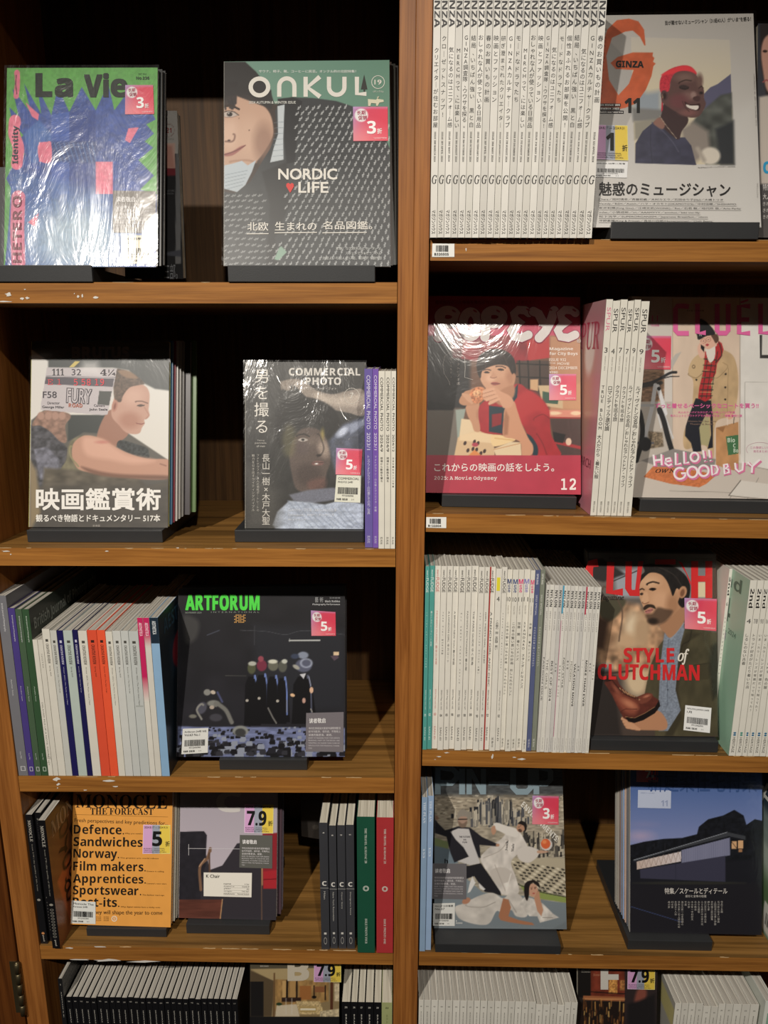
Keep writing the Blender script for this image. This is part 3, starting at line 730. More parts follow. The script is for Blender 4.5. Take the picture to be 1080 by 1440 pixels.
for i in range(21):
    Hh = height(xt[i], yt[i], 'L3', 0.002)
    if i < 4:
        ic = '#c9c9cc' if i != 3 else '#c3d0c3'
        it = [('r', 'British Journal of Photography', 0.04, 0.19, ic, 0.22, 'b'), ('r', 'Another Issue', 0.45, 0.54, ic, 0.16), ('r', 'Issue 7901', 0.86, 0.90, ic, 0.16)]
        it += [('band', '', 0.945, 0.972, ic, (0.3, 0.8)), ('band', '', 0.948, 0.969, cl[i], (0.38, 0.72))]
    elif i == 4: it = [('r', 'DELAYED PILE-UP A NOTE: DESIRE', 0.45, 0.86, '#6a665e', 0.3), ('r', '~W~x~', 0.84, 0.92, '#8a867e', 0.9, 'i')]
    elif i == 5: it = [('r', 'NOTES', 0.1, 0.2, '#8a867e', 0.2)]
    elif i < 18:
        ic = {'#211f57': '#c9c8dc', '#1f1d50': '#c9c8dc', '#e0553a': '#3b201c', '#ee5d3c': '#3b201c'}.get(cl[i], '#4a4843')
        it = [('h', '■', 0.065, 0.082, ic, 0.36), ('r', 'CREATIVE REVIEW', 0.095, 0.225, ic, 0.36, 'b'), ('r', ['Spring 2020', 'Summer 2021 | The New Order', 'Winter 2023 | The Photo Issue | New'][i % 3], 0.24, [0.31, 0.42, 0.5][i % 3], ic, 0.2)]
        if i == 17: it.append(('band', '', 0.5, 0.51, '#a9ada9', (0.1, 0.9)))
    elif i == 18: it = [('band', '', 0.0, 0.36, '#c5265f', (0, 1)), ('band', '', 0.36, 0.52, '#c5265f', (0, 1), '#dedad0'), ('r', 'AESTHETICA', 0.03, 0.11, '#f2d9e2', 0.55, 'b')]
    elif i == 19: it = [('band', '', 0.0, 0.1, '#c5265f', (0, 1)), ('band', '', 0.1, 0.18, '#c5265f', (0, 1), '#d8d4ca'), ('r', 'AESTHETICA', 0.03, 0.11, '#f2d9e2', 0.55, 'b')]
    else: it = [('band', '', 0.0, 0.155, '#1c2b3a', (0, 1)), ('r', 'AESTHETICA', 0.02, 0.1, '#e0e6ea', 0.45, 'b')]
    l3_ = spine_mag(X[i]+0.0003, X[i+1]-0.0005, 0.002, 'L3', Hh, 0.27 if i < 4 else (0.2 if i < 6 else 0.24), cl[i], it,
              ('%s spined magazine %s, third left shelf' % (kn[i], sb[i] or 'at the outer end of the row')), 'spines on the third left shelf', [-0.002, -0.004][i > 3])
    if i in (3, 20): L3S = dict(globals().get('L3S', {})); L3S[i] = (l3_, X[i+1]-0.0005, Hh)
# fourth left row: three black ones leaning by the side panel
for i, (a, b, tp, yb, c) in enumerate([(55.0, 64.5, 1140.5, 1334, '#17171a'), (65.8, 74.0, 1138, 1334, '#141316'), (75.0, 86.0, 1145, 1338, '#121114')]):
    xa, xb_ = at(a, yb, -0.004)[0], at(b, yb, -0.004)[0]
    Yv = [0.004, 0.01, -0.006][i]
    it = [('r', 'MONOCLE', 0.04, 0.20, '#b9b5ab', 0.42, 's'), ('r', 'issue 170 | the quality of life issue', 0.22, 0.58, '#8d897f', 0.22, 's'), ('h', '●', 0.64, 0.658, '#9a968c', 0.5)]
    if i: it += [('h', '◎', 0.68+0.024*k, 0.698+0.024*k, '#85827a', 0.5) for k in range(10)]
    else: it += [('h', '●', 0.905, 0.925, '#c98a58', 0.45)]
    it += [('r', 'pool', 0.93, 0.98, '#c0bcb2', 0.3, 's')]
    m_ = spine_mag(max(xa, -0.6660+0.0135*i), xb_, Yv, 'L4', 0.277-0.004*(i == 2), 0.2, c, it,
                   ['black spined magazine with an orange dot, against the left side panel', 'black spined magazine in the middle of the three leaning by the side panel', 'black spined magazine whose orange cover faces the yellow one'][i], 'black spines at the left end of the fourth shelf', 0.0)
    if i == 2: monoC = (m_, float(xb_), Yv)
# fourth left row: grey C spines, green and red books
gs = [(452.1, 464, 1157, 1333), (464.8, 475.2, 1162, 1337), (476.1, 487.2, 1161.5, 1336), (487.8, 499.2, 1161, 1336)]
for i, (a, b, yt_, yb) in enumerate(gs):
    xa, xb_ = at(a, yb, 0.004)[0], at(b, yb, 0.004)[0]
    it = [('h', ['4', '8', '10', '11'][i], 0.07, 0.08, '#d4d2cc', 0.25, 'b'), ('h', 'C', 0.45, 0.485, '#e6e4de', 0.52, 'b', 0.02), ('band', '', 0.5025, 0.5055, '#b5b4b0', (0.0, 1.0)),
          ('r', ['Milan', 'New York Renovation', 'Cover Story', 'Designers Issue'][i], 0.53, 0.53+0.0125*[5, 19, 11, 15][i], '#c8c6c0', 0.2), ('h', '■', 0.862, 0.878, '#d4d2cc', 0.3), ('h', 'O', 0.90, 0.96, '#9a9894', 0.4, 'r', -0.01)]
    spine_mag(float(xa)+0.0003, float(xb_)-0.0003, 0.002+0.002*(i > 0), 'L4', height((a+b)/2+1, yt_, 'L4', 0.003), 0.21, '#3d3e43', it,
              'charcoal spined magazine marked C, %s from the left beside the green book' % ORD[i], 'charcoal spines beside the green book', 0.0, M_PAPER_W)
for (a, b, yt_, yb, c, t1, t2, lb) in [(503, 527, 1149, 1341, '#1f5440', 'THE TRAVEL ALMANAC 20', 'ISSUE TWENTY FOUR', 'thick dark green spined book with white title'), (529.5, 553, 1150, 1341, '#b3383c', 'THE TRAVEL ALMANAC 21', 'ISSUE TWENTY ONE', 'thick red spined book against the centre post')]:
    xa, xb_ = at(a, yb, -0.004)[0], min(at(b, yb, -0.004)[0], -0.0016)
    spine_mag(float(xa), float(xb_), -0.004, 'L4', height(a+11, yt_, 'L4', -0.004), 0.2, c,
              [('r', t1, 0.08, 0.33, '#cfd6cc', 0.13, 's'), ('h', '◎', 0.495, 0.535, '#cfd6cc', 0.34, 'r', 0.01), ('r', t2, 0.74, 0.93, '#cfd6cc', 0.13, 's')], lb, None, 0.0, M_PAPER_W)
# fourth right row: two pale blue
for i, (a, b, yt_, yb) in enumerate([(589.2, 597.4, 1122, 1338), (597.9, 605.8, 1121.5, 1335)]):
    xa, xb_ = max(at(a, yb, 0.001)[0], 0.0482), at(b, yb, 0.003)[0]
    spine_mag(float(xa), float(xb_), 0.001+0.003*i, 'R4', height((a+b)/2+2, yt_, 'R4'), 0.24, ['#8fa9c6', '#9cb6d8'][i],
              [('r', 'THE PLAN', 0.03, 0.16, '#dce6f2', 0.42, 's'), ('r', '153', 0.32, 0.38, '#dce6f2', 0.34, 's')],
              ['pale blue spined magazine touching the centre post', 'pale blue spined magazine beside the acrobatic group cover'][i], 'pale blue spines on the fourth right shelf')
# bottom left row: black spines
xb = [92.5+8.62*k for k in range(29)]
X = [float(at(x, 1404, 0.004)[0]) for x in xb]
ht = -1.218+1.472
for i in range(28):
    it = [('h', str(150+i)[-2:], 0.035, 0.045, '#b5b2aa', 0.4, 's'), ('r', 'MONOCLE', 0.11, 0.24, '#c4c1b8', 0.16, 's')]
    spine_mag(X[i]+0.0004, X[i+1]-0.0004, 0.003+0.002*rng.random(), 'L5', ht+0.002*(rng.random()-0.5), 0.2, '#131316', it,
              'black spined magazine, %s of the bottom row from its left end' % ORD[i], 'black spines on the bottom left shelf', 0.0)
a0 = float(at(86, 1364, 0.02)[0])
spine_mag(X[0]-0.0125, X[0]-0.004, 0.0, 'L5', 0.300, 0.2, '#1b1b1d', [('h', '1', 0.04, 0.05, '#b5b2aa', 0.3, 's'), ('r', 'MONOCLE', 0.1, 0.3, '#c4c1b8', 0.16, 's')],
          'taller black spined magazine at the left end of the bottom row', 'black spines on the bottom left shelf', 0.012)
xb = [480, 493, 503, 513.5, 525.5, 536.5, 552.8]
X = [float(at(x, 1410, 0.002)[0]) for x in xb]; X[-1] = -0.0018
for i in range(6):
    c = '#141417' if i < 5 else '#a7ae7a'
    spine_mag(X[i]+0.0004, X[i+1]-0.0004, 0.002, 'L5', ht+0.0012, 0.21, c,
              [('h', ['25', '26', '27', '28', '29', '22'][i], 0.04, 0.055, '#c9c6be' if i < 5 else '#2a2c20', 0.3, 'b'), ('r', 'BRAND', 0.11, 0.25, '#c4c1b8' if i < 5 else '#8a9060', 0.16, 'b')],
              'black spined magazine, %s of the five right of the restaurant cover' % ORD[i] if i < 5 else 'olive green spined magazine beside the centre post, bottom shelf', 'spines right of the restaurant cover', 0.0, M_PAPER_W)
# bottom right row: white spines
xb = [586.4, 596.1, 606.2, 616.2, 626.5, 636.8, 647, 657, 666.6, 675.6, 685.6, 695.9, 705.4, 715.2, 724.4, 734.2, 743.7, 754, 764, 774.5, 784.3, 794.3, 803.5, 812.8]
X = [float(at(x, 1408, 0.002)[0]) for x in xb]; X[0] = max(X[0], 0.0482)
hw = height(700, 1408.5, 'R5', 0.002)
for i in range(23):
    lo = 0.006 if i in (17, 18, 20) else 0.0
    c = ['#e2dfd6', '#dcd9d0', '#e6e3da'][i % 3]
    spine_mag(X[i]+0.0004, X[i+1]-0.0004, 0.002, 'R5', hw-lo, 0.21, c, [('h', str(60+i), 0.05, 0.06, '#4a4844', 0.3, 'b'), ('r', 'BRAND DOCUMENTARY', 0.10, 0.27, '#55524c', 0.13, 'b')],
              'white spined magazine, %s from the centre post on the bottom right shelf' % ORD[i], 'white spines on the bottom right shelf')
xb = [949.4, 959, 969, 979.2, 989.6, 1000.8, 1011, 1021, 1031.8, 1043.8, 1056, 1068.3]
X = [float(at(x, 1411, 0.002)[0]) for x in xb]
hw = height(1000, 1412, 'R5', 0.002)
boxL = X[0]
for i in range(11):
    lo = 0.006 if i in (4, 5) else 0.0
    rw_ = spine_mag(X[i]+0.0005, X[i+1]-0.0005, 0.002, 'R5', hw-lo, 0.23, ['#e2dfd6', '#dad7ce'][i % 2], [('h', str(20+i), 0.05, 0.06, '#4a4844', 0.3, 'b'), ('r', 'BRAND DOCUMENTARY', 0.10, 0.27, '#55524c', 0.13, 'b')],
              'white spined magazine, %s right of the candlelit cover, bottom right shelf' % ORD[i], 'white spines right of the candlelit cover')
    if i == 0: rowR5 = (rw_, X[0]+0.0005)
spine_mag(X[-1]+0.012, X[-1]+0.03, 0.004, 'R5', hw+0.006, 0.23, '#dfe2da', [('band', '', 0.1, 1.0, '#8fb09c', (0.35, 1.0))], 'thick pale sleeve edged in green at the far right of the bottom shelf', None)

# ------------------------------------------------------------------ stands, stickers, bodies of magazines shown cover out
def stand(x0, x1, Y, key, lip=0.0, hb=0.021, back=True, label='', rest=None, depth=0.215):
    """low black plastic easel: base block, thin front lip, leaning back rest"""
    xc = (x0+x1)/2; z = zshelf(key, xc)
    r = empty('display_stand', (xc, Y, z+0.0003)); tag(r, label, 'display stand', 'black magazine stands')
    hw_ = (x1-x0)/2
    r.rotation_euler = (0, -math.atan(SH[key][1]), 0)
    b = link('base', bevel_box('base', -hw_, 0, 0, hw_, depth, hb, 0.0012, 2), M_STAND, r)
    if lip: link('front_lip', bevel_box('front_lip', -hw_, -0.004, 0, hw_, -0.0002, hb+lip, 0.001, 2), M_STAND, r)
    if rest is not None:
        yb_, d_, hgt = rest; y0 = yb_-Y+d_*1.04+0.002; a = math.radians(15); s, c = math.sin(a), math.cos(a)
        vs = []
        for (x, u, t) in [(-hw_*0.8, 0, 0), (hw_*0.8, 0, 0), (hw_*0.8, 0, 0.003), (-hw_*0.8, 0, 0.003), (-hw_*0.8, hgt, 0), (hw_*0.8, hgt, 0), (hw_*0.8, hgt, 0.003), (-hw_*0.8, hgt, 0.003)]:
            vs.append((x, y0+u*s+t*c, hb+0.0002+u*c-t*s))
        link('back_rest', mesh('back_rest', vs, BOXF), M_STAND, r)
    return r
def slab(name, c, d0, d1, mat, parent, org, inset=0.0, smooth=False):
    """a leaning slab behind a face given by corners c (bl, br, tr, tl), between depths d0 and d1 behind it"""
    n = np.cross(c[1]-c[0], c[3]-c[0]); n /= np.linalg.norm(n)
    u = (c[1]-c[0])/np.linalg.norm(c[1]-c[0]); v = (c[3]-c[0])/np.linalg.norm(c[3]-c[0])
    q = [c[0]+u*inset+v*inset, c[1]-u*inset+v*inset, c[2]-u*inset-v*inset, c[3]+u*inset-v*inset]
    k = 0.268 if v[1] > 0.15 else v[1]/max(v[2], 0.1)
    f = [p-n*d0-org for p in q]; b = [p-n*d1-org for p in q]
    for i in (0, 1): f[i] = f[i]+v*d0*k; b[i] = b[i]+v*d1*k
    vs = [f[0], f[1], b[1], b[0], f[3], f[2], b[2], b[3]]
    return link(name, mesh(name, vs, BOXF), mat, parent)
def film(c, org, parent, mat, d=0.0018, pad=0.003, seed=0, rough=0.0006):
    n = np.cross(c[1]-c[0], c[3]-c[0]); n /= np.linalg.norm(n)
    u = (c[1]-c[0])/np.linalg.norm(c[1]-c[0]); v = (c[3]-c[0])/np.linalg.norm(c[3]-c[0])
    q = [c[0]-u*pad+v*0.0008, c[1]+u*pad+v*0.0008, c[2]+u*pad+v*pad, c[3]-u*pad+v*pad]
    nx, ny = 20, 26; U, V = np.meshgrid(np.linspace(0, 1, nx+1), np.linspace(0, 1, ny+1)); U, V = U.ravel()[:, None], V.ravel()[:, None]
    P = q[0]*(1-U)*(1-V)+q[1]*U*(1-V)+q[2]*U*V+q[3]*(1-U)*V
    h = d+rough*vnoise(U[:, 0]*9+V[:, 0]*4, V[:, 0]*13, seed)[:, None]
    P = P+n*h-org
    i = (np.arange(nx)[None, :]+np.arange(ny)[:, None]*(nx+1)).ravel()
    me = mesh('plastic_wrap', P, np.stack([i, i+1, i+nx+2, i+nx+1], 1), True)
    o = link('plastic_wrap', me, mat, parent); o['label'] = 'clear plastic film'
    return o
def rest_Y(bl, br, key, hb=0.021):
    """distance at which the bottom edge seen between bl and br stands on top of a stand"""
    x, y = (bl[0]+br[0])/2, (bl[1]+br[1])/2; r = ray(x, y); X = at(x, y, 0.04)[0]
    z = zshelf(key, X)+hb+0.0008; t = (z-CAM[2])/r[2]
    return float((CAM+t*r)[1])
class Mag:
    """magazine shown cover out"""
    def __init__(self, name, label, quad, Y, lean=15.0, t=0.009, base='#808080', sheet=(0, 0, 1), step=1.0, edge='page', fix=None, group=None, cat='magazine', spine=None):
        key = Y if isinstance(Y, tuple) else None
        if isinstance(Y, tuple): Y = rest_Y(quad[3], quad[2], *Y) if len(Y) < 3 else Y[2]
        c = lean_quad(*quad, Y, lean) if not isinstance(quad[0], np.ndarray) else quad
        if fix: c = fix(c)
        if key:
            v = (c[3]-c[0])/np.linalg.norm(c[3]-c[0])
            for i in (0, 1):
                dz = zshelf(key[0], c[i][0])+(key[1] if len(key) > 1 else 0.021)+0.0006-c[i][2]
                if dz > 0: c[i] = c[i]+v*dz/v[2]
        self.c = c; self.org = (c[0]+c[1])/2; self.t = t
        self.root = empty(name, tuple(self.org)); tag(self.root, label, cat, group)
        self.f = Face(c, step=step, sheet=sheet, base=base)
        slab('page_block', c, 0.0004, t-0.0006, M_PAPER_W, self.root, self.org, 0.0009)
        slab('back_cover', c, t-0.0006, t, M_BLACK if spine is None else plain('cover_'+spine.strip('#'), spine, 0.4), self.root, self.org)
        if spine is not None:
            n = self.f.n; u = (c[1]-c[0])/np.linalg.norm(c[1]-c[0])
            cs = [c[0]-u*0.0004, c[0]+u*0.0004, c[3]+u*0.0004, c[3]-u*0.0004]
            slab('spine', cs, 0.0, t, plain('cover_'+spine.strip('#'), spine, 0.4), self.root, self.org)
    def cover(self, bow=0.0, wrap=None, seed=0, **k):
        o = self.f.build('front_cover', self.root, M_PRINT, self.org, bow=bow, **k)
        if wrap is not None: film(self.c, self.org, self.root, wrap, seed=seed, d=0.0018+bow)
        return o
    def sub(self, name, quad, unit=(100, 100), base='#ffffff', step=2.5, lift=0.0009):
        """a sticker: quad is bl, br, tr, tl on the cover's drawing sheet"""
        uv = self.f.q2uv(np.array(quad, float)); c = list(self.f.pos(uv, lift))
        W, H = unit
        return Face(c, frame=[np.array((0, H)), np.array((W, H)), np.array((W, 0)), np.array((0, 0))], step=step, base=base)
    def put(self, f, name, label=None):
        f.build(name, self.root, M_STICK, self.org, lift=0.0002)
        if label: f.ob['label'] = label
    def red_sticker(self, quad, num, pale=0.0, lift=0.0009):
        f = self.sub('price_sticker', quad, lift=lift)
        f.grad(0, 30, '#a9a3dc', 60, 80, '#e2495f'); f.ell(75, 30, 62, 62, '#dd3352', soft=60, a=0.9); f.ell(20, 95, 60, 40, '#f08a90', soft=60, a=0.7); f.rect(0, 0, 100, 5, '#c9a7d8', soft=8, a=0.6)
        if pale: f.C = f.C*(1-pale)+np.array([0.85, 0.85, 0.9])*pale
        f.ell(24, 25, 19, 19, '#f6eef2', soft=3)
        f.text('长期', 11, 11, 36, 24, '#b03558', 'r', 0.02).text('促销', 15, 26, 40, 39, '#b03558', 'r', 0.02)
        f.text(num, 40, 42, 66, 80, '#ffffff', 'b', 0.01).text('折', 69, 64, 83, 80, '#ffffff', 'r', 0.02).text('*以实际结算价格为准', 58, 90, 96, 95, '#ffe6ea')
        self.put(f, 'price_sticker', 'pink and red sticker reading %s折' % num)
    def tri_sticker(self, quad, num, x0=28, x1=76, cut=None):
        f = self.sub('price_sticker', quad)
        f.rect(0, 0, 40, 100, '#d3a0cf').rect(34, 0, 66, 100, '#9aa0b0').rect(62, 0, 100, 100, '#e3c530')
        f.text(num, x0, 22, x1, 74, '#111111', 'b', 0.02).text('折', 82, 56, 98, 74, '#22201c', 'r', 0.02)
        f.text('2024.8.17 — 2024.9.31', 4, 5, 90, 12, '#333333').text('BUSINESS, CHOOSING,', 4, 80, 80, 84, '#443a44').text('CREATIVE, DESIGN, ART', 4, 86, 80, 90, '#443a44').text('MAGAZINES, NO RETURN.', 4, 92, 86, 96, '#443a44')
        self.put(f, 'price_sticker', 'pink, grey and yellow sticker reading %s折' % num)
    def barcode(self, quad, l1, l2='', price='RMB: 210.00', tint='#e9e9e4'):
        f = self.sub('barcode_label', quad, base=tint)
        f.text(l1, 8, 8, 92, 17, '#222222', 'r', 0.015)
        if l2: f.text(l2, 8, 21, 8+min(60, 9*len(l2)), 30, '#222222', 'r', 0.015)
        f.bars(10, 45, 90, 70, '#111111', 40, len(l1)).text('9771234567003', 28, 73, 72, 79, '#444444').text(price, 8, 86, 50, 93, '#111111', 'b').text('1/1', 66, 87, 74, 92, '#555555')
        self.put(f, 'barcode_label', 'white barcode label')
    def notice(self, quad, col='#77727a'):
        f = self.sub('notice_sticker', quad, base=col)
        f.text('读者敬启', 8, 14, 52, 27, '#f0eeee', 'r', 0.02)
        for k, s in enumerate(['书刊仅供阅读大家请书请保持整洁', '如书刊破损，请勿读，不再购上', '读者的敬意请。谢谢。']):
            f.text(s, 7, 37+k*8.5, 92 if k < 2 else 70, 43+k*8.5, '#e6e2e4')
        for k, s in enumerate(['DEAR TO READERS THAT FOR DESIGN', 'READING, PART OF THE BOOK ARE', 'WRAPPED, SO PLEASE TAKE CARE OF', 'SERIOUS FOR THE READING, THANK', 'YOU']):
            f.text(s, 7, 63+k*6.6, 90 if k < 4 else 17, 66.6+k*6.6, '#d8d4d8')
        self.put(f, 'notice_sticker', 'grey notice sticker')
def stack(m, n, cols, t, group, what, dx=0.002, paper=None, wide=None, drop=0.0):
    """further copies leaning behind a magazine"""
    r = random.Random(int(abs(m.org[0]*1000))); d = m.t+0.001; c = m.c; nrm = m.f.n
    u = (c[1]-c[0])/np.linalg.norm(c[1]-c[0]); v = (c[3]-c[0])/np.linalg.norm(c[3]-c[0])
    for i in range(n):
        sh = v*(d*0.268)+u*(dx*(i+1) if not isinstance(dx, (list, tuple)) else dx[i])+v*(-drop*(i+1)+r.uniform(0.0, 0.001))
        q = [p+sh for p in c]
        org = (q[0]+q[1])/2-nrm*d
        k = empty('magazine', tuple(org)); tag(k, what % ORD[i] if '%s' in what else what, 'magazine', group)
        tt = t if not isinstance(t, (list, tuple)) else t[i]
        col = cols[i % len(cols)]
        slab('front_cover', q, d, d+0.0006, plain('cover_'+col.strip('#'), col, 0.4), k, org)
        slab('page_block', q, d+0.0006, d+tt-0.0006, paper or M_PAPER_W, k, org, 0.001)
        slab('back_cover', q, d+tt-0.0006, d+tt, plain('cover_'+col.strip('#'), col, 0.4), k, org)
        d += tt+0.0006
    return d

# ------------------------------------------------------------------ top left shelf: green and blue architecture cover
m = Mag('magazine', 'green magazine with spiky blue building on its cover, in wrinkled shrink wrap', [(9.9, 95.6), (221.6, 95), (219.5, 375.5), (5.4, 375)], ('L1', 0.021, 0.0045), t=0.007, base='#55a040', sheet=(0, 85, 4.57))
f = m.f
B = '#33509c'; P = '#e0708c'
f.poly([(70, 700), (160, 600), (75, 560), (150, 480), (80, 400), (60, 300), (120, 360), (80, 180), (200, 340), (155, 150), (265, 345), (240, 170), (330, 350), (372, 170), (445, 330), (525, 170), (615, 320), (695, 150), (735, 320), (800, 230), (850, 340), (960, 300), (1000, 380), (940, 410), (990, 470), (930, 520), (985, 560), (890, 640), (990, 740), (940, 790), (900, 830), (1010, 860), (1010, 1340), (30, 1340), (60, 1000), (70, 820), (40, 760)], B, tex=(0.18, 40, 30))
f.poly([(445, 330), (615, 320), (615, 860), (445, 860)], '#2c4690').poly([(330, 350), (445, 330), (445, 860), (330, 860)], '#3a5cae')
f.poly([(150, 470), (250, 380), (330, 470), (330, 640), (200, 660)], '#3b66ad', soft=14).poly([(330, 520), (620, 520), (620, 660), (330, 650)], '#27417f', soft=20)
for k in range(9): f.line([(350+k*30, 530), (395+k*28, 650)], 6, '#5f86bf', a=0.7)
for k in range(12): f.line([(330+k*24, 880+(k % 3)*10), (390+k*20, 1160)], 7, '#8ea3b8' if k % 2 else '#1f2d57', a=0.6)
f.poly([(60, 700), (720, 850), (720, 1330), (60, 1330)], '#5f86b4', soft=60, a=0.45).ell(500, 1150, 330, 210, '#b9cdd3', soft=200, a=0.7)  # pale ellipse: the wrap's hot spot of light, painted into the cover
f.rect(250, 525, 328, 650, P, smooth=False).poly([(242, 560), (262, 530), (300, 522), (328, 530), (328, 650), (258, 645)], P, smooth=True)
f.rect(615, 650, 725, 858, P, tex=(0.1, 14, 14)).poly([(165, 270), (250, 345), (245, 385), (205, 360)], P).poly([(825, 435), (893, 430), (835, 530), (803, 512)], P)
f.poly([(180, 1040), (250, 980), (225, 1070)], P)
f.line([(108, 85), (112, 140), (104, 230)], 34, P, smooth=True).line([(98, 400), (90, 470), (118, 560), (108, 665)], 74, P, smooth=True).line([(118, 880), (110, 1080), (118, 1300)], 90, P, a=0.9)
f.line([(105, 95), (100, 150), (108, 215)], 5, '#222222').grain(0.12, 16, 16)
f.text('La', 228, 82, 470, 238, '#14201a', 'b', 0.05).text('Vi', 540, 82, 700, 238, '#14201a', 'b', 0.04).text('e', 712, 118, 820, 238, '#14201a', 'b', 0.04)
f.text('DEC 2023', 890, 83, 940, 94, '#25552a').text('No.236', 876, 105, 960, 124, '#15301a', 'b')
f.text('Identity', 0, 0, 240, 52, '#33404a', 'b', quad=[(78, 665), (78, 420), (128, 420), (128, 665)]).text('HETERO', 0, 0, 10, 10, '#7a3248', 'b', 0.02, quad=[(82, 1300), (82, 870), (140, 870), (140, 1300)])
f.text('ViolaWis', 450, 355, 560, 372, '#8fa0d0', 'i')
m.cover(wrap=M_WRAP_HI, seed=3)
m.red_sticker([(805, 348), (992, 346), (985, 160), (806, 160)], '3')
m.notice([(725, 1106), (1000, 1112), (1002, 842), (727, 838)], '#6e6660')
m.barcode([(795, 1305), (970, 1310), (980, 1125), (798, 1125)], '設計美學 23年', '12月', tint='#cfc8ae')
m0Y = m.org[1]; d = stack(m, 2, ['#15181a', '#1c1a1c'], 0.006, 'copies behind the spiky blue building cover', 'dark edged magazine behind the spiky blue building cover, %s of two', dx=[0.0045, 0.007])
stand(-0.70, -0.457, m0Y-0.0036, 'L1', lip=0.003, hb=0.021, label='black magazine stand under the spiky blue building cover', rest=(m.org[1], d, 0.16), depth=0.22)
# another, deeper, partly hidden
m = Mag('magazine', 'black and white magazine numbered 21, standing deep behind the green cover', [(170, 153), (249, 156), (258, 392), (176, 392)], 0.085, lean=9, t=0.016, base='#1c1c1f', sheet=(200, 120, 4.8), step=1.6)
m.f.rect(-60, 150, 245, 450, '#bdb9b4').rect(-60, 150, 60, 195, '#6d6b69', soft=20).rect(-60, 380, 222, 545, '#d9b3a4', soft=6).poly([(135, 390), (200, 400), (222, 545), (135, 545)], '#c98f7f', soft=20).rect(-60, 545, 225, 595, '#7e1f2a')
m.f.rect(225, 450, 260, 1200, '#77787a').poly([(160, 1120), (262, 1100), (262, 1150), (160, 1140)], '#4a4d58', soft=8)
m.f.ell(180, 298, 36, 40, '#8f6f6c', ring=3).text('21', 162, 282, 198, 314, '#9c3a36', 'b').text('オンクル', 160, 348, 216, 362, '#5b5654').text('CULTURE', 155, 690, 218, 703, '#7b7c80').text('FASHION', 155, 710, 212, 722, '#7b7c80').text('三部。', 150, 1200, 240, 1310, '#8f9297')
m.cover(wrap=M_FILM, seed=5)

# ------------------------------------------------------------------ top left shelf: person in speckled knit
m = Mag('magazine', 'green magazine with a person in a speckled knit sweater, red sticker at right', [(315.3, 86.6), (547.6, 84.4), (549.2, 375), (315, 374)], ('L1', 0.021, 0.0045), t=0.0075, base='#5f8a78', sheet=(310, 80, 4.32), spine='#b9b6ae')
f = m.f
f.grad(0, 0, '#6f9484', 1000, 0, '#5c8673')
f.poly([(10, 30), (150, 30), (215, 90), (300, 200), (340, 330), (20, 420), (10, 200)], '#2e2b2b', smooth=False, soft=6)
f.poly([(250, 290), (350, 285), (348, 480), (310, 640), (220, 780), (60, 840), (15, 820), (15, 650), (180, 560)], '#3d302b', soft=8)
f.poly([(20, 300), (80, 235), (180, 240), (290, 330), (320, 440), (300, 520), (215, 640), (120, 700), (10, 720)], '#c09a83', smooth=True, soft=8)
f.ell(60, 470, 60, 90, '#cdaa94', soft=50).ell(170, 480, 70, 110, '#c6a28b', soft=60).ell(260, 520, 60, 110, '#8f6c5b', soft=50, a=0.7)
f.poly([(14, 352), (40, 332), (78, 336), (106, 354), (70, 366), (28, 364)], '#b9aba2', smooth=True, soft=4).ell(56, 349, 17, 14, '#2b211d', soft=3).ell(56, 349, 7, 7, '#0e0b0a', soft=2).ell(50, 344, 4, 3, '#d9d3ce', soft=2).line([(12, 350), (40, 330), (80, 334), (110, 355)], 6, '#3a2a25', smooth=True, soft=3).line([(24, 364), (66, 368), (100, 358)], 3, '#8a6558', smooth=True, soft=4)
for hx_ in range(11):
    f.line([(10+hx_*9, 160), (14+hx_*8, 240), (22+hx_*9-(hx_ > 6)*20, 300+18*math.sin(hx_*1.7))], 12, '#2a2526', smooth=True, soft=6, a=0.9)
for hx_ in range(16):
    f.line([(60+hx_*16, 180+abs(hx_-6)*3), (110+hx_*13, 235+hx_*5)], 16, '#2c2828', soft=8, a=0.9).line([(15, 312), (60, 296), (112, 318)], 10, '#33261f', smooth=True, soft=5)
f.line([(78, 470), (84, 500), (66, 516), (30, 514)], 9, '#6e4c41', smooth=True, soft=8, a=0.85).ell(52, 508, 9, 5, '#3f2822', soft=5)
f.poly([(20, 590), (70, 575), (120, 545), (152, 538), (110, 575), (70, 600), (28, 604)], '#9c5f5a', smooth=True, soft=6).line([(25, 592), (90, 572), (152, 538)], 4, '#5c322f', smooth=True)
f.line([(60, 640), (150, 628), (215, 640)], 10, '#a87f69', soft=10, smooth=True)
f.ell(174, 446, 4, 4, '#5f4437').ell(112, 374, 3, 3, '#5f4437')
# coat
f.poly([(300, 560), (250, 640), (180, 760), (90, 830), (20, 820), (20, 1290), (1040, 1290), (1030, 560), (960, 400), (830, 310), (700, 268), (560, 250), (430, 245), (360, 262), (330, 330), (340, 450)], '#37393c', soft=5, tex=(0.12, 60, 60))
f.poly([(345, 255), (440, 245), (495, 270), (470, 420), (450, 640), (400, 650), (385, 480)], '#242427', soft=6)
f.poly([(250, 700), (400, 640), (420, 900), (330, 1100), (360, 1290), (270, 1290), (300, 900)], '#2a2a2c', soft=14)
f.poly([(345, 300), (388, 290), (380, 500), (382, 625), (300, 642), (320, 560), (348, 470)], '#b8c0c6', soft=4)
for k in range(7): f.line([(325-k*1, 400+k*34), (380, 396+k*34)], 2.5, '#7c8891')
f.poly([(22, 660), (70, 650), (130, 632), (165, 660), (215, 628), (190, 700), (150, 780), (100, 822), (20, 800)], '#b3bfc9', soft=4)
for k in range(5): f.line([(30, 718+k*22), (165-k*8, 690+k*22)], 2.5, '#76848f')
r = random.Random(4)
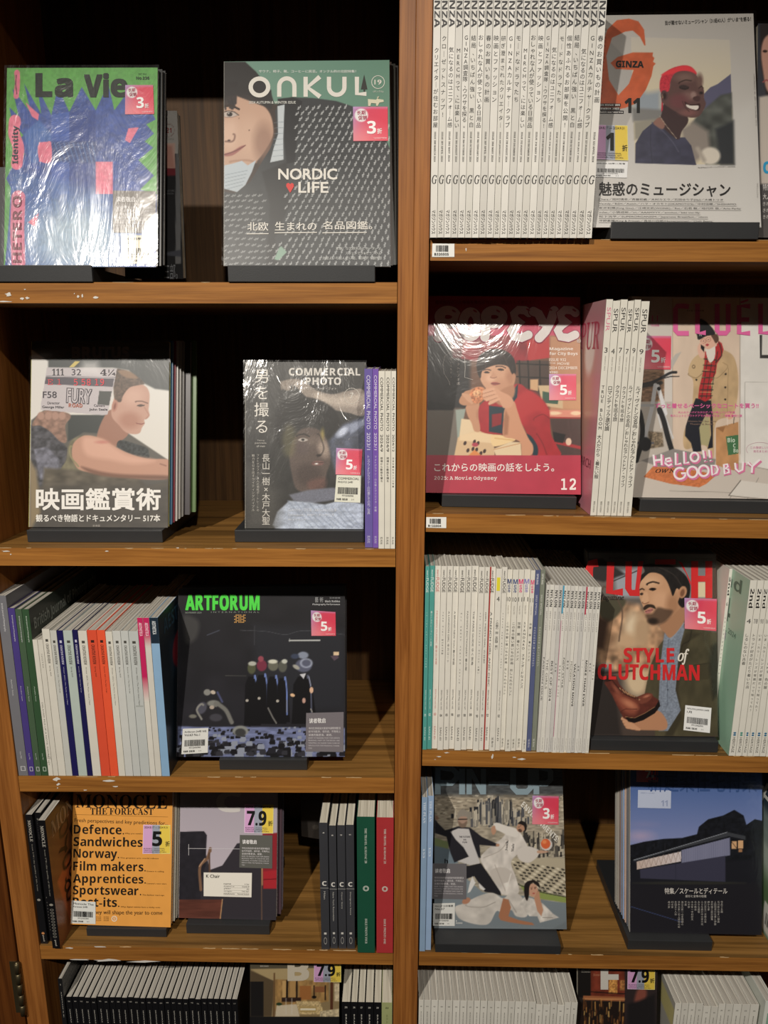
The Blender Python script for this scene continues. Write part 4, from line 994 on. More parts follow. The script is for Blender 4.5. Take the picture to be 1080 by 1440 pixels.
for row in range(27):
    for col_ in range(26):
        x = 20+col_*40+(row % 2)*20+r.uniform(-5, 5); y = 268+row*38+r.uniform(-6, 6)
        if y < 268+abs(x-560)*0.16+(60 if x > 800 else 0) or y > 1270: continue
        if x < 450 and y < 820: continue
        if 270 < x < 390 and y < 1110: continue
        a = -0.9-0.0007*(x-450)-0.0002*(y-600)
        if x < 300: a = -0.35
        dx, dy = math.cos(a)*13, math.sin(a)*13
        f.line([(x-dx, y-dy), (x-dx*0.6-dy*0.35, y-dy*0.6+dx*0.35), (x-dx*0.1+dy*0.3, y-dy*0.1-dx*0.3), (x+dx*0.3-dy*0.35, y+dy*0.3+dx*0.35), (x+dx, y+dy)], 5.5, '#c4c7c8', soft=2.5, a=0.85 if x > 300 else 0.65)
f.poly([(325, 1230), (355, 1160), (368, 1150), (402, 1186), (350, 1236)], '#84a894', smooth=False)
f.poly([(10, 690), (1040, 760), (1040, 1290), (10, 1290)], '#7b7c78', soft=300, a=0.22)  # faint grey veil: the sleeve's reflection, painted over the lower cover
f.text('サウナ、椅子、靴、コーヒーに民芸。オンクル的の北欧特集！', 232, 80, 822, 98, '#e9efe9', 'r', 0.01)
cream = '#e6e2da'
for nm, x0, y0, x1, y1 in (('o', 168, 122, 302, 246), ('u', 645, 122, 775, 244)):
    pass
def thick(f, pts, wd, col, closed=False):
    """lettering stroke of constant width as one flat ribbon"""
    Pn = np.asarray(pts, float); n = len(Pn); L, R = [], []
    for i in range(n):
        a = Pn[i-1] if (i or closed) else Pn[i]; b = Pn[(i+1) % n] if (i < n-1 or closed) else Pn[i]
        t = b-a; t = t/max(np.hypot(*t), 1e-9); q = np.array([-t[1], t[0]])*wd/2
        L.append(Pn[i]+q); R.append(Pn[i]-q)
    V = np.array(L+R); m_ = n if closed else n-1
    T = [(i, (i+1) % n, n+(i+1) % n) for i in range(m_)]+[(i, n+(i+1) % n, n+i) for i in range(m_)]
    f._put(V, np.array(T), col)
def arc(cx, cy, rx, ry, a0, a1, n=22): return [(cx+rx*math.cos(math.radians(a0+(a1-a0)*k/n)), cy+ry*math.sin(math.radians(a0+(a1-a0)*k/n))) for k in range(n+1)]
thick(f, arc(236, 184, 53, 51, 0, 345, 26), 26, cream, True)
thick(f, [(356, 244), (356, 180)]+arc(402, 178, 46, 46, 180, 360, 12)+[(448, 244)], 26, cream)
thick(f, [(516, 122), (516, 244)], 26, cream); thick(f, [(602, 122), (528, 186), (604, 244)], 28, cream)
thick(f, [(658, 122), (658, 186)]+arc(705, 186, 47, 46, 180, 0, 12)+[(752, 122)], 26, cream)
thick(f, [(828, 122), (828, 226), (886, 226)], 26, cream)
f.shape([(872, 108), (892, 198), (878, 198), (878, 212), (868, 212), (868, 198), (852, 198)], '#33332f')
f.text('2024 AUTUMN & WINTER ISSUE', 172, 270, 456, 286, '#e0e0da', 'r', 0.01)
thick(f, arc(957, 155, 39, 39, 0, 350, 30), 3.5, cream, True); f.text('19', 935, 140, 978, 170, cream, 'r', 0.02).text('(オンクル)', 927, 206, 990, 220, cream)
f.shape([(895, 258), (945, 262), (965, 240), (950, 246), (958, 258), (990, 262), (992, 275), (965, 280), (955, 300), (945, 298), (945, 285), (915, 282), (910, 300), (897, 300)], '#d9d6bc')
f.text('NORDIC', 350, 680, 708, 748, cream, 'r', 0.035).text('LIFE', 472, 762, 655, 828, cream, 'r', 0.035)
f.shape([(422, 828), (398, 788), (400, 772), (412, 767), (422, 775), (432, 767), (444, 774), (445, 790)], '#d8433f')
f.text('北欧', 163, 1005, 290, 1058, cream, 'r', 0.01).text('生まれの', 330, 1003, 582, 1056, cream, 'r', 0.01).text('名品図鑑。', 622, 1000, 922, 1050, cream, 'r', 0.01)
for a, b in ((160, 292), (328, 585), (618, 888)): thick(f, [(a, 1077-(a > 300)*6), (b, 1076-(a > 300)*8)], 5, cream)
f.text('素敵！な北欧名品とセーターよ', 700, 1156, 975, 1174, '#d4d6d4').text('スウェーデン&ゼラブウム', 758, 1185, 975, 1203, '#d4d6d4').text('北欧よいちばん近い街、軽井沢・御代田', 618, 1214, 978, 1234, '#d4d6d4')
m.cover(wrap=M_WRAP_LOW, seed=9)
m.red_sticker([(806, 514), (1018, 512), (1016, 305), (804, 305)], '3')
d = stack(m, 3, ['#3a2b22', '#202018', '#2b2a2a'], 0.006, 'copies behind the speckled knit cover', 'dark magazine behind the speckled knit cover, %s of three', dx=[0.003, 0.009, 0.013], drop=0.0)
stand(-0.2535, -0.034, m.org[1]-0.0036, 'L1', lip=0.003, hb=0.021, label='black magazine stand under the speckled knit cover', rest=(m.org[1], d, 0.16), depth=0.22)

# ------------------------------------------------------------------ second left shelf: film still with clapperboard
m = Mag('magazine', 'film issue with a woman in profile behind a clapperboard, white Japanese title', [(44.5, 480), (238, 480), (236, 742.2), (40.5, 741)], ('L2',), t=0.008, base='#d3d0c9', sheet=(40, 480, 5.4), spine='#c9c46a')
f = m.f
f.grad(0, 0, '#cfcdca', 0, 900, '#d4d0c8')
f.poly([(20, -20), (1080, -20), (1080, 375), (960, 360), (920, 340), (840, 300), (760, 220), (640, 200), (150, 200), (150, 150), (20, 60)], '#4b4f50', soft=14)
f.rect(20, -20, 1080, 60, '#2f3134', soft=20)
f.poly([(20, 600), (120, 520), (280, 560), (620, 560), (760, 700), (1060, 900), (1070, 1080), (1070, 1500), (10, 1500)], '#5d5a54', soft=10)
f.poly([(20, 640), (160, 640), (300, 820), (250, 1000), (200, 1100), (80, 1100), (20, 900)], '#4a4a50', soft=14, tex=(0.6, 30, 24)).poly([(40, 820), (140, 800), (240, 900), (200, 1060), (90, 1050)], '#6e6f7c', soft=14, tex=(0.4, 26, 30))
f.poly([(300, 560), (620, 560), (560, 700), (420, 690), (300, 760)], '#3a3f3e', soft=10)
# body
f.poly([(300, 800), (340, 740), (430, 712), (560, 740), (660, 800), (640, 1000), (480, 1100), (220, 1120), (240, 980), (290, 900)], '#6f6a54', smooth=True, soft=8, tex=(0.3, 40, 60))
f.poly([(120, 960), (800, 1010), (900, 1100), (1070, 1060), (1070, 1500), (60, 1500)], '#5f584c', soft=24, tex=(0.35, 80, 40))
f.poly([(520, 720), (560, 600), (620, 520), (690, 560), (760, 690), (700, 760), (660, 800), (560, 760)], '#9c6f5c', smooth=True, soft=8)
f.poly([(650, 430), (700, 350), (790, 315), (880, 335), (918, 390), (916, 480), (912, 520), (920, 560), (905, 585), (880, 595), (882, 625), (862, 655), (845, 695), (800, 705), (740, 690), (690, 640), (630, 560)], '#bd9280', smooth=True, soft=6)
f.ell(790, 420, 80, 60, '#c9a18f', soft=60).ell(770, 600, 80, 60, '#a5705c', soft=50, a=0.7)
f.poly([(640, 220), (720, 215), (820, 260), (880, 320), (850, 330), (770, 350), (720, 410), (700, 460), (655, 440), (645, 340)], '#5d4d43', smooth=True, soft=8, tex=(0.4, 12, 12)).poly([(680, 225), (760, 225), (830, 280), (740, 275)], '#8a6d56', soft=14, smooth=True)
f.ell(655, 490, 22, 46, '#b27e6c', rot=12, soft=6).ell(656, 492, 9, 26, '#8a5546', rot=12, soft=6)
f.line([(815, 460), (860, 455), (905, 470)], 8, '#6b4e42', smooth=True, soft=6).poly([(822, 488), (850, 478), (885, 486), (850, 496)], '#4b3a34', smooth=True, soft=4).line([(820, 620), (855, 628), (878, 622)], 6, '#7c3f38', smooth=True, soft=4).line([(880, 500), (916, 560), (890, 590)], 6, '#a87866', soft=6)
f.poly([(700, 750), (820, 780), (900, 810), (915, 850), (910, 885), (820, 870), (700, 820), (670, 790)], '#35393a', smooth=True, soft=6, tex=(0.6, 14, 14))
f.poly([(330, 860), (345, 770), (430, 715), (560, 740), (640, 790), (760, 850), (900, 890), (1060, 898), (1066, 960), (1060, 1040), (900, 1050), (740, 1030), (560, 1010), (400, 980), (350, 930)], '#bb8c76', smooth=True, soft=8)
f.poly([(420, 730), (560, 745), (660, 810), (760, 862), (960, 905), (800, 930), (620, 900), (440, 860)], '#d0a08a', smooth=True, soft=40).poly([(400, 950), (560, 990), (740, 1010), (1060, 1020), (1050, 1048), (740, 1040), (500, 1010)], '#7e5a4a', soft=20, smooth=True)
f.ell(560, 765, 50, 12, '#b86a60', soft=14, a=0.6).line([(1000, 930), (1045, 945)], 8, '#8a5f50', soft=8)
f.line([(330, 800), (320, 870), (380, 950)], 12, '#8c8460', smooth=True, soft=6)
# hand and clapperboard
f.poly([(50, 590), (90, 540), (180, 520), (300, 545), (320, 580), (280, 640), (290, 760), (240, 760), (170, 690), (90, 640), (30, 640)], '#8f6f60', smooth=True, soft=8, tex=(0.3, 30, 24))
for x in (95, 150, 205, 255): f.ell(x, 566, 26, 30, '#a98474', soft=10)
f.poly([(310, 195), (355, 150), (392, 152), (345, 196)], '#c6b25e')
f.poly([(140, 198), (672, 206), (655, 300), (600, 557), (560, 560), (92, 520), (95, 470), (120, 330)], '#b9b2b6', soft=3)
f.poly([(133, 268), (650, 282), (640, 345), (122, 325)], '#57535c', soft=3).poly([(538, 376), (632, 380), (612, 486), (524, 480)], '#4b4e4c', soft=3)
f.line([(137, 262), (665, 274)], 3, '#6d6870')
f.poly([(420, 150), (520, 150), (560, 260), (380, 250)], '#d8d6d6', soft=60, a=0.6)
# lower part blended softly to dark grey
f.poly([(10, 1110), (1080, 1080), (1080, 1500), (10, 1500)], '#4c4947', soft=120, a=0.75)
f.poly([(10, 900), (60, 980), (90, 1300), (10, 1440)], '#8a7a5e', soft=30)
f.text('BRUTUS', 330, 40, 765, 132, '#77706d', 'b', 0.05).text('magazine house', 90, 78, 290, 90, '#5c5c5e').text('特別編集', 812, 74, 915, 98, '#7a7876')
f.text('111', 180, 208, 270, 258, '#4a464c', 's').text('32', 328, 210, 400, 258, '#55515a', 'r').text('4¼', 545, 212, 660, 262, '#4a464c', 's')
f.text('E 1', 145, 285, 250, 330, '#d2545e', 'm').text('5 58 19', 345, 284, 575, 336, '#e25560', 'm', 0.015)
f.text('F58', 110, 380, 215, 430, '#4f4b52', 'r', 0.01).text('Director', 145, 458, 238, 478, '#5c565e').text('George Miller', 105, 488, 272, 512, '#4f4b52', 'r', 0.01, rot=1)
f.text('FURY', 285, 352, 480, 470, '#5a555c', 'r', 0.05, rot=3).text('FURY', 292, 358, 474, 464, '#c9c2c6', 'r', 0.0, rot=3).text('ROAD', 306, 470, 410, 500, '#b5654f', 'b', rot=2).text('Camera', 498, 478, 580, 496, '#5c565e').text('John Seale', 462, 508, 600, 530, '#4f4b52', 'r', 0.01)
f.sheet(0, 420, 3.6)
f.text('映画鑑賞術', 183, 958, 815, 1072, '#f2efea', 'r', 0.03).text('観るべき物語とドキュメンタリー 517本', 183, 1092, 812, 1130, '#efece6', 'r', 0.02)
f.text('合本版', 470, 1144, 508, 1155, '#b8b2ab')
m.cover(wrap=M_WRAP_LOW, seed=13)
d = stack(m, 7, ['#3a6a8c', '#8f2f3c', '#bdb9b4', '#a9a6a1', '#8f8c88', '#3a3438', '#4f6b36'], [0.006, 0.004, 0.006, 0.007, 0.006, 0.008, 0.006], 'magazines stacked behind the clapperboard cover', 'magazine leaning behind the clapperboard cover, %s from the front', dx=[0.0035, 0.006, 0.009, 0.012, 0.015, 0.025, 0.033], drop=-0.0002)
stand(-0.6203, -0.3915, 0.034, 'L2', label='black magazine stand under the clapperboard cover', rest=(m.org[1], d, 0.16), depth=0.2)

# ------------------------------------------------------------------ second left shelf: reclining man in black and white
m = Mag('magazine', 'photo magazine with a dim portrait of a reclining man, arm over head', [(345, 509), (513.3, 509.6), (511, 743.8), (345, 743)], ('L2',), t=0.008, base='#2c2b29', sheet=(340, 505, 6.0), spine='#d8d4c8')
f = m.f
f.C = f.C*1.0; f.grain(0.3, 60, 60)
f.poly([(330, 200), (370, 180), (430, 170), (520, 185), (620, 260), (760, 300), (900, 270), (1030, 270), (1040, 480), (900, 460), (760, 430), (640, 380), (560, 340), (470, 250), (420, 220), (400, 270), (340, 250)], '#8f8378', smooth=True, soft=12)
f.poly([(620, 290), (780, 320), (1040, 300), (1040, 400), (800, 400), (640, 350)], '#b5a89a', smooth=True, soft=40)
for x in (330, 365, 400, 425): f.line([(x, 190), (x+8, 260)], 12, '#7a6d62', soft=10)
f.poly([(300, 420), (420, 330), (620, 340), (780, 430), (820, 560), (740, 680), (640, 560), (520, 560), (430, 700), (330, 760), (280, 620)], '#1f1d1c', smooth=True, soft=16)
f.poly([(430, 700), (500, 600), (620, 590), (700, 660), (740, 760), (750, 860), (720, 960), (690, 1040), (560, 1120), (460, 1100), (420, 960), (400, 820)], '#5c4d46', smooth=True, soft=16)
f.ell(690, 760, 48, 80, '#9c8a7c', rot=-20, soft=40).ell(600, 690, 60, 40, '#6b5b52', soft=40).ell(560, 980, 110, 90, '#4a3c37', soft=60).ell(500, 760, 60, 60, '#5a4b47', soft=50)
f.poly([(380, 560), (450, 600), (440, 800), (370, 820), (340, 680)], '#6e6844', smooth=True, soft=50, a=0.6).ell(682, 640, 16, 44, '#b3a14a', soft=24, a=0.7)
f.line([(465, 660), (520, 640), (570, 660)], 10, '#26201d', smooth=True, soft=8).poly([(475, 690), (515, 672), (560, 690), (515, 704)], '#b7aea6', smooth=True, soft=6).ell(516, 688, 14, 11, '#1f1a18', soft=5)
f.line([(640, 640), (690, 740), (680, 800), (640, 830)], 10, '#2c2421', smooth=True, soft=10, a=0.7).ell(650, 820, 20, 10, '#2b211e', soft=8)
f.poly([(590, 880), (640, 865), (690, 875), (680, 900), (630, 905), (595, 900)], '#7a5650', smooth=True, soft=10).ell(630, 890, 14, 6, '#e6e1da', soft=6).line([(585, 884), (690, 880)], 4, '#3a2420', smooth=True)
f.poly([(560, 1040), (700, 1010), (700, 1100), (580, 1120)], '#6e4c44', smooth=True, soft=40, a=0.8)
f.poly([(730, 700), (850, 560), (1040, 480), (1040, 1000), (800, 1000), (760, 860)], '#4f5566', soft=30, tex=(0.4, 60, 40)).ell(850, 620, 60, 30, '#c2cbe0', rot=-40, soft=26).poly([(900, 560), (1040, 510), (1040, 560), (920, 640)], '#8b94aa', soft=20)
f.poly([(400, 1150), (560, 1110), (760, 1090), (900, 1100), (860, 1180), (600, 1220), (440, 1200)], '#6f7280', soft=16)
f.poly([(300, 1290), (400, 1200), (560, 1210), (700, 1230), (860, 1190), (1040, 1230), (1040, 1450), (300, 1450), (260, 1400)], '#aeb9cc', soft=14, tex=(0.25, 70, 24))
for k in range(9): f.line([(400+k*60, 1210+k*6), (470+k*66, 1290+k*14), (600+k*55, 1420)], 8, '#808ca3', smooth=True, soft=10, a=0.7)
f.poly([(30, 900), (330, 1120), (300, 1440), (30, 1440)], '#55534f', soft=120, a=0.7).grain(0.2, 5, 5, 4)
f.text('COMMERCIAL', 398, 76, 1000, 142, '#dcd9d2', 'b', 0.015).text('PHOTO', 540, 157, 838, 222, '#dcd9d2', 'b', 0.015).text('コマーシャル・フォト', 548, 243, 800, 266, '#cfccc5')
thick(f, arc(928, 316, 64, 66, 0, 350, 30), 4, '#cfcabf', True); f.text('7', 912, 290, 944, 340, '#d8d4ca')
f.vtext('男を撮る', 168, 75, 650, 122, '#ece8e0', 'r', 0.0)
f.text('Taking', 130, 688, 192, 702, '#cfcbc4').text('portraits', 112, 710, 208, 726, '#cfcbc4', 'r', 0.01).text('of men', 126, 734, 196, 750, '#cfcbc4', 'r', 0.01)
f.vtext('長山一樹×木戸大聖', 205, 810, 1400, 66, '#dcd8d0').vtext('フォトグラファー8人の男性ポートレートの', 137, 808, 1290, 22, '#c9c5bd', 'r', 0.01).vtext('魅力を引き出すライティングバイブル', 98, 808, 1290, 24, '#c9c5bd', 'r', 0.01)
f.text('GLAYのライブ写真／KATSUNOの仕事', 392, 1262, 800, 1290, '#e9edf4').text('「photobook」BABY／本の作り方', 392, 1306, 780, 1330, '#e9edf4').text('MVメイキング', 392, 1345, 545, 1366, '#e9edf4')
m.cover(wrap=M_WRAP, seed=21)
m.red_sticker([(792, 980), (1005, 988), (1018, 768), (798, 757)], '5')
m.barcode([(782, 1208), (1000, 1216), (1008, 990), (800, 985)], 'COMMERCIAL', 'PHOTO 24年', 'RMB: 185.00', tint='#dcdcca')
d = stack(m, 2, ['#2b2a29', '#3b3a38'], 0.007, 'copies behind the reclining man cover', 'copy behind the reclining man cover, %s of two', dx=[0.001, 0.0018])
stand(-0.271, -0.0535, 0.0378, 'L2', label='black magazine stand under the reclining man cover', rest=(m.org[1], d, 0.16), depth=0.2)

# ------------------------------------------------------------------ third left shelf: dark stage photograph
m = Mag('magazine', 'square black art magazine with five cloaked figures and green title letters', [(251.4, 827.8), (485, 825.3), (485, 1064), (248.3, 1064.6)], ('L3',), t=0.014, base='#222126', sheet=(250, 820, 4.5), spine='#4a484a')
f = m.f
f.grad(0, 0, '#1f1e22', 0, 900, '#26252c').grain(0.25, 120, 90)
f.poly([(480, 260), (1060, 300), (1060, 800), (480, 800)], '#282930', soft=60)
f.poly([(40, 200), (130, 240), (120, 340), (60, 380), (40, 300)], '#4d4c4b', smooth=True, soft=30, a=0.7).line([(485, 270), (483, 390)], 5, '#3c3d44').line([(185, 328), (262, 298)], 6, '#565d70', a=0.7)
f.line([(300, 585), (430, 586)], 4, '#50504c').line([(705, 362), (898, 361)], 8, '#b9bcbc').line([(705, 352), (705, 368)], 4, '#b9bcbc').line([(430, 300), (560, 305), (680, 325), (800, 300), (1060, 325)], 2.5, '#5c5f66', smooth=True, a=0.8)
f.rect(985, 434, 1020, 456, '#e3c6a0').poly([(965, 460), (1010, 455), (1020, 470), (990, 490)], '#5b4a58')
# floor with rubble
f.poly([(0, 905), (1070, 915), (1070, 1110), (0, 1110)], '#6f78a0', soft=10, tex=(0.3, 60, 10))
r = random.Random(8)
for k in range(260):
    y = 905+r.random()**0.8*190; x = r.uniform(0, 1060); s = 6+(y-900)*0.10*r.uniform(0.7, 1.4)
    if y < 960 and x < 130: continue
    c = r.choice(['#17161b', '#17161b', '#23222a', '#34343c', '#8f96a8'])
    f.poly([(x-s, y), (x-s*0.7, y-s*0.8), (x+s*0.8, y-s*0.9), (x+s, y), (x+s*0.9, y+s*0.5), (x-s*0.8, y+s*0.5)], c, soft=2.5)
f.ell(395, 935, 50, 34, '#8a8c88', soft=10).ell(395, 945, 34, 26, '#3d3e3f', soft=8)
# walking figures
def cloak(f, x, top, w_, bot, lean=0, edge='#6f86c8'):
    f.poly([(x-w_*0.5, top+70), (x-w_*0.25, top+20), (x+w_*0.3, top+20), (x+w_*0.5, top+80), (x+w_*0.62, bot-120), (x+w_*0.75+lean, bot), (x-w_*0.6, bot), (x-w_*0.55, top+240)], '#0e0d12', smooth=False, soft=6)
    f.line([(x+w_*0.25, top+30), (x+w_*0.42, top+90), (x+w_*0.46, top+250)], 9, edge, smooth=True, soft=4)
cloak(f, 465, 570, 80, 900); cloak(f, 530, 560, 80, 890, 30); cloak(f, 600, 570, 76, 890, 30); cloak(f, 660, 580, 66, 880); cloak(f, 790, 570, 120, 890, 0, '#555a70')
f.ell(466, 536, 26, 38, '#55583f', soft=8).ell(470, 508, 26, 14, '#b5b7ac', soft=6).ell(530, 520, 32, 36, '#7d2f45', soft=8).ell(524, 478, 18, 18, '#9c4858', soft=6).ell(602, 520, 33, 34, '#6b6b5e', soft=8).ell(600, 495, 30, 13, '#d4d4c4', soft=6)
f.ell(662, 525, 28, 38, '#5b5c54', soft=8).ell(674, 494, 18, 14, '#c4c6bc', soft=6).ell(795, 520, 52, 42, '#5c6076', soft=10).ell(812, 505, 34, 26, '#a9b1c8', soft=10, ring=8).ell(792, 455, 34, 22, '#8a93a8', soft=8).ell(740, 462, 26, 16, '#3d465e', soft=8).ell(748, 530, 24, 12, '#a7a59c', rot=30, soft=6)
for x, y in ((437, 742), (513, 728), (630, 745)): f.ell(x, y, 9, 9, '#b9b2a8')
f.ell(725, 708, 15, 10, '#e8bd92', rot=20).ell(797, 742, 11, 17, '#c79c8c').ell(845, 676, 12, 20, '#e0b596').line([(570, 790), (600, 850), (622, 885)], 9, '#8f8d88', a=0.8).line([(840, 795), (850, 815)], 6, '#a39e96').line([(688, 740), (688, 815)], 6, '#7c7f8c', a=0.8)
f.poly([(770, 575), (810, 570), (795, 605)], '#cfcfd6').line([(828, 590), (842, 650)], 5, '#9aa0b8')
# crouching group
f.poly([(70, 870), (110, 780), (160, 680), (230, 670), (280, 740), (320, 820), (355, 890), (300, 905), (90, 905)], '#26252b', smooth=True, soft=8)
f.ell(185, 690, 22, 20, '#8b8a86', soft=6).ell(222, 690, 16, 12, '#c5b6a6', rot=20).ell(150, 790, 30, 40, '#50505e', rot=30, soft=10).ell(225, 760, 40, 20, '#84847f', soft=8).ell(215, 785, 15, 12, '#b5a698').line([(240, 770), (300, 800), (340, 880)], 26, '#777672', smooth=True, soft=8).line([(160, 770), (120, 800), (150, 860)], 12, '#8d8b86', smooth=True, soft=6).ell(240, 850, 40, 24, '#44434c', soft=8).line([(250, 690), (280, 750)], 12, '#4d527a', soft=6)
f.ell(95, 842, 24, 12, '#77756c', soft=6)
f.text('ARTFORUM', 48, 70, 517, 172, '#56e84e', 'b', 0.03).text('I N T E R N A T I O N A L', 210, 178, 515, 188, '#8a938c').text('NOVEMBER 2024', 48, 181, 150, 191, '#8a938c', 'b')
for k in range(2):
    for i in range(4):
        for j in range(6):
            if (i*3+j*2+k) % 4: f.shape([(356+k*38+i*9, 198+j*9), (363+k*38+i*9, 198+j*9), (363+k*38+i*9, 205+j*9), (356+k*38+i*9, 205+j*9)], '#c99a58')
f.text('Critical Issues', 930, 67, 1025, 78, '#55565a').text('藝 術', 868, 88, 920, 122, '#b0b2b4', 'r').text('芸術論壇', 960, 88, 1028, 98, '#9b9da0').text('Mark Rothko', 932, 107, 1026, 121, '#c9cacc', 'b').text('Photography Performance', 852, 128, 1026, 142, '#c9cacc', 'b')
m.cover(wrap=M_WRAP, seed=31)
m.red_sticker([(845, 332), (1000, 332), (998, 182), (842, 172)], '5')
m.notice([(808, 1064), (1048, 1068), (1050, 814), (812, 820)], '#787278')
m.barcode([(24, 1082), (190, 1072), (193, 915), (32, 920)], 'Artforum 24年 9月', 'Vol.63 No.1', 'RMB: 258.00', tint='#dcdcd8')
d = stack(m, 1, ['#2a292c'], 0.006, None, 'thin dark magazine leaning behind the stage figures cover', dx=0.002)
stand(-0.3136, -0.1564, 0.0215, 'L3', label='black magazine stand under the stage figures cover', rest=(m.org[1], d, 0.14), depth=0.2)

# ------------------------------------------------------------------ top right shelf: portrait with red hair
def fix_right(c, xmax):
    c = [p.copy() for p in c]
    for i, j in ((0, 1), (3, 2)):
        u = c[j]-c[i]
        if c[j][0] > xmax: c[j] = c[i]+u*((xmax-c[i][0])/u[0])
    return c
def fix_left(xmin_b, xmin_t=None):
    def g(c):
        c = [p.copy() for p in c]
        u = c[1]-c[0]
        if c[0][0] < xmin_b: c[0] = c[1]-u*((c[1][0]-xmin_b)/u[0])
        u = c[2]-c[3]; xt = xmin_t if xmin_t is not None else xmin_b
        if c[3][0] < xt: c[3] = c[2]-u*((c[2][0]-xt)/u[0])
        return c
    return g
m = Mag('magazine', 'grey magazine with a smiling person with short red hair, orange brushed letter G', [(849.6, 21.5), (1059.4, 19), (1070.5, 319.9), (834, 320)], ('R1', 0.0165), t=0.009, base='#c4c0bb', sheet=(800, 0, 3.789), fix=fix_left(0.2835), spine='#b3aea8')
f = m.f
f.grad(0, 60, '#b5b0aa', 0, 1200, '#cbc8c4').poly([(180, 170), (420, 400), (210, 840), (120, 840), (120, 240)], '#9a9794', soft=6, a=0.5)
f.poly([(860, 560), (1000, 500), (1025, 1200), (860, 1200)], '#c9c7c3', soft=90, a=0.5)
org_ = '#c2582c'
f.sheet(880, 40, 6.75)
f.poly([(48, 62), (985, 85), (1030, 1250), (88, 1232)], '#c3bcb0', soft=4, grad=((500, 60), (500, 520), '#cbbfa4'))
f.poly([(60, 480), (200, 560), (330, 540), (330, 800), (80, 800)], '#8f99a3', soft=60).poly([(60, 700), (400, 720), (400, 830), (70, 830)], '#7b7a78', soft=30).poly([(80, 830), (330, 800), (300, 1000), (85, 1000)], '#8f8a7c', soft=30)
f.poly([(740, 570), (800, 510), (870, 480), (995, 388), (1005, 700), (740, 760)], '#5b5a75', soft=8).poly([(700, 740), (780, 680), (900, 580), (1003, 560), (1028, 1245), (760, 1245), (640, 1000), (620, 850)], '#4f524e', soft=24, tex=(0.5, 110, 80)).poly([(850, 900), (1020, 820), (1028, 1245), (900, 1245)], '#2f3236', soft=40)
f.poly([(520, 900), (640, 830), (780, 920), (800, 1100), (640, 1240), (560, 1100)], '#8a8078', soft=50)
# shirt
f.poly([(88, 1232), (92, 1040), (160, 920), (255, 840), (330, 860), (420, 940), (510, 980), (560, 980), (620, 1060), (668, 1250)], '#3c3c50', smooth=False, soft=6, tex=(0.2, 80, 60))
f.line([(255, 850), (350, 920), (440, 1020), (500, 1120)], 7, '#55556a', smooth=True, soft=8).line([(238, 880), (232, 1040), (250, 1230)], 5, '#31313f', soft=6)
# neck
f.poly([(262, 840), (330, 780), (380, 640), (560, 760), (590, 830), (530, 920), (500, 1000), (420, 950), (330, 870)], '#3f2c2e', smooth=True, soft=8).poly([(262, 840), (320, 790), (370, 850), (350, 900), (300, 880)], '#8c6458', smooth=True, soft=14)
f.line([(330, 785), (370, 850), (440, 940), (480, 990)], 4, '#b9a48e', smooth=True, soft=3)
# head
f.poly([(320, 480), (345, 400), (430, 340), (540, 312), (620, 325), (668, 385), (640, 400), (500, 380), (450, 420), (420, 480), (410, 560), (335, 560)], '#c0283a', smooth=True, soft=8, tex=(0.25, 8, 8))
f.poly([(335, 400), (420, 350), (540, 315), (630, 335), (668, 388), (560, 365), (440, 390)], '#e0303c', smooth=True, soft=14)
f.poly([(330, 520), (338, 640), (335, 740), (350, 720), (352, 600)], '#b8243a', soft=5)
f.poly([(425, 450), (470, 380), (560, 360), (650, 385), (700, 450), (738, 530), (742, 610), (758, 660), (735, 720), (690, 780), (600, 790), (480, 740), (400, 690), (340, 640), (360, 560), (410, 540)], '#5f4340', smooth=True, soft=7)
f.ell(560, 420, 90, 40, '#7a5d55', soft=50).ell(600, 590, 70, 40, '#7c5a55', soft=40).ell(500, 640, 90, 70, '#6e3f42', soft=50).ell(700, 450, 30, 60, '#6f534c', soft=30).ell(590, 745, 80, 30, '#7a4f4c', soft=30).ell(640, 580, 26, 30, '#93766f', soft=20)
f.ell(365, 585, 33, 48, '#54383a', soft=6, rot=-8).ell(368, 590, 15, 30, '#33211f', soft=8).line([(345, 580), (352, 610)], 4, '#c4a07a')
f.line([(505, 475), (560, 445), (620, 450)], 9, '#33241f', smooth=True, soft=7).poly([(505, 500), (550, 488), (600, 510), (560, 532), (520, 522)], '#3a2b2b', smooth=True, soft=8).line([(510, 512), (560, 528), (596, 518)], 6, '#1d1414', smooth=True, soft=4).line([(690, 520), (715, 500), (735, 515)], 7, '#2b1d1b', soft=5).ell(712, 562, 20, 13, '#2c1f20', soft=8)
f.poly([(640, 600), (690, 590), (705, 620), (680, 640), (640, 625)], '#4b3131', smooth=True, soft=8).line([(690, 540), (705, 600)], 6, '#513836', soft=6)
f.poly([(555, 640), (600, 665), (660, 665), (700, 660), (705, 700), (680, 725), (620, 715), (575, 690)], '#3c2222', smooth=True, soft=6).poly([(572, 668), (620, 680), (682, 678), (688, 702), (665, 718), (615, 708), (580, 690)], '#ddd3c9', smooth=True, soft=5)
f.line([(540, 640), (560, 690), (600, 735)], 6, '#452b2b', smooth=True, soft=8)
f.ell(800, 1160, 95, 85, '#cdc4b6', soft=26).line([(680, 1090), (740, 1200)], 40, '#a69c90', soft=30)
f.text('Rei & Musicシンガーソングライター、Arlo Parks', 684, 1268, 1036, 1284, '#44403c', rot=-1.5)
f.sheet(800, 0, 3.789)
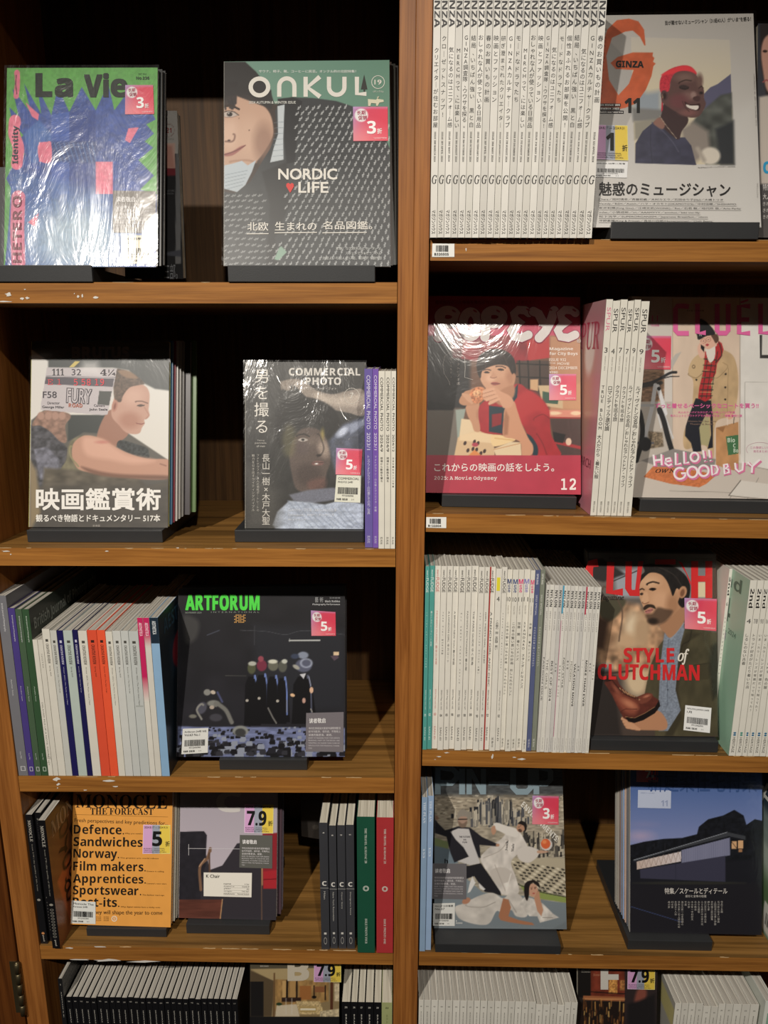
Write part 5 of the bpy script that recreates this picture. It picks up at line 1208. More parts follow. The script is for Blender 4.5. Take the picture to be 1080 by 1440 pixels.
f.poly([(408, 226), (400, 150), (370, 110), (320, 97), (255, 105), (205, 150), (180, 220), (150, 420), (150, 530), (215, 560), (300, 545), (360, 520), (410, 450), (440, 380), (450, 330), (462, 318), (448, 308), (455, 290), (445, 280), (448, 262), (340, 262), (260, 285), (222, 315), (250, 345), (345, 350), (320, 420), (265, 478), (215, 400), (200, 280), (230, 190), (300, 160), (340, 155), (378, 185), (402, 228)], org_, soft=3, tex=(0.1, 30, 30))
f.text('GINZA', 250, 303, 398, 337, '#161412', 'b', 0.03, rot=1).text('11', 297, 494, 378, 572, '#1b1a1a', 'b', 0.02)
f.vtext('GINZA TOKYO JAPAN', 197, 140, 480, 14, '#6b3018', x1=172)
for s, y0, x1 in (('GINZA ISSUE 305', 522, 272), ('NOVEMBER 2022', 541, 268), ('the best earworms', 559, 288)):
    f.shape([(130, y0), (x1+4, y0+1), (x1+4, y0+17), (130, y0+16)], '#232022'); f.text(s, 136, y0+4, x1, y0+13, '#e6e2dd', 'b')
f.text('目が離せないミュージシャン（31組43人）が“いま”を語る！', 512, 108, 970, 130, '#3a3835', 'r', 0.01, rot=-2.6)
f.vtext('PHOTOGRAPH BY ROSIE MATHESON HAIR', 985, 370, 640, 9, '#77736d', x1=997).vtext('マガジンハウス', 1003, 955, 1040, 10, '#77736d')
f.text('魅惑のミュージシャン', 160, 948, 858, 1028, '#232120', 'r', 0.016, rot=0.5)
for k, (s, x1) in enumerate([('Chara／岡村靖幸／斉藤和義／木村カエラ／石田ゆり子[lily]／大橋トリオ', 820), ('Vaundy／BiSH／Awich／ハマ・オカモト(OKAMOTO\'S)／中村佳穂／SHISHAMO', 888), ('新井和輝(King Gnu)／江﨑文武(WONK)／Rei／石若 駿／地代所 悠／Arlo Parks', 912), ('milet／小袋成彬／iri／AAAMYYY／ermhoi／kiki vivi lily', 694), ('松下洸平／SUPERORGANISM／Japanese Breakfast／idom', 735), ('平野紫耀(King & Prince)／長谷川白紙(Homecomings)／Chilli Beans.', 765)]):
    y = 1042+k*25
    f.shape([(158, y-4), (x1+4, y+2), (x1+4, y+21), (158, y+17)], '#cfccc8'); f.text(s, 160, y, x1, y+15, '#2e2c2a', 'r', 0.012, rot=0.3)
m.cover(bow=0.0, wrap=M_FILM, seed=2)
m.tri_sticker([(135, 822), (316, 830), (312, 640), (140, 636)], '1', 34, 58)
m.barcode([(132, 922), (308, 926), (314, 838), (135, 834)], 'GINZA 22年11月号', '', 'RMB: 123.00')
d = stack(m, 2, ['#3b3a3c', '#4c4a4c'], 0.007, 'copies behind the red haired cover', 'copy behind the red haired portrait cover, %s of two', dx=[0.002, 0.003])
stand(0.3095, 0.5235, m.org[1]-0.0036, 'R1', hb=0.0165, lip=0.007, label='black magazine stand under the red haired portrait cover', rest=(m.org[1], d, 0.16), depth=0.2)
# partly visible neighbour
m = Mag('magazine', 'magazine with a dark haired face, cut by the right edge, top right shelf', [(1066, 33), (1250, 33), (1255, 334), (1062, 334)], 0.032, lean=13, t=0.008, base='#3b3435', sheet=(1040, 20, 4.235), fix=fix_left(0.5365))
f = m.f
f.grad(0, 60, '#2f3440', 0, 1300, '#55504e').poly([(118, 60), (240, 20), (240, 700), (190, 640), (130, 300)], '#2a2222', soft=16)
f.poly([(130, 200), (170, 120), (300, 100), (340, 300), (260, 470), (170, 450), (140, 330)], '#c08f7c', smooth=True, soft=12).ell(152, 214, 14, 8, '#3a2623', soft=4).line([(140, 392), (160, 380), (185, 390)], 8, '#9c4c4c', soft=5).poly([(116, 480), (170, 470), (400, 700), (400, 1000), (120, 1000)], '#c3b8ad', soft=16)
f.text('Oggi', 140, 860, 300, 960, '#2e9fd0', 'b', 0.02).text('特集 冬のおしゃれ計画', 138, 1000, 400, 1040, '#e6e2de').text('大人のコートとニット', 138, 1060, 380, 1095, '#e6e2de')
for k in range(3): f.text('きれいな服の選びかた', 138, 1110+k*40, 360, 1135+k*40, '#d6d2ce')
m.cover(wrap=M_FILM, seed=8)
for kx in (0.0065,):
    pass

# ------------------------------------------------------------------ second right shelf: man in red shirt
m = Mag('magazine', 'red film issue with a dark haired man in a red shirt eating a sandwich', [(603, 416), (821.8, 418), (819.6, 695.5), (597.6, 694)], ('R2',), t=0.009, base='#8a2134', sheet=(580, 380, 3.693), fix=lambda c: fix_right(fix_left(0.0495)(c), 0.3085), spine='#c0506a')
f = m.f
f.grad(0, 130, '#9a2a3e', 0, 350, '#c84a6a')
f.sheet(600, 480, 4.909)
f.rect(-30, -40, 1100, 790, '#6b4a38')
f.poly([(-30, -40), (300, -40), (300, 460), (-30, 460)], '#1f1d1f', soft=30).poly([(160, -40), (700, -40), (720, 130), (610, 150), (330, 130), (180, 110)], '#8a1f2a', soft=14, tex=(0.2, 60, 40)).poly([(690, -40), (850, -40), (850, 110), (700, 130)], '#b32a2f', soft=8)
f.poly([(620, 130), (850, 130), (850, 420), (760, 400), (640, 290)], '#4a3a34', soft=10)
for x in (640, 700, 780): f.line([(x, 130), (x+6, 330)], 9, '#15120f', soft=4)
for y in (150, 240, 330): f.line([(620, y), (850, y+10)], 8, '#15120f', soft=4)
f.poly([(715, 260), (770, 258), (770, 340), (715, 330)], '#c9a074', soft=6).poly([(850, -40), (1100, -40), (1100, 480), (850, 480)], '#b58462', soft=20).poly([(930, 300), (1100, 280), (1100, 470), (930, 460)], '#c2916a', soft=20)
f.poly([(770, 300), (850, 300), (940, 380), (940, 460), (800, 440)], '#c7ad86', soft=6).poly([(800, 340), (850, 350), (910, 400), (905, 430), (800, 420)], '#3c5b4a', soft=5)
f.poly([(820, 470), (1100, 470), (1100, 520), (850, 520)], '#d68a74', soft=6).line([(830, 520), (1100, 530)], 10, '#a8302f').ell(880, 492, 50, 12, '#e9c8a2', soft=6).ell(1030, 492, 36, 14, '#e9c8a2', soft=6)
f.poly([(850, 530), (1100, 530), (1100, 790), (900, 790)], '#4a3734', soft=10).line([(880, 690), (1100, 740)], 22, '#a32c30', soft=6).ell(980, 690, 20, 26, '#d8b9a0', soft=5).poly([(870, 620), (960, 640), (940, 700), (880, 690)], '#1d1a1c', soft=6)
f.poly([(-30, 460), (240, 460), (220, 790), (-30, 790)], '#6d655c', soft=16).poly([(200, 470), (270, 460), (250, 560), (215, 700)], '#8f9b92', soft=8)
f.poly([(-20, 380), (20, 410), (200, 440), (180, 470), (-20, 470)], '#0f0e10', soft=10)
# table things
f.poly([(240, 530), (330, 540), (335, 640), (220, 700)], '#dcc39c', soft=6).poly([(215, 660), (350, 610), (460, 640), (470, 790), (190, 790)], '#cfae84', soft=6).poly([(230, 650), (330, 620), (455, 640), (460, 700), (225, 680)], '#e0c49a', soft=8)
f.poly([(455, 640), (610, 670), (560, 700), (460, 720)], '#e5c48c', smooth=True, soft=5).line([(470, 665), (600, 680)], 5, '#c89a58').poly([(460, 740), (580, 690), (650, 695), (655, 790), (480, 790)], '#dac29c', soft=6).line([(462, 745), (650, 700)], 5, '#c08a5c')
for x, y in ((265, 700), (285, 750), (330, 690), (345, 745), (320, 740), (400, 755), (355, 700), (375, 770)): f.ell(x, y, 10, 15, '#3a2520', rot=20, soft=4)
f.ell(335, 710, 22, 14, '#b0394e', soft=6).poly([(290, 785), (330, 745), (380, 785)], '#d9823c', soft=8)
# shirt and body
f.poly([(350, 470), (440, 380), (620, 290), (700, 330), (790, 390), (840, 460), (850, 520), (860, 640), (900, 720), (920, 790), (740, 790), (700, 650), (640, 560), (560, 620), (500, 640), (365, 610)], '#a8202a', smooth=True, soft=6, tex=(0.12, 60, 60))
f.poly([(600, 420), (700, 330), (800, 400), (845, 500), (760, 480), (680, 520), (630, 560)], '#b72a30', smooth=True, soft=30)
f.line([(740, 540), (800, 500), (850, 530)], 5, '#7c161e', smooth=True, soft=6).line([(760, 640), (800, 700), (830, 780)], 6, '#7c161e', smooth=True, soft=8)
f.poly([(430, 440), (520, 450), (600, 330), (632, 290), (625, 380), (560, 470), (525, 560), (525, 635), (430, 620)], '#1c3440', soft=5).poly([(450, 500), (520, 490), (515, 570), (450, 590)], '#8c1d26', soft=8)
f.poly([(685, 640), (720, 650), (765, 720), (765, 785), (735, 785), (715, 700)], '#17323e', smooth=True, soft=5)
# arms
f.poly([(275, 440), (360, 420), (355, 500), (370, 610), (330, 615), (310, 560), (280, 500)], '#c08a68', smooth=True, soft=6)
f.poly([(540, 460), (600, 410), (625, 470), (655, 560), (700, 660), (735, 720), (725, 780), (660, 788), (650, 700), (600, 670), (530, 650), (530, 560)], '#c98f6c', smooth=True, soft=6).poly([(545, 470), (570, 520), (560, 640), (532, 645), (532, 540)], '#a56f50', soft=14)
# head
f.poly([(370, 230), (380, 160), (470, 130), (590, 160), (612, 230), (600, 300), (560, 370), (500, 380), (430, 340), (380, 280)], '#cb9877', smooth=True, soft=6)
f.ell(575, 250, 30, 60, '#b47f60', soft=30).ell(440, 250, 30, 26, '#d9a98a', soft=24).ell(520, 300, 50, 40, '#c28c6c', soft=40).poly([(500, 340), (600, 300), (600, 380), (520, 440), (470, 400)], '#b17c5c', smooth=True, soft=14)
f.poly([(345, 150), (370, 90), (430, 55), (490, 48), (560, 70), (605, 120), (618, 200), (605, 235), (585, 215), (560, 170), (500, 158), (440, 170), (385, 200), (372, 250), (352, 215)], '#2a201e', smooth=True, soft=6, tex=(0.3, 10, 30)).line([(430, 80), (400, 190)], 4, '#4b3b36', soft=6).line([(520, 70), (560, 160)], 4, '#4b3b36', soft=6)
f.line([(392, 196), (420, 190), (442, 196)], 7, '#3a2620', smooth=True, soft=4).line([(480, 172), (515, 168), (545, 180)], 7, '#3a2620', smooth=True, soft=4)
f.poly([(395, 210), (415, 202), (436, 212), (415, 218)], '#33231f', smooth=True, soft=3).poly([(488, 190), (512, 182), (536, 194), (512, 200)], '#33231f', smooth=True, soft=3)
f.poly([(440, 240), (462, 200), (482, 238), (462, 252)], '#c48f70', soft=8).line([(442, 242), (462, 250), (484, 242)], 5, '#8e5c46', smooth=True, soft=4).poly([(445, 282), (475, 276), (508, 288), (475, 300), (452, 296)], '#a4584f', smooth=True, soft=4).line([(446, 288), (508, 290)], 3, '#5c2c28')
f.ell(602, 240, 12, 24, '#b98566', soft=5)
# hands and sandwich
f.poly([(225, 400), (260, 345), (300, 330), (350, 310), (400, 320), (400, 380), (350, 430), (280, 440), (235, 430)], '#b9835f', smooth=True, soft=6)
f.poly([(300, 350), (340, 315), (390, 320), (395, 390), (350, 425), (300, 400)], '#c67a4e', smooth=True, soft=5, tex=(0.5, 10, 10)).poly([(320, 345), (360, 330), (380, 360), (340, 385)], '#e0a070', smooth=True, soft=8, tex=(0.5, 8, 8))
for k in range(4): f.line([(250+k*14, 360+k*3), (285+k*9, 400+k*7)], 16, '#c99572', soft=6)
f.poly([(388, 360), (410, 320), (460, 312), (520, 345), (570, 370), (600, 410), (580, 450), (530, 455), (500, 410), (450, 430), (425, 405), (395, 400)], '#cf9877', smooth=True, soft=6)
for (a, b) in (((395, 345), (460, 325)), ((395, 372), (470, 350)), ((415, 400), (485, 375)), ((435, 425), (500, 395))): f.line([a, b], 20, '#d7a281', soft=5); f.line([(a[0], a[1]+11), (b[0], b[1]+11)], 3, '#96664c', soft=4)
f.ell(350, 500, 8, 30, '#b17b5b', soft=10)
f.rect(-30, 784, 1100, 1090, '#b52f47', tex=(0.05, 80, 80)).poly([(-30, 784), (200, 784), (145, 1090), (-30, 1090)], '#a82c43', soft=4)  # darker left wedge: shadow of the centre post, painted into the red
f.text('これからの映画の話をしよう。', 52, 838, 880, 898, '#efe6e2', 'r', 0.014).text('2025: A Movie Odyssey', 52, 928, 486, 962, '#efe2df', 'm', 0.012).text('12', 928, 945, 1030, 1025, '#f3ece8', 'm', 0.03)
f.text('Magazine', 848, 38, 1010, 64, '#f2eae2', 'b').text('for City Boys', 848, 70, 1042, 98, '#f2eae2', 'b').text('ISSUE 932', 846, 114, 962, 134, '#f0e6dc', 'r', 0.012).text('THE', 846, 142, 890, 152, '#f0e6dc').text('MOVIE', 902, 142, 985, 160, '#f0e6dc', 'r', 0.012).text('2024 DECEMBER', 846, 170, 1042, 190, '#f0e6dc', 'r', 0.012).text('¥980', 846, 201, 905, 218, '#f0e6dc', 'r', 0.012)
thick(f, [(120, 220), (112, 160), (125, 100), (160, 75), (230, 75), (262, 105), (266, 180), (262, 245), (320, 262)], 2.5, '#c9c4be'); thick(f, [(120, 220), (155, 275), (160, 300)], 2.5, '#c9c4be')
f.vtext('レンタルビデオ店', 218, 90, 300, 20, '#cfcac4').vtext('働いてます。', 168, 105, 250, 18, '#cfcac4')
f.sheet(580, 380, 3.693)
f.text('最近面白かった映画を尋ねられたら、彼はなんて答える？', 118, 157, 632, 176, '#7a1c30', 'r', 0.012)
cw = '#ddd8d6'
def blob(f, els, col, n=26):
    for (x, y, rx, ry, rot) in els:
        c_, s_ = math.cos(math.radians(rot)), math.sin(math.radians(rot))
        f.shape([(x+rx*math.cos(t)*c_-ry*math.sin(t)*s_, y+rx*math.cos(t)*s_+ry*math.sin(t)*c_) for t in [math.tau*k/n for k in range(n)]], col)
def balloon(ch, x):
    if ch == 'P': return [(x+62, 245, 66, 62, 0), (x+30, 300, 34, 66, 8), (x+24, 345, 28, 30, 0), (x+95, 262, 44, 52, 0)]
    if ch == 'O': return [(x+62, 278, 66, 94, 6), (x+40, 290, 44, 70, 0), (x+85, 270, 46, 74, 0)]
    if ch == 'E': return [(x+58, 238, 62, 48, -8), (x+50, 330, 62, 44, 6), (x+30, 285, 40, 66, 0), (x+92, 215, 34, 28, -20), (x+100, 318, 34, 30, -20), (x+60, 284, 48, 22, 0)]
    if ch == 'Y': return [(x+30, 225, 34, 36, 20), (x+55, 262, 36, 50, -30), (x+105, 222, 40, 34, -20), (x+78, 290, 38, 56, 18), (x+50, 346, 34, 26, 0)]
def caps(f, pts, wd, col): blob(f, [(pts[0][0], pts[0][1], wd/2, wd/2, 0), (pts[-1][0], pts[-1][1], wd/2, wd/2, 0)], col)
def glyph_E(x): return [(x+104, 222), (x+84, 208), (x+50, 206), (x+26, 226), (x+34, 256), (x+66, 270), (x+34, 282), (x+12, 312), (x+28, 344), (x+66, 350), (x+102, 334)]
def bubble(f, ch, x, wd, col):
    if ch == 'P':
        thick(f, arc(x+74, 242, 46, 34, 0, 350, 24), wd, col, True); st_ = [(x+36, 232), (x+32, 290), (x+26, 346)]; thick(f, st_, wd, col); caps(f, st_, wd, col)
    elif ch == 'O': thick(f, arc(x+62, 280, 40, 64, 0, 350, 26), wd, col, True)
    elif ch == 'E': e = glyph_E(x); thick(f, e, wd*0.92, col); caps(f, e, wd*0.92, col)
    elif ch == 'Y':
        a_ = [(x+14, 214), (x+40, 226), (x+62, 268)]; b_ = [(x+122, 210), (x+104, 262), (x+76, 316), (x+44, 350)]
        for q in (a_, b_): thick(f, q, wd, col); caps(f, q, wd, col)
for ch, x in (('P', 110), ('O', 240), ('P', 350), ('E', 500), ('Y', 614), ('E', 742)):
    bubble(f, ch, x, 56, '#9c4a62'); bubble(f, ch, x, 47, cw)
for x, y, r_ in ((215, 212, 30), (325, 212, 30), (445, 212, 30), (600, 205, 30), (715, 205, 20), (840, 208, 30)): blob(f, [(x, y, 12, 5, r_)], '#b56a7c')
f.text('®', 852, 355, 874, 376, cw)
m.cover(wrap=M_WRAP_LOW, seed=41)
m.f.sheet(600, 480, 4.909)
m.red_sticker([(845, 403), (1032, 403), (1032, 222), (845, 222)], '5', pale=0.12)
d = stack(m, 4, ['#8a2134', '#8a2134', '#7c1f30', '#5a2530'], [0.007, 0.006, 0.006, 0.006], 'copies behind the red film cover', 'copy behind the red film cover, %s from the front', dx=[0.0, 0.0005, 0.001, 0.001])
stand(0.0755, 0.299, 0.050, 'R2', label='black magazine stand under the red film cover', rest=(m.org[1], d, 0.16), depth=0.2)

# ------------------------------------------------------------------ second right shelf: trench coat
m = Mag('magazine', 'fashion magazine with a person in trench coat and tartan scarf beside a bicycle', [(888, 417), (1098, 419), (1103, 702), (886, 700)], ('R2',), t=0.009, base='#cfc8c0', sheet=(800, 380, 3.693), spine='#cfc8c0')
f = m.f
f.grad(0, 150, '#c4bcb4', 0, 1100, '#d6d0ca')
f.sheet(900, 430, 6.0)
f.rect(275, -60, 845, 1300, '#d3bda9', tex=(0.05, 60, 200)).line([(275, -60), (275, 1220)], 6, '#b49c88').line([(845, -60), (845, 1240)], 10, '#a89c90', soft=8)
f.rect(848, -60, 1300, 1500, '#d9d6d1', tex=(0.05, 90, 90)).poly([(-20, 1330), (300, 1200), (1300, 1420), (1300, 1700), (-100, 1700)], '#c4bab0', soft=8)
f.line([(885, 640), (885, 1340), (1200, 1400)], 4, '#8c8882').line([(885, 635), (1200, 632)], 3, '#aaa6a0')
for a, b in (((250, 1560), (1300, 1590)), ((850, 1500), (760, 1620)), ((1000, 1450), (900, 1640)), ((1150, 1480), (1080, 1640)), ((860, 1480), (1300, 1560))): f.line([a, b], 3.5, '#77716a')
f.poly([(750, 1600), (850, 1470), (1300, 1530), (1300, 1640)], '#d2ccc4', soft=5).line([(750, 1600), (850, 1470)], 8, '#6d675f').line([(750, 1600), (1300, 1660)], 5, '#6d675f')
f.poly([(1010, 240), (1100, 240), (1100, 436), (1010, 436)], '#3a3838', soft=3).poly([(1030, 230), (1100, 230), (1100, 408), (1030, 408)], '#d5d2cc', soft=3)
f.rect(-60, 530, 205, 800, '#8a6a50', tex=(0.5, 30, 12)).rect(-60, 200, 60, 420, '#d2cdc6').poly([(200, 540), (300, 400), (350, 380), (270, 520)], '#b5afa8', soft=6)
f.poly([(-60, 800), (275, 800), (275, 1250), (-60, 1330)], '#b9b0a6', soft=8).poly([(70, 1050), (190, 1060), (200, 1180), (80, 1200)], '#7a6a55', soft=14, tex=(0.6, 10, 10))
# bicycle
f.line([(30, 650), (130, 625), (250, 560), (305, 552)], 22, '#2b2b2d', smooth=True, soft=5).line([(150, 620), (250, 590), (330, 586)], 9, '#2b2b2d', smooth=True).line([(20, 670), (180, 640)], 30, '#35322f', soft=8)
f.line([(130, 660), (100, 860), (40, 1100)], 34, '#c6c6c8', soft=5).line([(150, 670), (190, 800), (215, 900)], 34, '#d4d4d6', soft=5).line([(-40, 830), (110, 830)], 22, '#a9a9ab').line([(0, 920), (50, 1100)], 26, '#bdbdc0')
f.line([(205, 900), (250, 1030), (280, 1110)], 12, '#c9c9cb').line([(150, 900), (180, 1020)], 12, '#c9c9cb').line([(170, 890), (200, 960), (235, 1100), (280, 1250)], 44, '#242426', smooth=True, soft=6).line([(-20, 900), (20, 1000), (10, 1150), (-30, 1300)], 40, '#1e1e20', smooth=True, soft=6).line([(-30, 1150), (110, 1150)], 20, '#55555a')
f.ell(160, 690, 16, 16, '#1d1d1f').ell(45, 1160, 50, 60, '#26262a', soft=10)
# floor and mat
f.poly([(10, 1300), (280, 1200), (500, 1240), (640, 1290), (620, 1380), (180, 1360)], '#8b8582', soft=8).poly([(30, 1440), (110, 1350), (360, 1365), (650, 1420), (560, 1500), (500, 1530), (260, 1500)], '#c8713c', soft=4, tex=(0.15, 14, 14)).text('OWN', 130, 1372, 300, 1406, '#2e211b', 'i', 0.03)
# coat
f.poly([(480, 420), (560, 380), (650, 370), (720, 370), (800, 440), (830, 640), (790, 900), (640, 980), (620, 1280), (560, 1180), (500, 1170), (380, 1200), (370, 1060), (430, 900), (450, 640), (410, 560), (440, 460)], '#bfa177', smooth=True, soft=6, tex=(0.12, 50, 80))
f.poly([(440, 450), (500, 400), (545, 420), (520, 540), (480, 600), (420, 580), (408, 530)], '#c6a97f', smooth=True, soft=6).line([(410, 560), (470, 600), (530, 560)], 6, '#8f754f', smooth=True, soft=6)
f.line([(640, 600), (740, 510), (700, 470)], 4, '#8f754f', smooth=True, soft=4).line([(745, 520), (735, 900)], 4, '#957b55', soft=5).line([(600, 760), (612, 1000)], 4, '#8f754f', soft=5).poly([(500, 980), (580, 900), (600, 1180), (500, 1160)], '#a8a074', soft=14)
for x, y in ((724, 568), (720, 678), (720, 780), (477, 615)): f.ell(x, y, 9, 9, '#2a2522', soft=3)
f.ell(453, 505, 11, 13, '#3c3024', ring=4)
# trousers, hands, bag
f.poly([(470, 770), (600, 790), (615, 930), (560, 900), (500, 1020), (520, 1220), (450, 1230), (430, 1150), (380, 1090), (385, 1010), (420, 900)], '#1d1f2a', smooth=False, soft=6).poly([(590, 900), (615, 900), (615, 1190), (570, 1200), (600, 1080)], '#1d1f2a', soft=6)
f.poly([(720, 900), (760, 890), (790, 920), (760, 950), (725, 935)], '#d6a48c', smooth=True, soft=5)
f.poly([(640, 1020), (720, 1000), (830, 970), (832, 1370), (790, 1385), (640, 1340)], '#bd8a58', soft=4, tex=(0.15, 60, 90)).poly([(640, 1020), (720, 1010), (700, 1060)], '#9a6b40', soft=6).poly([(725, 1095), (830, 1080), (830, 1240), (745, 1255)], '#3f7148', soft=4).line([(740, 1000), (735, 930), (760, 920)], 5, '#e0cfc0').line([(790, 985), (795, 930)], 5, '#2a2a2a')
f.text('Bio', 738, 1105, 800, 1145, '#cfe0cc', 'b').text('C', 785, 1155, 806, 1190, '#cfe0cc', 'b').text('Bo', 788, 1198, 828, 1232, '#cfe0cc', 'b')
# scarf with tartan
f.poly([(545, 380), (590, 360), (650, 330), (640, 270), (690, 310), (705, 360), (690, 420), (650, 480), (640, 560), (600, 640), (605, 770), (550, 800), (490, 770), (500, 680), (530, 560), (545, 470)], '#b02228', smooth=False, soft=5)
for k in range(7): f.line([(540-k*6, 440+k*52), (640-k*5, 450+k*50)], 9, '#26332b', soft=4, a=0.8)
for x in (560, 600, 635): f.line([(x+20, 380), (x-8, 560), (x-40, 770)], 7, '#26332b', soft=4, a=0.75)
for k in range(5): f.line([(535-k*8, 470+k*62), (640-k*8, 480+k*60)], 2.5, '#d9c87a', soft=3, a=0.8)
f.line([(650, 300), (690, 400), (640, 470)], 10, '#26332b', smooth=True, soft=5, a=0.7)
f.poly([(560, 340), (630, 330), (630, 430), (590, 470), (560, 400)], '#d9d2c8', smooth=True, soft=5)
# head
f.poly([(505, 290), (530, 250), (600, 225), (650, 240), (660, 300), (620, 340), (570, 360), (535, 330)], '#dbac95', smooth=True, soft=5).poly([(600, 240), (650, 235), (665, 280), (640, 310), (620, 280)], '#5b4032', smooth=True, soft=6)
f.poly([(468, 170), (490, 120), (520, 108), (570, 140), (620, 195), (632, 235), (560, 250), (495, 280), (480, 240)], '#1c1d20', smooth=True, soft=5).text('NY', 498, 222, 524, 250, '#d8d8d8', 's')
f.ell(535, 290, 20, 18, '#a56b5a', ring=3).ell(578, 278, 20, 18, '#a56b5a', ring=3).ell(536, 291, 5, 3, '#33231f').ell(578, 279, 5, 3, '#33231f').poly([(552, 322), (570, 314), (582, 322), (568, 334)], '#b0303c', smooth=True, soft=3).line([(554, 290), (556, 308)], 3, '#b98572')
f.poly([(490, 330), (520, 300), (540, 340), (545, 420), (510, 430), (488, 380)], '#dcae98', smooth=True, soft=5).poly([(515, 320), (545, 340), (540, 385), (512, 350)], '#17171a', soft=4)
pk = '#e56aa8'
f.text('11', 100, 80, 150, 130, pk).text('今年の服特集', 90, 150, 160, 172, pk).text('ずっと着せるベーシックなコートを買う!!', 125, 812, 1000, 856, pk, 'r', 0.025).text('大人のスーパイカタログ／冬の靴とバッグ計画', 320, 880, 800, 900, pk, 'r', 0.012).text('冬のニットとアウトドアで大満足できる！／特集 着物と服', 255, 908, 860, 930, pk, 'r', 0.012)
f.text('Womens Start Best Items', 400, 958, 640, 972, '#8f7468').text('Theatre & Books', 420, 982, 620, 996, '#8f7468')
f.text('この服欲しい！', 930, 1178, 1080, 1200, '#d48fae').text('来月まとめ！', 955, 1210, 1080, 1232, '#d48fae'); thick(f, arc(1010, 1205, 115, 60, 150, 360, 20), 2.5, '#c9a3b0')
for off_, col_ in ((7, '#e07aa6'), (0, '#f5e9ee')):
    q = off_
    f.text('HeLLo!!', 105+q, 1215+q, 605+q, 1350+q, col_, 'b', 0.01, rot=-5) if False else None
for q, c_, wd in ((9, '#df7fa8', 30), (0, '#f6eef2', 17)):
    S = lambda *p: thick(f, [(x+q, y+q) for x, y in p], wd, c_)
    S((112, 1250), (122, 1345)); S((178, 1245), (182, 1340)); S((118, 1300), (182, 1292))
    S((212, 1312), (262, 1302), (250, 1278), (218, 1285), (212, 1325), (240, 1345), (268, 1330))
    S((298, 1232), (300, 1335), (345, 1325)); S((368, 1222), (372, 1325), (412, 1315))
    thick(f, [(x+q, y+q) for x, y in arc(458, 1270, 34, 38, 0, 330, 14)], wd, c_, True)
    S((530, 1212), (540, 1280)); S((580, 1208), (588, 1275)); S((545, 1300), (548, 1308)); S((592, 1296), (595, 1304))
    thick(f, [(x+q, y+q) for x, y in arc(335, 1410, 48, 48, -50, -340, 16)]+[(382+q, 1408+q), (345+q, 1410+q)], wd, c_)
    thick(f, [(x+q, y+q) for x, y in arc(440, 1398, 42, 46, 0, 340, 16)], wd, c_, True); thick(f, [(x+q, y+q) for x, y in arc(535, 1388, 42, 46, 0, 340, 16)], wd, c_, True)
    thick(f, [(x+q, y+q) for x, y in [(600, 1340), (608, 1425), (645, 1405), (655, 1375), (640, 1345)]], wd, c_, True)
    thick(f, [(x+q, y+q) for x, y in [(705, 1335), (712, 1415), (750, 1400), (745, 1375), (718, 1370), (740, 1352), (735, 1332)]], wd, c_, True)
    S((800, 1320), (805, 1370), (830, 1395), (862, 1380), (868, 1310)); S((905, 1315), (945, 1350), (1010, 1292)); S((945, 1350), (940, 1405))
f.sheet(800, 380, 3.693)
for ch, x0, x1 in (('C', 540, 622), ('L', 655, 700), ('U', 757, 838), ('E', 870, 940), ('L', 982, 1050)):
    if ch == 'C': thick(f, [(622, 190), (600, 186), (562, 186), (553, 200), (553, 312), (565, 325), (622, 325)], 25, pk)
    if ch == 'L': thick(f, [(x0+12, 175), (x0+12, 322), (x1+10, 322)], 25, pk)
    if ch == 'U': thick(f, [(769, 175), (769, 312), (780, 324), (815, 324), (826, 312), (826, 175)], 25, pk)
    if ch == 'E': thick(f, [(940, 187), (883, 187), (883, 324), (940, 324)], 25, pk); thick(f, [(883, 255), (935, 255)], 22, pk); thick(f, [(890, 168), (930, 155)], 9, pk)
f.text('冬のあったか計画', 610, 205, 700, 214, '#3b1a28')
m.cover(wrap=M_FILM, seed=44)
m.f.sheet(900, 430, 6.0)
m.red_sticker([(-20, 528), (258, 530), (262, 250), (-15, 248)], '5')
d = stack(m, 2, ['#b9b2aa', '#c9c2ba'], 0.007, 'copies behind the trench coat cover', 'copy behind the trench coat cover, %s of two', dx=[0.0, 0.001])
stand(0.4015, 0.625, 0.0428, 'R2', label='black magazine stand under the trench coat cover', rest=(m.org[1], d, 0.16), depth=0.2)

# ------------------------------------------------------------------ third right shelf: man with boot
m = Mag('magazine', 'menswear magazine with a bearded man holding a brown leather boot', [(816.9, 776.9), (1010.5, 779.4), (1009.5, 1036), (826, 1035)], ('R3',), t=0.009, base='#5a463a', sheet=(820, 775, 5.536), fix=lambda c: fix_right(fix_left(0.3405, 0.3405)(c), 0.5645), spine='#3b3634')
f = m.f
f.grad(0, 0, '#6f6a66', 0, 1440, '#4a3d36')
f.poly([(0, 0), (500, 0), (460, 130), (260, 200), (0, 220)], '#5d5c5c', soft=60).poly([(240, 160), (440, 130), (440, 360), (260, 360)], '#9aa0aa', soft=40).poly([(0, 60), (150, 60), (330, 180), (160, 240), (0, 200)], '#2f2c2c', soft=20)
f.poly([(120, 360), (200, 380), (330, 400), (440, 420), (640, 620), (620, 760), (560, 900), (500, 1100), (430, 1100), (300, 960), (120, 900), (90, 600)], '#a98362', soft=50, tex=(0.6, 60, 60)).ell(390, 600, 70, 120, '#d8c2a2', soft=70).ell(330, 700, 130, 60, '#c2a07c', soft=60).ell(460, 620, 60, 120, '#b59573', soft=50).ell(420, 1020, 90, 120, '#cdb592', soft=80).ell(180, 680, 80, 60, '#8a6a4e', soft=50)
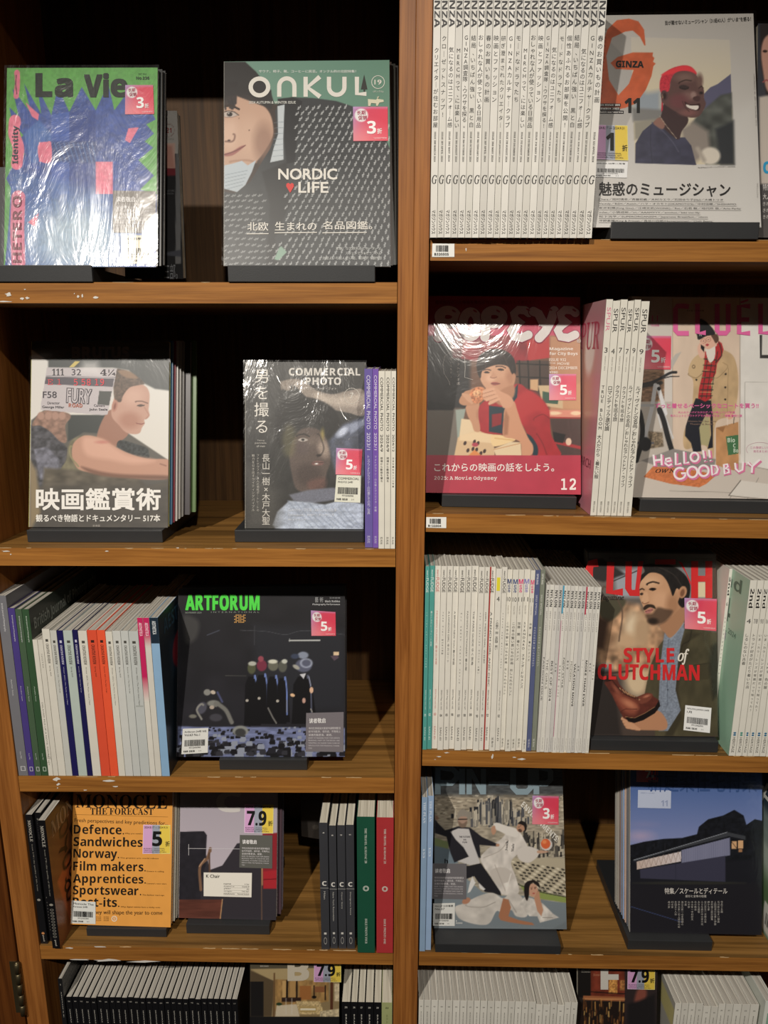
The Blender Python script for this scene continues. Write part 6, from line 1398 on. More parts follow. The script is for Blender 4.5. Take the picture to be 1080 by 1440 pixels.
f.poly([(120, 400), (330, 380), (250, 520), (160, 540)], '#4e4a38', smooth=True, soft=20).poly([(90, 500), (200, 540), (160, 760), (90, 760)], '#4a3428', soft=40).poly([(40, 900), (200, 900), (260, 1100), (300, 1440), (30, 1440)], '#2e2826', soft=40).ell(180, 900, 50, 30, '#8a9aa0', soft=30, a=0.6).line([(60, 1000), (220, 950), (400, 930)], 14, '#41342c', soft=10).line([(220, 240), (430, 150)], 8, '#33312f', soft=6).line([(150, 300), (300, 440), (280, 700)], 10, '#5d4a3c', smooth=True, soft=10)
f.rect(740, 100, 1050, 380, '#7a7d80', soft=30).rect(885, 240, 955, 360, '#d6c7a4', soft=12).rect(1005, 120, 1063, 380, '#4b3a30', soft=10)
# jacket & shirt
f.poly([(620, 700), (700, 620), (790, 600), (900, 610), (1063, 640), (1063, 1440), (560, 1440), (560, 1160), (480, 1110), (520, 900), (590, 740)], '#4a4430', soft=8, tex=(0.25, 60, 90))
f.poly([(800, 640), (920, 640), (830, 700), (770, 860), (740, 1080), (770, 1300), (700, 1440), (640, 1440), (700, 1100), (740, 800)], '#3b3526', soft=20).line([(840, 640), (825, 700), (770, 740), (760, 900)], 8, '#2c281d', smooth=True, soft=6).poly([(860, 900), (980, 860), (1000, 900), (980, 1000), (880, 1000)], '#423c2a', soft=8).line([(860, 890), (990, 870)], 6, '#2f2b1e', soft=5).poly([(1000, 740), (1063, 700), (1063, 1100), (1010, 1160), (980, 900)], '#2b281f', soft=30)
f.poly([(640, 600), (680, 680), (780, 560), (790, 610), (760, 720), (740, 860), (720, 1080), (760, 1240), (660, 1400), (590, 1400), (580, 1260), (590, 1160), (600, 900), (620, 740)], '#7d8798', soft=6, tex=(0.22, 10, 10)).line([(665, 690), (655, 900), (660, 1200)], 5, '#5b6474', soft=5)
for y in (790, 870, 960, 1080): f.ell(660, y, 6, 6, '#3d4450')
f.poly([(640, 600), (685, 700), (790, 560), (760, 540)], '#8d97a8', soft=6)
# neck and head
f.poly([(600, 560), (740, 400), (800, 400), (790, 540), (690, 670), (640, 640)], '#a97a58', smooth=True, soft=8)
f.poly([(440, 310), (445, 220), (500, 170), (620, 170), (720, 250), (790, 330), (770, 420), (700, 500), (600, 570), (540, 572), (505, 530), (480, 480), (470, 440), (450, 390), (438, 350)], '#c4946e', smooth=True, soft=6)
f.ell(520, 240, 70, 40, '#d4a882', soft=50).ell(600, 380, 70, 70, '#cf9f7a', soft=60).ell(700, 420, 50, 90, '#a97a57', soft=50).ell(480, 380, 20, 24, '#d8b08c', soft=16)
f.poly([(440, 200), (480, 160), (470, 110), (560, 100), (680, 110), (780, 170), (830, 250), (830, 340), (800, 420), (770, 440), (740, 400), (760, 330), (730, 290), (700, 350), (680, 300), (650, 230), (600, 180), (520, 170), (455, 230), (440, 260)], '#1e1a19', smooth=True, soft=6, tex=(0.4, 14, 30)).line([(560, 130), (700, 180), (780, 290)], 6, '#3a332f', smooth=True, soft=8)
f.ell(775, 320, 32, 48, '#b98662', rot=15, soft=6).ell(774, 325, 16, 30, '#7c5238', rot=15, soft=8)
f.line([(500, 262), (540, 240), (590, 250)], 12, '#2a1e18', smooth=True, soft=6).line([(440, 302), (460, 292), (475, 300)], 10, '#2a1e18', soft=5)
f.poly([(512, 298), (540, 284), (572, 294), (545, 310)], '#2f211b', smooth=True, soft=4).ell(542, 296, 10, 9, '#120d0b', soft=3).poly([(440, 334), (458, 324), (474, 334), (456, 344)], '#2f211b', smooth=True, soft=4)
f.poly([(470, 330), (500, 320), (512, 380), (500, 402), (470, 408), (462, 390)], '#cfa07a', smooth=True, soft=10).line([(465, 398), (480, 410), (512, 398)], 6, '#80533a', smooth=True, soft=5)
f.poly([(470, 440), (500, 415), (550, 420), (565, 450), (520, 438), (480, 460)], '#33251d', smooth=True, soft=7).poly([(484, 466), (520, 446), (548, 452), (520, 484), (488, 484)], '#b4736a', smooth=True, soft=5).line([(486, 470), (545, 458)], 4, '#5e302b', soft=3)
f.poly([(488, 495), (540, 485), (580, 440), (640, 450), (700, 470), (640, 550), (560, 575), (512, 550)], '#4a372b', smooth=True, soft=22, a=0.8).ell(545, 545, 40, 24, '#2e221b', soft=20)
# hands & boot
f.poly([(300, 1290), (360, 1320), (460, 1260), (520, 1240), (600, 1250), (655, 1330), (640, 1390), (540, 1395), (400, 1390), (330, 1370)], '#b5805c', smooth=True, soft=7)
for k in range(4): f.line([(305+k*12, 1305+k*22), (390+k*16, 1352+k*12)], 20, '#c9946e', soft=5); f.line([(310+k*12, 1318+k*22), (385+k*16, 1364+k*12)], 3, '#80523a', soft=3)
f.poly([(165, 1030), (178, 1000), (205, 978), (235, 965), (262, 975), (268, 1000), (285, 1040), (320, 1080), (370, 1115), (420, 1135), (460, 1118), (500, 1103), (535, 1112), (552, 1135), (585, 1155), (592, 1185), (575, 1225), (520, 1265), (450, 1300), (400, 1325), (355, 1322), (315, 1300), (295, 1262), (262, 1200), (230, 1130), (195, 1070)], '#5d2a20', soft=5, tex=(0.15, 20, 20))
f.poly([(240, 1110), (330, 1130), (430, 1190), (400, 1270), (310, 1240)], '#8a4632', smooth=True, soft=34).ell(360, 1190, 60, 24, '#b87252', rot=30, soft=28).ell(260, 1080, 14, 50, '#8a4a36', rot=-35, soft=18)
f.poly([(330, 1292), (400, 1302), (480, 1266), (560, 1215), (592, 1160), (602, 1205), (560, 1262), (470, 1316), (400, 1338), (352, 1328)], '#17100f', soft=5).line([(330, 1290), (400, 1300), (480, 1262), (560, 1212)], 4, '#8f6a44', soft=3)
f.poly([(430, 1140), (465, 1122), (500, 1106), (540, 1116), (520, 1160), (460, 1190), (430, 1170)], '#763c2c', smooth=True, soft=8).ell(495, 1130, 26, 9, '#b06a50', rot=-20, soft=10).ell(214, 995, 44, 14, '#2a1410', rot=-22, soft=5).line([(300, 1262), (330, 1230), (420, 1230)], 4, '#4a2018', smooth=True, soft=4)
for k in range(7): f.line([(285+k*22, 1065+k*13), (310+k*22, 1105+k*9)], 5, '#c9a070', soft=3)
f.line([(235, 990), (270, 1060), (340, 1120), (430, 1150)], 8, '#3a1a14', smooth=True, soft=5)
rd = '#d5292c'
f.text('CLUTCH', 0, 0, 10, 10, rd) if False else None
for pts in ([(115, 90), (60, 100), (45, 150), (48, 300), (70, 345), (130, 348)],): thick(f, pts, 62, rd)
thick(f, [(215, 85), (205, 318), (310, 318)], 58, rd); thick(f, [(356, 80), (352, 290), (372, 325), (440, 325)], 50, rd); f.shape([(430, 78), (470, 78), (462, 120), (436, 300), (430, 350), (400, 350)], rd)
thick(f, [(560, 84), (720, 84)], 40, rd)
f.shape([(740, 78), (770, 90), (838, 240), (838, 270), (800, 170)], rd)
thick(f, [(868, 78), (868, 366)], 54, rd); thick(f, [(978, 78), (978, 366)], 54, rd); thick(f, [(868, 215), (978, 215)], 46, rd)
f.text('Magazine', 100, 340, 318, 392, '#2a2320', 'i', 0.02).text('[クラッチマガジン]', 870, 55, 1000, 68, '#3a3633').text('オトコのために', 200, 46, 330, 60, '#2a2623')
f.text('STYLE', 315, 752, 710, 868, rd, 'b', 0.02).text('CLUTCHMAN', 112, 876, 905, 1000, rd, 'b', 0.02, rot=0.6).text('of', 735, 760, 825, 885, '#e9e3d8', 'i', 0.02)
m.cover(wrap=M_FILM, seed=51)
m.red_sticker([(790, 604), (1035, 622), (1040, 372), (788, 364)], '5')
m.barcode([(780, 1392), (985, 1415), (998, 1220), (795, 1198)], 'NYLON JAPAN 24年', '1月', 'RMB: 138.00')
d = stack(m, 3, ['#4b4846', '#3b3938', '#45423f'], 0.007, 'copies behind the leather boot cover', 'copy behind the leather boot cover, %s of three', dx=[0.0, 0.0, 0.0])
stand(0.3395, 0.5605, 0.0095, 'R3', lip=0.0, label='black magazine stand under the leather boot cover', rest=(m.org[1], d, 0.16), depth=0.2)

# ------------------------------------------------------------------ fourth left shelf: yellow forecast cover
m = Mag('magazine', 'yellow magazine listing bold words such as Defence, Sandwiches and Norway', [(103.4, 1105), (243, 1106), (240, 1305.6), (99.4, 1300)], ('L4', 0.0175), t=0.010, base='#e29a34', sheet=(0, 1080, 3.724), fix=fix_left(-0.6205, -0.6205), spine='#e0952f')
f = m.f; ik = '#1c1814'; f.grain(0.03, 30, 30)
f.text('MONOCLE', 396, 136, 876, 208, ik, 's', -0.012, rot=0.8).text('THE FORECAST', 472, 208, 802, 244, ik, 's', -0.015, rot=0.3)
thick(f, [(392, 243), (880, 256)], 1.6, '#7a5218')
f.text('Fresh perspectives and key predictions for...', 390, 262, 880, 288, '#33261a', rot=2)
for k, (s, x1, dy) in enumerate([('Defence.', 648, 290), ('Sandwiches', 745, 354), ('Norway.', 622, 418), ('Film makers.', 762, 482), ('Apprentices.', 762, 548), ('Sportswear.', 738, 610), ('Post-its.', 624, 670)]):
    desc = any(c in s for c in 'yp'); f.text(s, 386-k*0.8, dy+4, x1, dy+54+(12 if desc else 0), ik, 'b', rot=0.8)
for s, x0, x1, y in (('Why you need a', 652, 745, 338), ('The greatest arts world reboot', 628, 830, 466), ('Greece is calling', 766, 858, 536), ("Luxury's new stars", 768, 872, 600), ('The fashion start-ups', 744, 860, 660), ('Why digital natives love a sticky note', 630, 838, 722)):
    f.text(s, x0, y, x1, y+9, '#5b4019', rot=1)
f.text('why they will shape the year to come', 430, 742, 850, 770, '#33261a', rot=0.6)
for x in (502, 542): 
    for k in range(3): f.text('UK £15.00', x, 776+k*9, x+26, 782+k*9, '#5b4019')
thick(f, arc(598, 788, 13, 13, 0, 350, 20), 4, '#e9e2d0', True); f.text('M', 592, 782, 604, 794, '#e9e2d0', 's')
m.cover(seed=61)
m.barcode([(372, 812), (500, 816), (500, 700), (376, 692)], 'Monocle The', 'Forecast 24年', 'RMB: 270.00', tint='#d3d6d2')
m.tri_sticker([(746, 448), (893, 448), (893, 298), (750, 296)], '5', 34, 70)
d = stack(m, 3, ['#b9b2a4', '#8f8a80', '#a39d92'], [0.005, 0.006, 0.006], 'copies behind the yellow cover', 'magazine behind the yellow word list cover, %s of three', dx=[0.004, 0.007, 0.009])
stand(-0.5872, -0.4335, 0.0235, 'L4', hb=0.0175, label='black magazine stand under the yellow cover', rest=(m.org[1], d, 0.13), depth=0.2)

# ------------------------------------------------------------------ fourth left shelf: chair cover
m = Mag('magazine', 'magazine with a dark armchair photograph and a white card reading K Chair', [(254, 1095), (390.3, 1095), (388.3, 1295), (251.2, 1290.7)], ('L4',), t=0.010, base='#b5a9b4', sheet=(230, 1080, 2.919), spine='#aaa3a6')
f = m.f
f.grad(0, 60, '#9f97a2', 0, 450, '#b9afbb')
f.poly([(60, 262), (165, 260), (176, 275), (172, 350), (190, 418), (240, 400), (300, 310), (360, 300), (410, 410), (470, 420), (470, 700), (60, 700)], '#332f36', soft=3)
f.poly([(60, 262), (165, 260), (176, 275), (172, 400), (150, 460), (150, 540), (60, 540)], '#26242b', soft=3, tex=(0.15, 20, 20))
f.poly([(405, 270), (470, 266), (470, 495), (408, 495)], '#8c1f2a', soft=3).poly([(408, 425), (470, 418), (470, 495), (410, 495)], '#a81e2a', smooth=False, soft=6).line([(410, 458), (470, 455)], 3, '#5e1016')
f.line([(190, 342), (178, 372), (148, 408), (152, 500)], 11, '#7a5a44', smooth=True, soft=3).line([(186, 350), (188, 430)], 7, '#5b4234', soft=3).line([(168, 372), (146, 404)], 4, '#b38c6c').line([(404, 412), (404, 480)], 6, '#a87c54').line([(402, 480), (402, 625)], 3, '#7a5a44')
f.poly([(60, 540), (240, 540), (232, 620), (60, 620)], '#5b3228', soft=3, tex=(0.2, 60, 8)).line([(240, 540), (231, 620)], 4, '#b58a5e')
f.text('C', 215, 96, 318, 182, '#cdc8c6', 'b', 0.03)
thick(f, [(100, 330), (312, 332)], 1.6, '#cfccd0'); thick(f, [(103, 312), (103, 358)], 1.6, '#cfccd0')
m.cover(seed=62)
g = m.sub('title_card', [(164, 525), (360, 530), (362, 430), (164, 428)], unit=(196, 100), base='#e3ded3')
g.text('K Chair', 10, 8, 66, 22, '#1f1d1b', 'r', 0.02)
for k, (a, b) in enumerate([('name', 'K Chair'), ('designed by', 'Karimoku 60'), ('year', '1962'), ('origin', 'Tokyo, Japan'), ('manufacturer', 'Karimoku Furniture')]):
    g.text(a, 82, 44+k*10, 104+2*len(a), 49+k*10, '#4a4744'); g.text(b, 186-2.6*len(b), 44+k*10, 186, 49+k*10, '#4a4744'); g.shape([(82, 52+k*10), (186, 52+k*10), (186, 52.7+k*10), (82, 52.7+k*10)], '#6b6864')
m.put(g, 'title_card', 'white card printed with K Chair')
m.notice([(310, 408), (446, 412), (447, 276), (312, 274)], '#5d5d58')
m.tri_sticker([(330, 265), (450, 268), (452, 150), (332, 148)], '7.9', 8, 76)
d = stack(m, 2, ['#4b3a42', '#7d7480'], [0.008, 0.007], 'copies behind the chair cover', 'magazine behind the armchair cover, %s of two', dx=[0.0075, 0.009])
stand(-0.3985, -0.238, 0.0335, 'L4', label='black magazine stand under the armchair cover', rest=(m.org[1], d, 0.13), depth=0.19)
# dark magazine far back on the same shelf
m = Mag('magazine', 'dark magazine standing far back between the armchair cover and charcoal spines', [(422, 1108), (455, 1108), (455, 1181), (424, 1176)], 0.20, lean=6, t=0.01, base='#2a2320', sheet=(400, 1100, 6.75))
m.f.rect(160, 0, 420, 170, '#3b2a26').rect(160, 180, 420, 540, '#2b2724').ell(290, 430, 30, 22, '#3d3833', soft=8); m.cover()

# ------------------------------------------------------------------ fourth right shelf: acrobatic group over model city
m = Mag('magazine', 'large magazine with people posing in white over a model city, rounded corner', [(611, 1070), (790.4, 1070), (797, 1306.8), (609.6, 1306.8)], ('R4', 0.019), t=0.012, base='#7c8286', sheet=(600, 1075, 5.4), fix=fix_left(0.077, 0.077), spine='#55585c')
f = m.f
f.grad(0, 200, '#9b8f7c', 0, 700, '#a39a88'); f.rect(0, -60, 1100, 230, '#4a4d4f', soft=40).grain(0.35, 30, 10, 2)
r = random.Random(12)
for k in range(150):
    x = r.uniform(20, 1060); y = r.uniform(220, 420); f.poly([(x, y), (x+r.uniform(16, 40), y+r.uniform(3, 9)), (x+r.uniform(10, 30), y+12), (x-8, y+8)], r.choice(['#5e564a', '#756b5b', '#c9bda6', '#d4cab4']), soft=3, a=0.8)
for k in range(130):
    x = r.gauss(500, 130); h = r.uniform(40, 150)*math.exp(-((x-500)/170)**2)+r.uniform(20, 50); y = r.uniform(380, 470); wd = r.uniform(10, 24)
    f.poly([(x, y), (x+wd, y), (x+wd, y-h), (x, y-h)], r.choice(['#3d3f46', '#55565b', '#2b2c31', '#8b8579', '#b7ae9c']), soft=2.5); f.line([(x+wd, y-h), (x+wd, y)], 3, '#d6cdb8', a=0.7)
for k in range(120):
    x = r.uniform(700, 1060); h = r.uniform(20, 90); y = r.uniform(560, 700); wd = r.uniform(10, 22)
    f.poly([(x, y), (x+wd, y), (x+wd, y-h), (x, y-h)], r.choice(['#3d3a38', '#5b564f', '#2b2a2a', '#a39a87', '#c2b8a2']), soft=2.5)
f.poly([(620, 700), (1060, 700), (1060, 980), (860, 930), (700, 860)], '#b3a890', soft=6)
for i in range(13):
    for j in range(9):
        x = 640+i*38+j*16; y = 720+j*26+i*6
        if x < 1060 and y < 985-0.0*(x): f.poly([(x, y), (x+24, y+4), (x+30, y+18), (x+6, y+14)], '#3d3932' if (i+j) % 3 else '#d6ccb4', soft=3)
f.poly([(700, 900), (840, 950), (1060, 1000), (1060, 1045), (840, 1010), (740, 960)], '#8a9a4c', soft=6).line([(700, 900), (860, 960), (1060, 1000)], 7, '#3b3a34', smooth=True)
f.poly([(40, 560), (160, 620), (260, 820), (420, 960), (560, 990), (760, 990), (860, 1020), (1080, 1050), (1080, 1270), (40, 1270)], '#7d8a92', soft=8, grad=((500, 900), (500, 1250), '#737d84')).poly([(40, 540), (170, 580), (160, 640), (40, 620)], '#7d8a5a', soft=6).line([(60, 470), (280, 560)], 8, '#5e574b')
f.poly([(40, 600), (200, 640), (240, 740), (40, 740)], '#6b7c88', soft=10)
# man in white reaching
W_ = '#d4cdc6'
f.poly([(410, 690), (500, 600), (560, 560), (640, 480), (700, 500), (740, 560), (760, 620), (680, 680), (640, 740), (680, 860), (700, 960), (640, 985), (560, 970), (500, 860), (430, 760)], W_, smooth=True, soft=6, tex=(0.2, 40, 60))
f.poly([(505, 450), (530, 432), (600, 455), (680, 480), (690, 540), (620, 530), (560, 500), (520, 480)], '#dbd5ce', smooth=True, soft=6).poly([(690, 640), (760, 610), (850, 640), (840, 690), (780, 735), (720, 725), (690, 690)], '#d0c9c2', smooth=True, soft=6)
f.poly([(480, 800), (560, 770), (640, 800), (660, 860), (560, 900), (510, 880)], '#c2bab2', smooth=True, soft=10).line([(520, 760), (560, 860), (600, 960)], 5, '#aaa198', smooth=True, soft=6).line([(600, 560), (560, 640), (430, 700)], 5, '#aaa198', smooth=True, soft=6).line([(640, 820), (600, 960)], 6, '#e6e1da', soft=8)
f.poly([(492, 470), (515, 455), (525, 500), (505, 525), (490, 500)], '#b98c70', smooth=True, soft=4)
f.ell(716, 468, 32, 38, '#b98a6e', rot=30, soft=5).poly([(690, 440), (720, 418), (757, 440), (758, 480), (745, 500), (738, 460), (710, 445)], '#241f1e', smooth=True, soft=5).ell(708, 492, 16, 12, '#5a4338', rot=30, soft=5).ell(700, 466, 3, 3, '#1d1614').ell(712, 456, 3, 3, '#1d1614')
f.poly([(840, 645), (900, 645), (925, 655), (850, 665)], '#c39a80', smooth=True, soft=4).ell(908, 598, 45, 46, '#cfcac6', soft=4).ell(903, 592, 36, 38, '#d9622c', soft=4).ell(893, 578, 16, 14, '#ef8a4c', soft=10)
# man in black jacket
f.poly([(60, 400), (90, 440), (140, 490), (240, 460), (330, 470), (420, 540), (530, 590), (530, 612), (400, 600), (410, 700), (360, 690), (320, 690), (210, 735), (180, 660), (150, 540), (60, 510)], '#24232a', smooth=False, soft=6)
f.poly([(180, 500), (240, 475), (320, 480), (350, 580), (400, 720), (405, 740), (330, 755), (235, 725), (320, 690), (280, 620), (220, 560)], '#c4c0bf', smooth=False, soft=5)
f.poly([(320, 760), (410, 740), (480, 840), (560, 960), (565, 990), (500, 970), (440, 960), (360, 840), (300, 860), (300, 760)], '#232228', smooth=False, soft=6).poly([(345, 840), (370, 890), (330, 960), (310, 970), (325, 900)], '#d8d6d4', soft=5).poly([(395, 890), (445, 940), (430, 950), (400, 930)], '#d8d6d4', soft=5)
f.ell(272, 415, 36, 52, '#a98a78', soft=5).poly([(238, 400), (240, 350), (280, 332), (315, 360), (316, 420), (305, 390), (262, 385)], '#8f877c', smooth=True, soft=5).line([(240, 408), (306, 406)], 8, '#2c2624').poly([(240, 420), (272, 440), (306, 420), (296, 462), (268, 470), (246, 455)], '#7c6758', smooth=True, soft=8).ell(75, 395, 18, 14, '#8a6a58', rot=40, soft=5).ell(538, 602, 14, 12, '#b98c70')
f.text('THE FUTURE', 245, 532, 330, 546, '#33323a', 'b').text('IS', 278, 555, 300, 566, '#33323a', 'b').text('FUN', 272, 574, 305, 586, '#33323a', 'b').text('Junk', 0, 0, 9, 9, '#2a2a2e', 's', quad=[(595, 645), (600, 565), (622, 565), (612, 645)]).text('Made', 0, 0, 9, 9, '#2a2a2e', 's', quad=[(640, 650), (645, 590), (665, 590), (660, 650)])
# woman lying in front
f.poly([(215, 1080), (280, 1050), (400, 990), (500, 968), (580, 1010), (640, 960), (700, 980), (760, 1060), (760, 1150), (680, 1150), (640, 1100), (580, 1130), (530, 1110), (480, 1200), (420, 1218), (320, 1200), (240, 1160)], '#c5bfb8', smooth=True, soft=7, tex=(0.15, 60, 50))
f.poly([(700, 1060), (740, 1000), (800, 1010), (880, 1050), (960, 1130), (1005, 1160), (860, 1200), (840, 1150), (780, 1150)], '#cdc7c0', smooth=False, soft=6, tex=(0.2, 30, 30)).line([(300, 1060), (420, 1080), (520, 1040)], 5, '#968f88', smooth=True, soft=6).line([(620, 1020), (680, 1120)], 6, '#968f88', soft=6).line([(880, 1160), (960, 1160)], 3, '#8a837c')
f.poly([(545, 1150), (580, 1010), (620, 1020), (640, 1080), (620, 1150), (700, 1180), (800, 1200), (818, 1220), (740, 1215), (620, 1195), (560, 1180)], '#a8704f', smooth=False, soft=6).ell(300, 1030, 34, 22, '#b07c60', rot=-30, soft=6)
f.ell(806, 948, 38, 52, '#c7977c', rot=-8, soft=5).poly([(740, 980), (745, 900), (790, 872), (845, 885), (862, 930), (845, 920), (805, 890), (780, 920), (775, 990), (760, 1030)], '#231d1c', smooth=True, soft=6).ell(796, 938, 5, 3, '#2a1d19').ell(822, 934, 5, 3, '#2a1d19').ell(812, 972, 9, 4, '#a8403c').line([(788, 928), (804, 926)], 3, '#3b2a24').line([(816, 924), (832, 924)], 3, '#3b2a24')
f.poly([(835, 960), (855, 955), (860, 1010), (885, 1100), (870, 1150), (840, 1110), (815, 1010)], '#bd8a6c', smooth=False, soft=5)
f.poly([(940, 1260), (1060, 1190), (1080, 1270)], '#6d767c', soft=20)
lt = '#8fa3ae'
thick(f, [(84, 220), (84, 30), (190, 30), (226, 60), (226, 100), (190, 135), (100, 135)], 44, lt); thick(f, [(268, 30), (268, 220)], 44, lt); thick(f, [(322, 220), (322, 30)], 40, lt); thick(f, [(430, 220), (430, 30)], 40, lt); f.shape([(305, 30), (345, 30), (448, 220), (408, 220)], lt); thick(f, [(468, 138), (624, 138)], 28, lt)
thick(f, [(655, 30), (655, 170), (685, 200), (760, 200), (790, 170), (790, 30)], 46, lt); thick(f, [(832, 220), (832, 30), (920, 30), (940, 55), (940, 110), (910, 138), (850, 138)], 44, lt)
f.text('ENVIRONMENTS!', 0, 0, 10, 10, '#ece9e2', 'b', quad=[(738, 270), (1008, 545), (985, 580), (712, 305)])
f.text('h', 135, 705, 162, 740, '#1d1d22', 'b').text('HUMAN', 222, 1195, 270, 1208, '#e3e3e0', 'b').text('1', 222, 1180, 228, 1190, '#e3e3e0')
# printed rounded corner is cut from the card
m.cover(wrap=M_FILM, seed=71)
m.red_sticker([(800, 443), (1000, 446), (1002, 234), (802, 228)], '3')
m.notice([(38, 1012), (300, 1016), (302, 742), (42, 740)], '#6b686c')
m.barcode([(48, 1222), (212, 1224), (214, 1044), (50, 1048)], 'PIN UP 23年春夏', 'No.37', 'RMB: 207.00', tint='#d8d8d4')
d = stack(m, 1, ['#55585c'], 0.010, None, 'grey magazine behind the model city cover', dx=0.0)
stand(0.0775, 0.310, -0.001, 'R4', hb=0.019, label='wide black magazine stand under the model city cover', rest=(m.org[1], d, 0.16), depth=0.23)

# ------------------------------------------------------------------ fourth right shelf: dusk house
m = Mag('magazine', 'architecture magazine with a long lit house at dusk under trees', [(886.6, 1070), (1071.8, 1070), (1071.3, 1315.5), (885.8, 1310.7)], ('R4',), t=0.009, base='#3f5f9c', sheet=(800, 1060, 3.789), spine='#c9c6bf')
f = m.f
f.grad(0, 60, '#3b5f9f', 0, 520, '#8a93c4').ell(380, 440, 60, 26, '#a49ac0', soft=40).ell(400, 380, 60, 16, '#7d86b8', soft=30)
f.poly([(320, 490), (400, 470), (500, 455), (600, 450), (680, 430), (690, 390), (740, 350), (820, 330), (880, 300), (930, 330), (945, 380), (990, 350), (1040, 360), (1040, 640), (320, 640)], '#16181f', smooth=False, soft=4, tex=(0.5, 14, 14))
f.poly([(320, 600), (1040, 560), (1040, 1000), (320, 1000)], '#1c1d25', soft=20).poly([(320, 700), (1040, 690), (1040, 1000), (320, 1000)], '#201f26', soft=20)
f.poly([(345, 565), (480, 528), (840, 418), (940, 440), (940, 460), (850, 440), (500, 530), (350, 575)], '#3d4047', soft=3).line([(345, 568), (500, 522), (840, 420)], 3, '#9aa0ac')
f.poly([(360, 576), (595, 522), (595, 575), (362, 618)], '#c8b3a8', soft=3, grad=((360, 600), (595, 540), '#d9cfd2'))
for k in range(9): f.line([(372+k*26, 572-k*6), (385+k*26, 610-k*5), (398+k*26, 566-k*6)], 2.5, '#a08c84')
f.poly([(597, 515), (856, 448), (857, 542), (597, 588)], '#7f82a0', soft=3)
for k in range(22): f.line([(600+k*12, 516-k*3), (600+k*12, 586-k*2)], 1.5, '#6b6e8c')
f.poly([(378, 618), (832, 545), (832, 684), (380, 665)], '#3b3b50', soft=4).line([(567, 590), (567, 680)], 2, '#2c2c3c').rect(865, 468, 893, 508, '#d8a878').rect(900, 464, 928, 506, '#d8a878').rect(902, 510, 922, 526, '#a87850').line([(865, 470), (893, 506)], 3, '#3a2a20').line([(330, 815), (600, 897)], 3, '#3f4f80').ell(640, 690, 300, 8, '#3a3a30', soft=6, a=0.6)
f.line([(455, 478), (455, 510)], 2, '#2b2b33').line([(510, 478), (510, 520)], 2, '#2b2b33')
wh = '#ded9d4'
f.text('特集／スケールとディテール', 508, 715, 842, 748, wh, 'r', 0.01).text('部分と全体の往復', 618, 752, 730, 766, wh)
cols_ = ['作品十五題', '石川県の住まい藤森', '上田和男の仕事と伊藤', '吉村順三設計図集', '静かな家', '谷口吉生一京都の家', '小さな森の中の家の光', '大きな屋根', '水の教会', '木の家一中村好文', '山の家', '平屋', '海辺の家一山本理顕の', '日本の家一石上純也の設', '吉田五十八作', '村の家', '森の家']
for k, s in enumerate(cols_): f.vtext(s, 812-k*17.6, 784, 784+len(s)*13, 12, '#b9b5b0', 'r', 0.01)
f.text('新建築住宅特集', 420, 60, 1000, 205, '#3b5890', 'r', -0.01)
m.cover(wrap=M_FILM, seed=81)
g = m.sub('price_label', [(365, 288), (540, 292), (542, 195), (367, 193)], base='#b9c3dc'); g.text('11', 70, 55, 90, 88, '#9aa6c6', 'b').text('2024:11 vol.463', 8, 12, 50, 20, '#8d99ba'); m.put(g, 'price_label', 'pale month label')
m.red_sticker([(358, 150), (472, 152), (472, 40), (358, 40)], '7')
d = stack(m, 6, ['#5a5c66', '#c2a596', '#7f9cc8', '#7a6a68', '#a9a49c', '#8c8a86'], [0.006, 0.006, 0.010, 0.007, 0.007, 0.006], 'magazines stacked behind the dusk house cover', 'magazine behind the dusk house cover, %s from the front', dx=[-0.0022, -0.004, -0.006, -0.0085, -0.010, -0.012])
stand(0.4385, 0.5955, 0.0132, 'R4', label='long black magazine stand under the dusk house cover', rest=(m.org[1], d, 0.15), depth=0.215)

# ------------------------------------------------------------------ bottom shelf covers
m = Mag('magazine', 'magazine with a warm lit restaurant interior and a large letter B', [(351.5, 1340), (477.5, 1340), (476, 1520), (351, 1520)], 0.006, lean=6, t=0.012, base='#1c1b1d', sheet=(340, 1340, 4.909), fix=lambda c: [p+np.array([0.0, 0, 0]) for p in c])
f = m.f
f.rect(60, 60, 690, 438, '#8f7a54').rect(60, -60, 690, 110, '#57503f').poly([(60, 110), (690, 100), (640, 200), (230, 200)], '#b09a6c', soft=5).poly([(60, 120), (220, 190), (215, 330), (205, 435), (60, 435)], '#5c4c36', soft=6).rect(60, 195, 150, 435, '#1d1b1c')
f.poly([(230, 180), (600, 190), (600, 330), (230, 400)], '#a37d45', soft=8, tex=(0.3, 20, 40)).rect(400, 225, 480, 320, '#a3682f').line([(225, 140), (222, 435)], 10, '#6b4c2c').line([(315, 190), (312, 310)], 14, '#241a14').line([(380, 190), (380, 310)], 12, '#241a14').line([(500, 225), (500, 300)], 10, '#33241a').line([(577, 225), (577, 320)], 10, '#33241a').line([(622, 190), (620, 435)], 20, '#5b3420')
f.rect(280, 190, 305, 310, '#c9a060').rect(335, 190, 370, 305, '#b58c50').rect(505, 230, 570, 270, '#8f5a34', soft=3).rect(275, 305, 410, 335, '#33221c')
f.poly([(240, 360), (380, 350), (400, 435), (232, 435)], '#cfc0a4', soft=4).poly([(375, 330), (540, 330), (570, 420), (400, 420)], '#c7ad78', soft=4, tex=(0.4, 8, 8)).rect(400, 365, 515, 405, '#b3985c').text('────────', 405, 378, 510, 392, '#efe6cc').poly([(540, 400), (680, 380), (690, 438), (540, 438)], '#c2b08c', soft=5, tex=(0.4, 12, 12)).rect(640, 210, 690, 330, '#cdbb98', soft=5, tex=(0.3, 16, 16))
for x in (305, 345): f.line([(x, 310), (x, 420)], 4, '#d8cfc0')
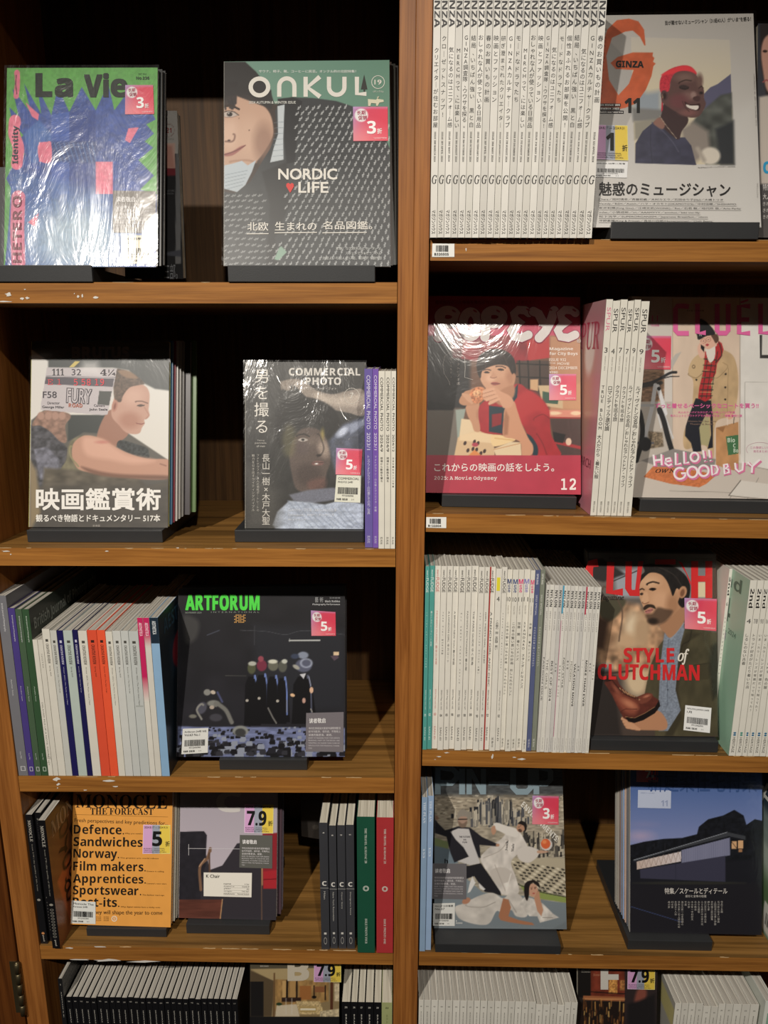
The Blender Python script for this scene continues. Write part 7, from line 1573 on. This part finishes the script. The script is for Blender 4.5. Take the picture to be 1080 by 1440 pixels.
f.ell(500, 302, 16, 10, '#15110f').ell(258, 350, 20, 10, '#1f3a22', tex=None) if False else f.ell(500, 302, 16, 10, '#15110f').ell(258, 350, 20, 10, '#1f3a22')
f.rect(0, 438, 800, 900, '#1c1b1d', soft=2)
f.text('B', 316, 40, 466, 190, '#cfc6b4', 'b', 0.04).text('BRAND', 128, 84, 185, 94, '#b9b3a8', 'b')
m.cover(wrap=M_FILM, seed=91)
m.tri_sticker([(498, 196), (686, 198), (686, 40), (500, 40)], '7.9', 10, 78)
m = Mag('magazine', 'magazine with a candlelit bar photograph and a large white letter F', [(812.5, 1340), (925, 1340), (922, 1520), (812.5, 1520)], 0.012, lean=6, t=0.012, base='#2b2523', sheet=(820, 1340, 4.154), fix=fix_left(0.3472, 0.3472))
f = m.f
f.rect(-100, -80, 45, 260, '#1b1817').rect(45, -80, 243, 260, '#7a3320', tex=(0.3, 40, 40)).rect(243, -80, 430, 600, '#33292a').poly([(320, 215), (370, 220), (360, 290), (330, 320), (300, 290)], '#8a4a3c', smooth=True, soft=20).poly([(260, 300), (330, 280), (420, 240), (430, 600), (250, 600)], '#211e20', soft=20)
f.rect(150, 155, 200, 240, '#c98a3c', tex=(0.6, 8, 8)).rect(215, 160, 242, 220, '#a87038', tex=(0.5, 8, 8)).line([(0, 225), (243, 240)], 6, '#241614').poly([(0, 250), (243, 258), (243, 285), (0, 275)], '#a8653a', soft=4).line([(0, 268), (243, 272)], 4, '#e0a060')
f.rect(-60, 285, 243, 700, '#241a16', soft=6)
for k in range(60):
    x = r.uniform(0, 240); y = r.uniform(310, 440); h = r.uniform(10, 60); f.line([(x, y), (x+r.uniform(-3, 3), y-h)], r.uniform(3, 7), r.choice(['#c98a3c', '#e8b860', '#7a4a20', '#5b3418']), soft=4, a=0.8)
f.text('F', 102, 62, 212, 214, '#d8d4cc', 'b', 0.03).text('Sante', 58, 120, 100, 134, '#c98a6c', 'i').text('BRAND', -10, 95, 40, 103, '#b9b3a8').text('DOCUMENTARY', -10, 108, 42, 114, '#b9b3a8')
m.cover(wrap=M_FILM, seed=92)
m.tri_sticker([(258, 210), (418, 214), (420, 60), (260, 60)], '7.9', 10, 78)

# ------------------------------------------------------------------ printed outer covers of the spine-out magazines at the block ends
def side_cover(mg, x, Y, H, depth, right, paint, name, label, base='#888888', u0=0.0):
    """print on the outer cover of a spine-out magazine; x is the cover plane"""
    z = mg.location[2]; e = 0.0004 if right else -0.0004
    a = np.array([x+e, Y, z]); b = np.array([x+e, Y+depth, z]); up = np.array([0, 0, H])
    c = [a, b, b+up, a+up] if right else [b, a, a+up, b+up]
    f = Face(c, frame=[(0, 135), (100, 135), (100, 0), (0, 0)], step=1.6, base=base); f.sheet(0, 0, 1)
    paint(f)
    # local coordinates of the (nearly upright) magazine
    o = f.build(name, None, M_PRINT, np.array(mg.location))
    o.parent = mg
    o['label'] = label
    return f
def paint_green(f):
    f.grad(0, 0, '#9cc2aa', 0, 135, '#8db89f'); f.poly([(0, 60), (30, 62), (45, 80), (55, 135), (0, 135)], '#6f7478', soft=3); f.poly([(0, 0), (8, 0), (5, 135), (0, 135)], '#b9c4bc')
    f.text('4', 62, 22, 78, 40, '#3d5a4c', 'b').text('2nd', 50, 4, 90, 14, '#5b7a6a', 'b').text('APRIL 2024', 60, 44, 90, 48, '#5b7a6a').ell(60, 52, 5, 5, '#7a6a86').ell(70, 52, 5, 5, '#7a6a86')
    f.rect(5, 88, 42, 112, '#c23a58').ell(14, 93, 5, 4, '#efe6ea').rect(5, 114, 42, 134, '#d6d6d0')
    f.text('5', 22, 94, 33, 107, '#f4eef0', 'b').text('折', 34, 102, 40, 108, '#f4eef0').bars(9, 120, 36, 128, '#2a2a2a', 20, 3)
side_cover(secondA[0], secondA[1], 0.001, h2, 0.235, False, paint_green, 'outer_cover', 'pale green front cover with a big 4 and a red sticker')
def paint_orange(f):
    f.grad(0, 0, '#5b4026', 100, 135, '#b0642f'); f.rect(0, 0, 100, 20, '#4a3826'); f.poly([(25, 135), (8, 70), (60, 55), (100, 60), (100, 135)], '#b5602e', soft=3)
    for k in range(6): f.ell(30+(k % 2)*34, 30+k*17, 9, 6, '#2c1d12', ring=3)
    f.text('MONOCLE', 8, 8, 98, 24, '#a89478', 's').text('YES', 20, 45, 80, 58, '#2c1d12', 'b', rot=-20).text('QUALITY', 15, 100, 90, 84, '#2c1d12', 'b', rot=-35).text('LIFE', 30, 126, 80, 112, '#8a3a20', 'b')
side_cover(monoC[0], monoC[1], monoC[2], 0.273, 0.2, True, paint_orange, 'outer_cover', 'orange and brown patterned front cover')

def paint_pink(f):
    f.grad(0, 0, '#b9a09c', 0, 135, '#c98a98'); f.rect(20, 0, 100, 135, '#c2667c', soft=30, a=0.6).ell(60, 60, 26, 40, '#b98a7c', soft=16); f.ell(70, 30, 12, 16, '#d8d0cc', soft=5)
    f.text('SPUR', 30, 12, 92, 30, '#b03050', 's').text('MARCH', 60, 100, 92, 106, '#7a3a48')
side_cover(spur[0][0], spur[0][1], 0.008, hS, 0.24, False, paint_pink, 'outer_cover', 'pink front cover inside a clear sleeve')
def paint_grey(f):
    f.grad(0, 0, '#a9a79f', 0, 135, '#a3a29c'); f.rect(70, 8, 100, 30, '#c2b878', soft=3)
    f.text('F', 6, 10, 20, 34, '#c9c7c0', 'b')
side_cover(rowR5[0], rowR5[1], 0.002, hw, 0.23, False, paint_grey, 'outer_cover', 'grey sleeved front cover')
def paint_navy(f):
    f.grad(0, 0, '#18242f', 100, 135, '#1c2c3a'); f.rect(20, 30, 90, 60, '#203446', soft=8); f.ell(45, 44, 20, 16, '#8f2434', soft=2)
    f.text('3', 40, 36, 54, 52, '#e8dfe0', 'b').text('AESTHETICA', 10, 6, 92, 18, '#31506a', 'b')
side_cover(L3S[20][0], L3S[20][1], 0.002, L3S[20][2], 0.24, True, paint_navy, 'outer_cover', 'dark navy back cover with a round red sticker')
def paint_photo(f):
    f.grad(0, 0, '#2c332e', 0, 135, '#2c3a2e'); f.text('British Journal of Photography', 4, 8, 98, 20, '#9aa09a', 'b')
side_cover(L3S[3][0], L3S[3][1], 0.002, L3S[3][2], 0.27, True, paint_photo, 'outer_cover', 'very dark green cover with grey title')
lm = spine_mag(0.7140, 0.7230, 0.0, 'R4', 0.335, 0.24, '#d8d6cf', [('r', 'CASA', 0.05, 0.15, '#2a2a2a', 0.6, 'b')], 'magazine with a green landscape cover at the right edge, fourth right shelf', None)
def paint_green2(f):
    f.grad(0, 0, '#18223c', 0, 135, '#6f8f78'); f.rect(0, 40, 100, 60, '#7a8c8c', soft=8).rect(0, 60, 100, 95, '#a9b5ae', soft=16).ell(30, 105, 60, 20, '#5d7a4c', soft=16)
    f.text('CASA', 30, 18, 98, 36, '#d8d8d4', 'b').rect(72, 108, 98, 132, '#d4d4ce').bars(76, 116, 95, 126, '#222222', 16, 2)
side_cover(lm, 0.7140, 0.0, 0.335, 0.24, False, paint_green2, 'outer_cover', 'green landscape front cover with a barcode label')
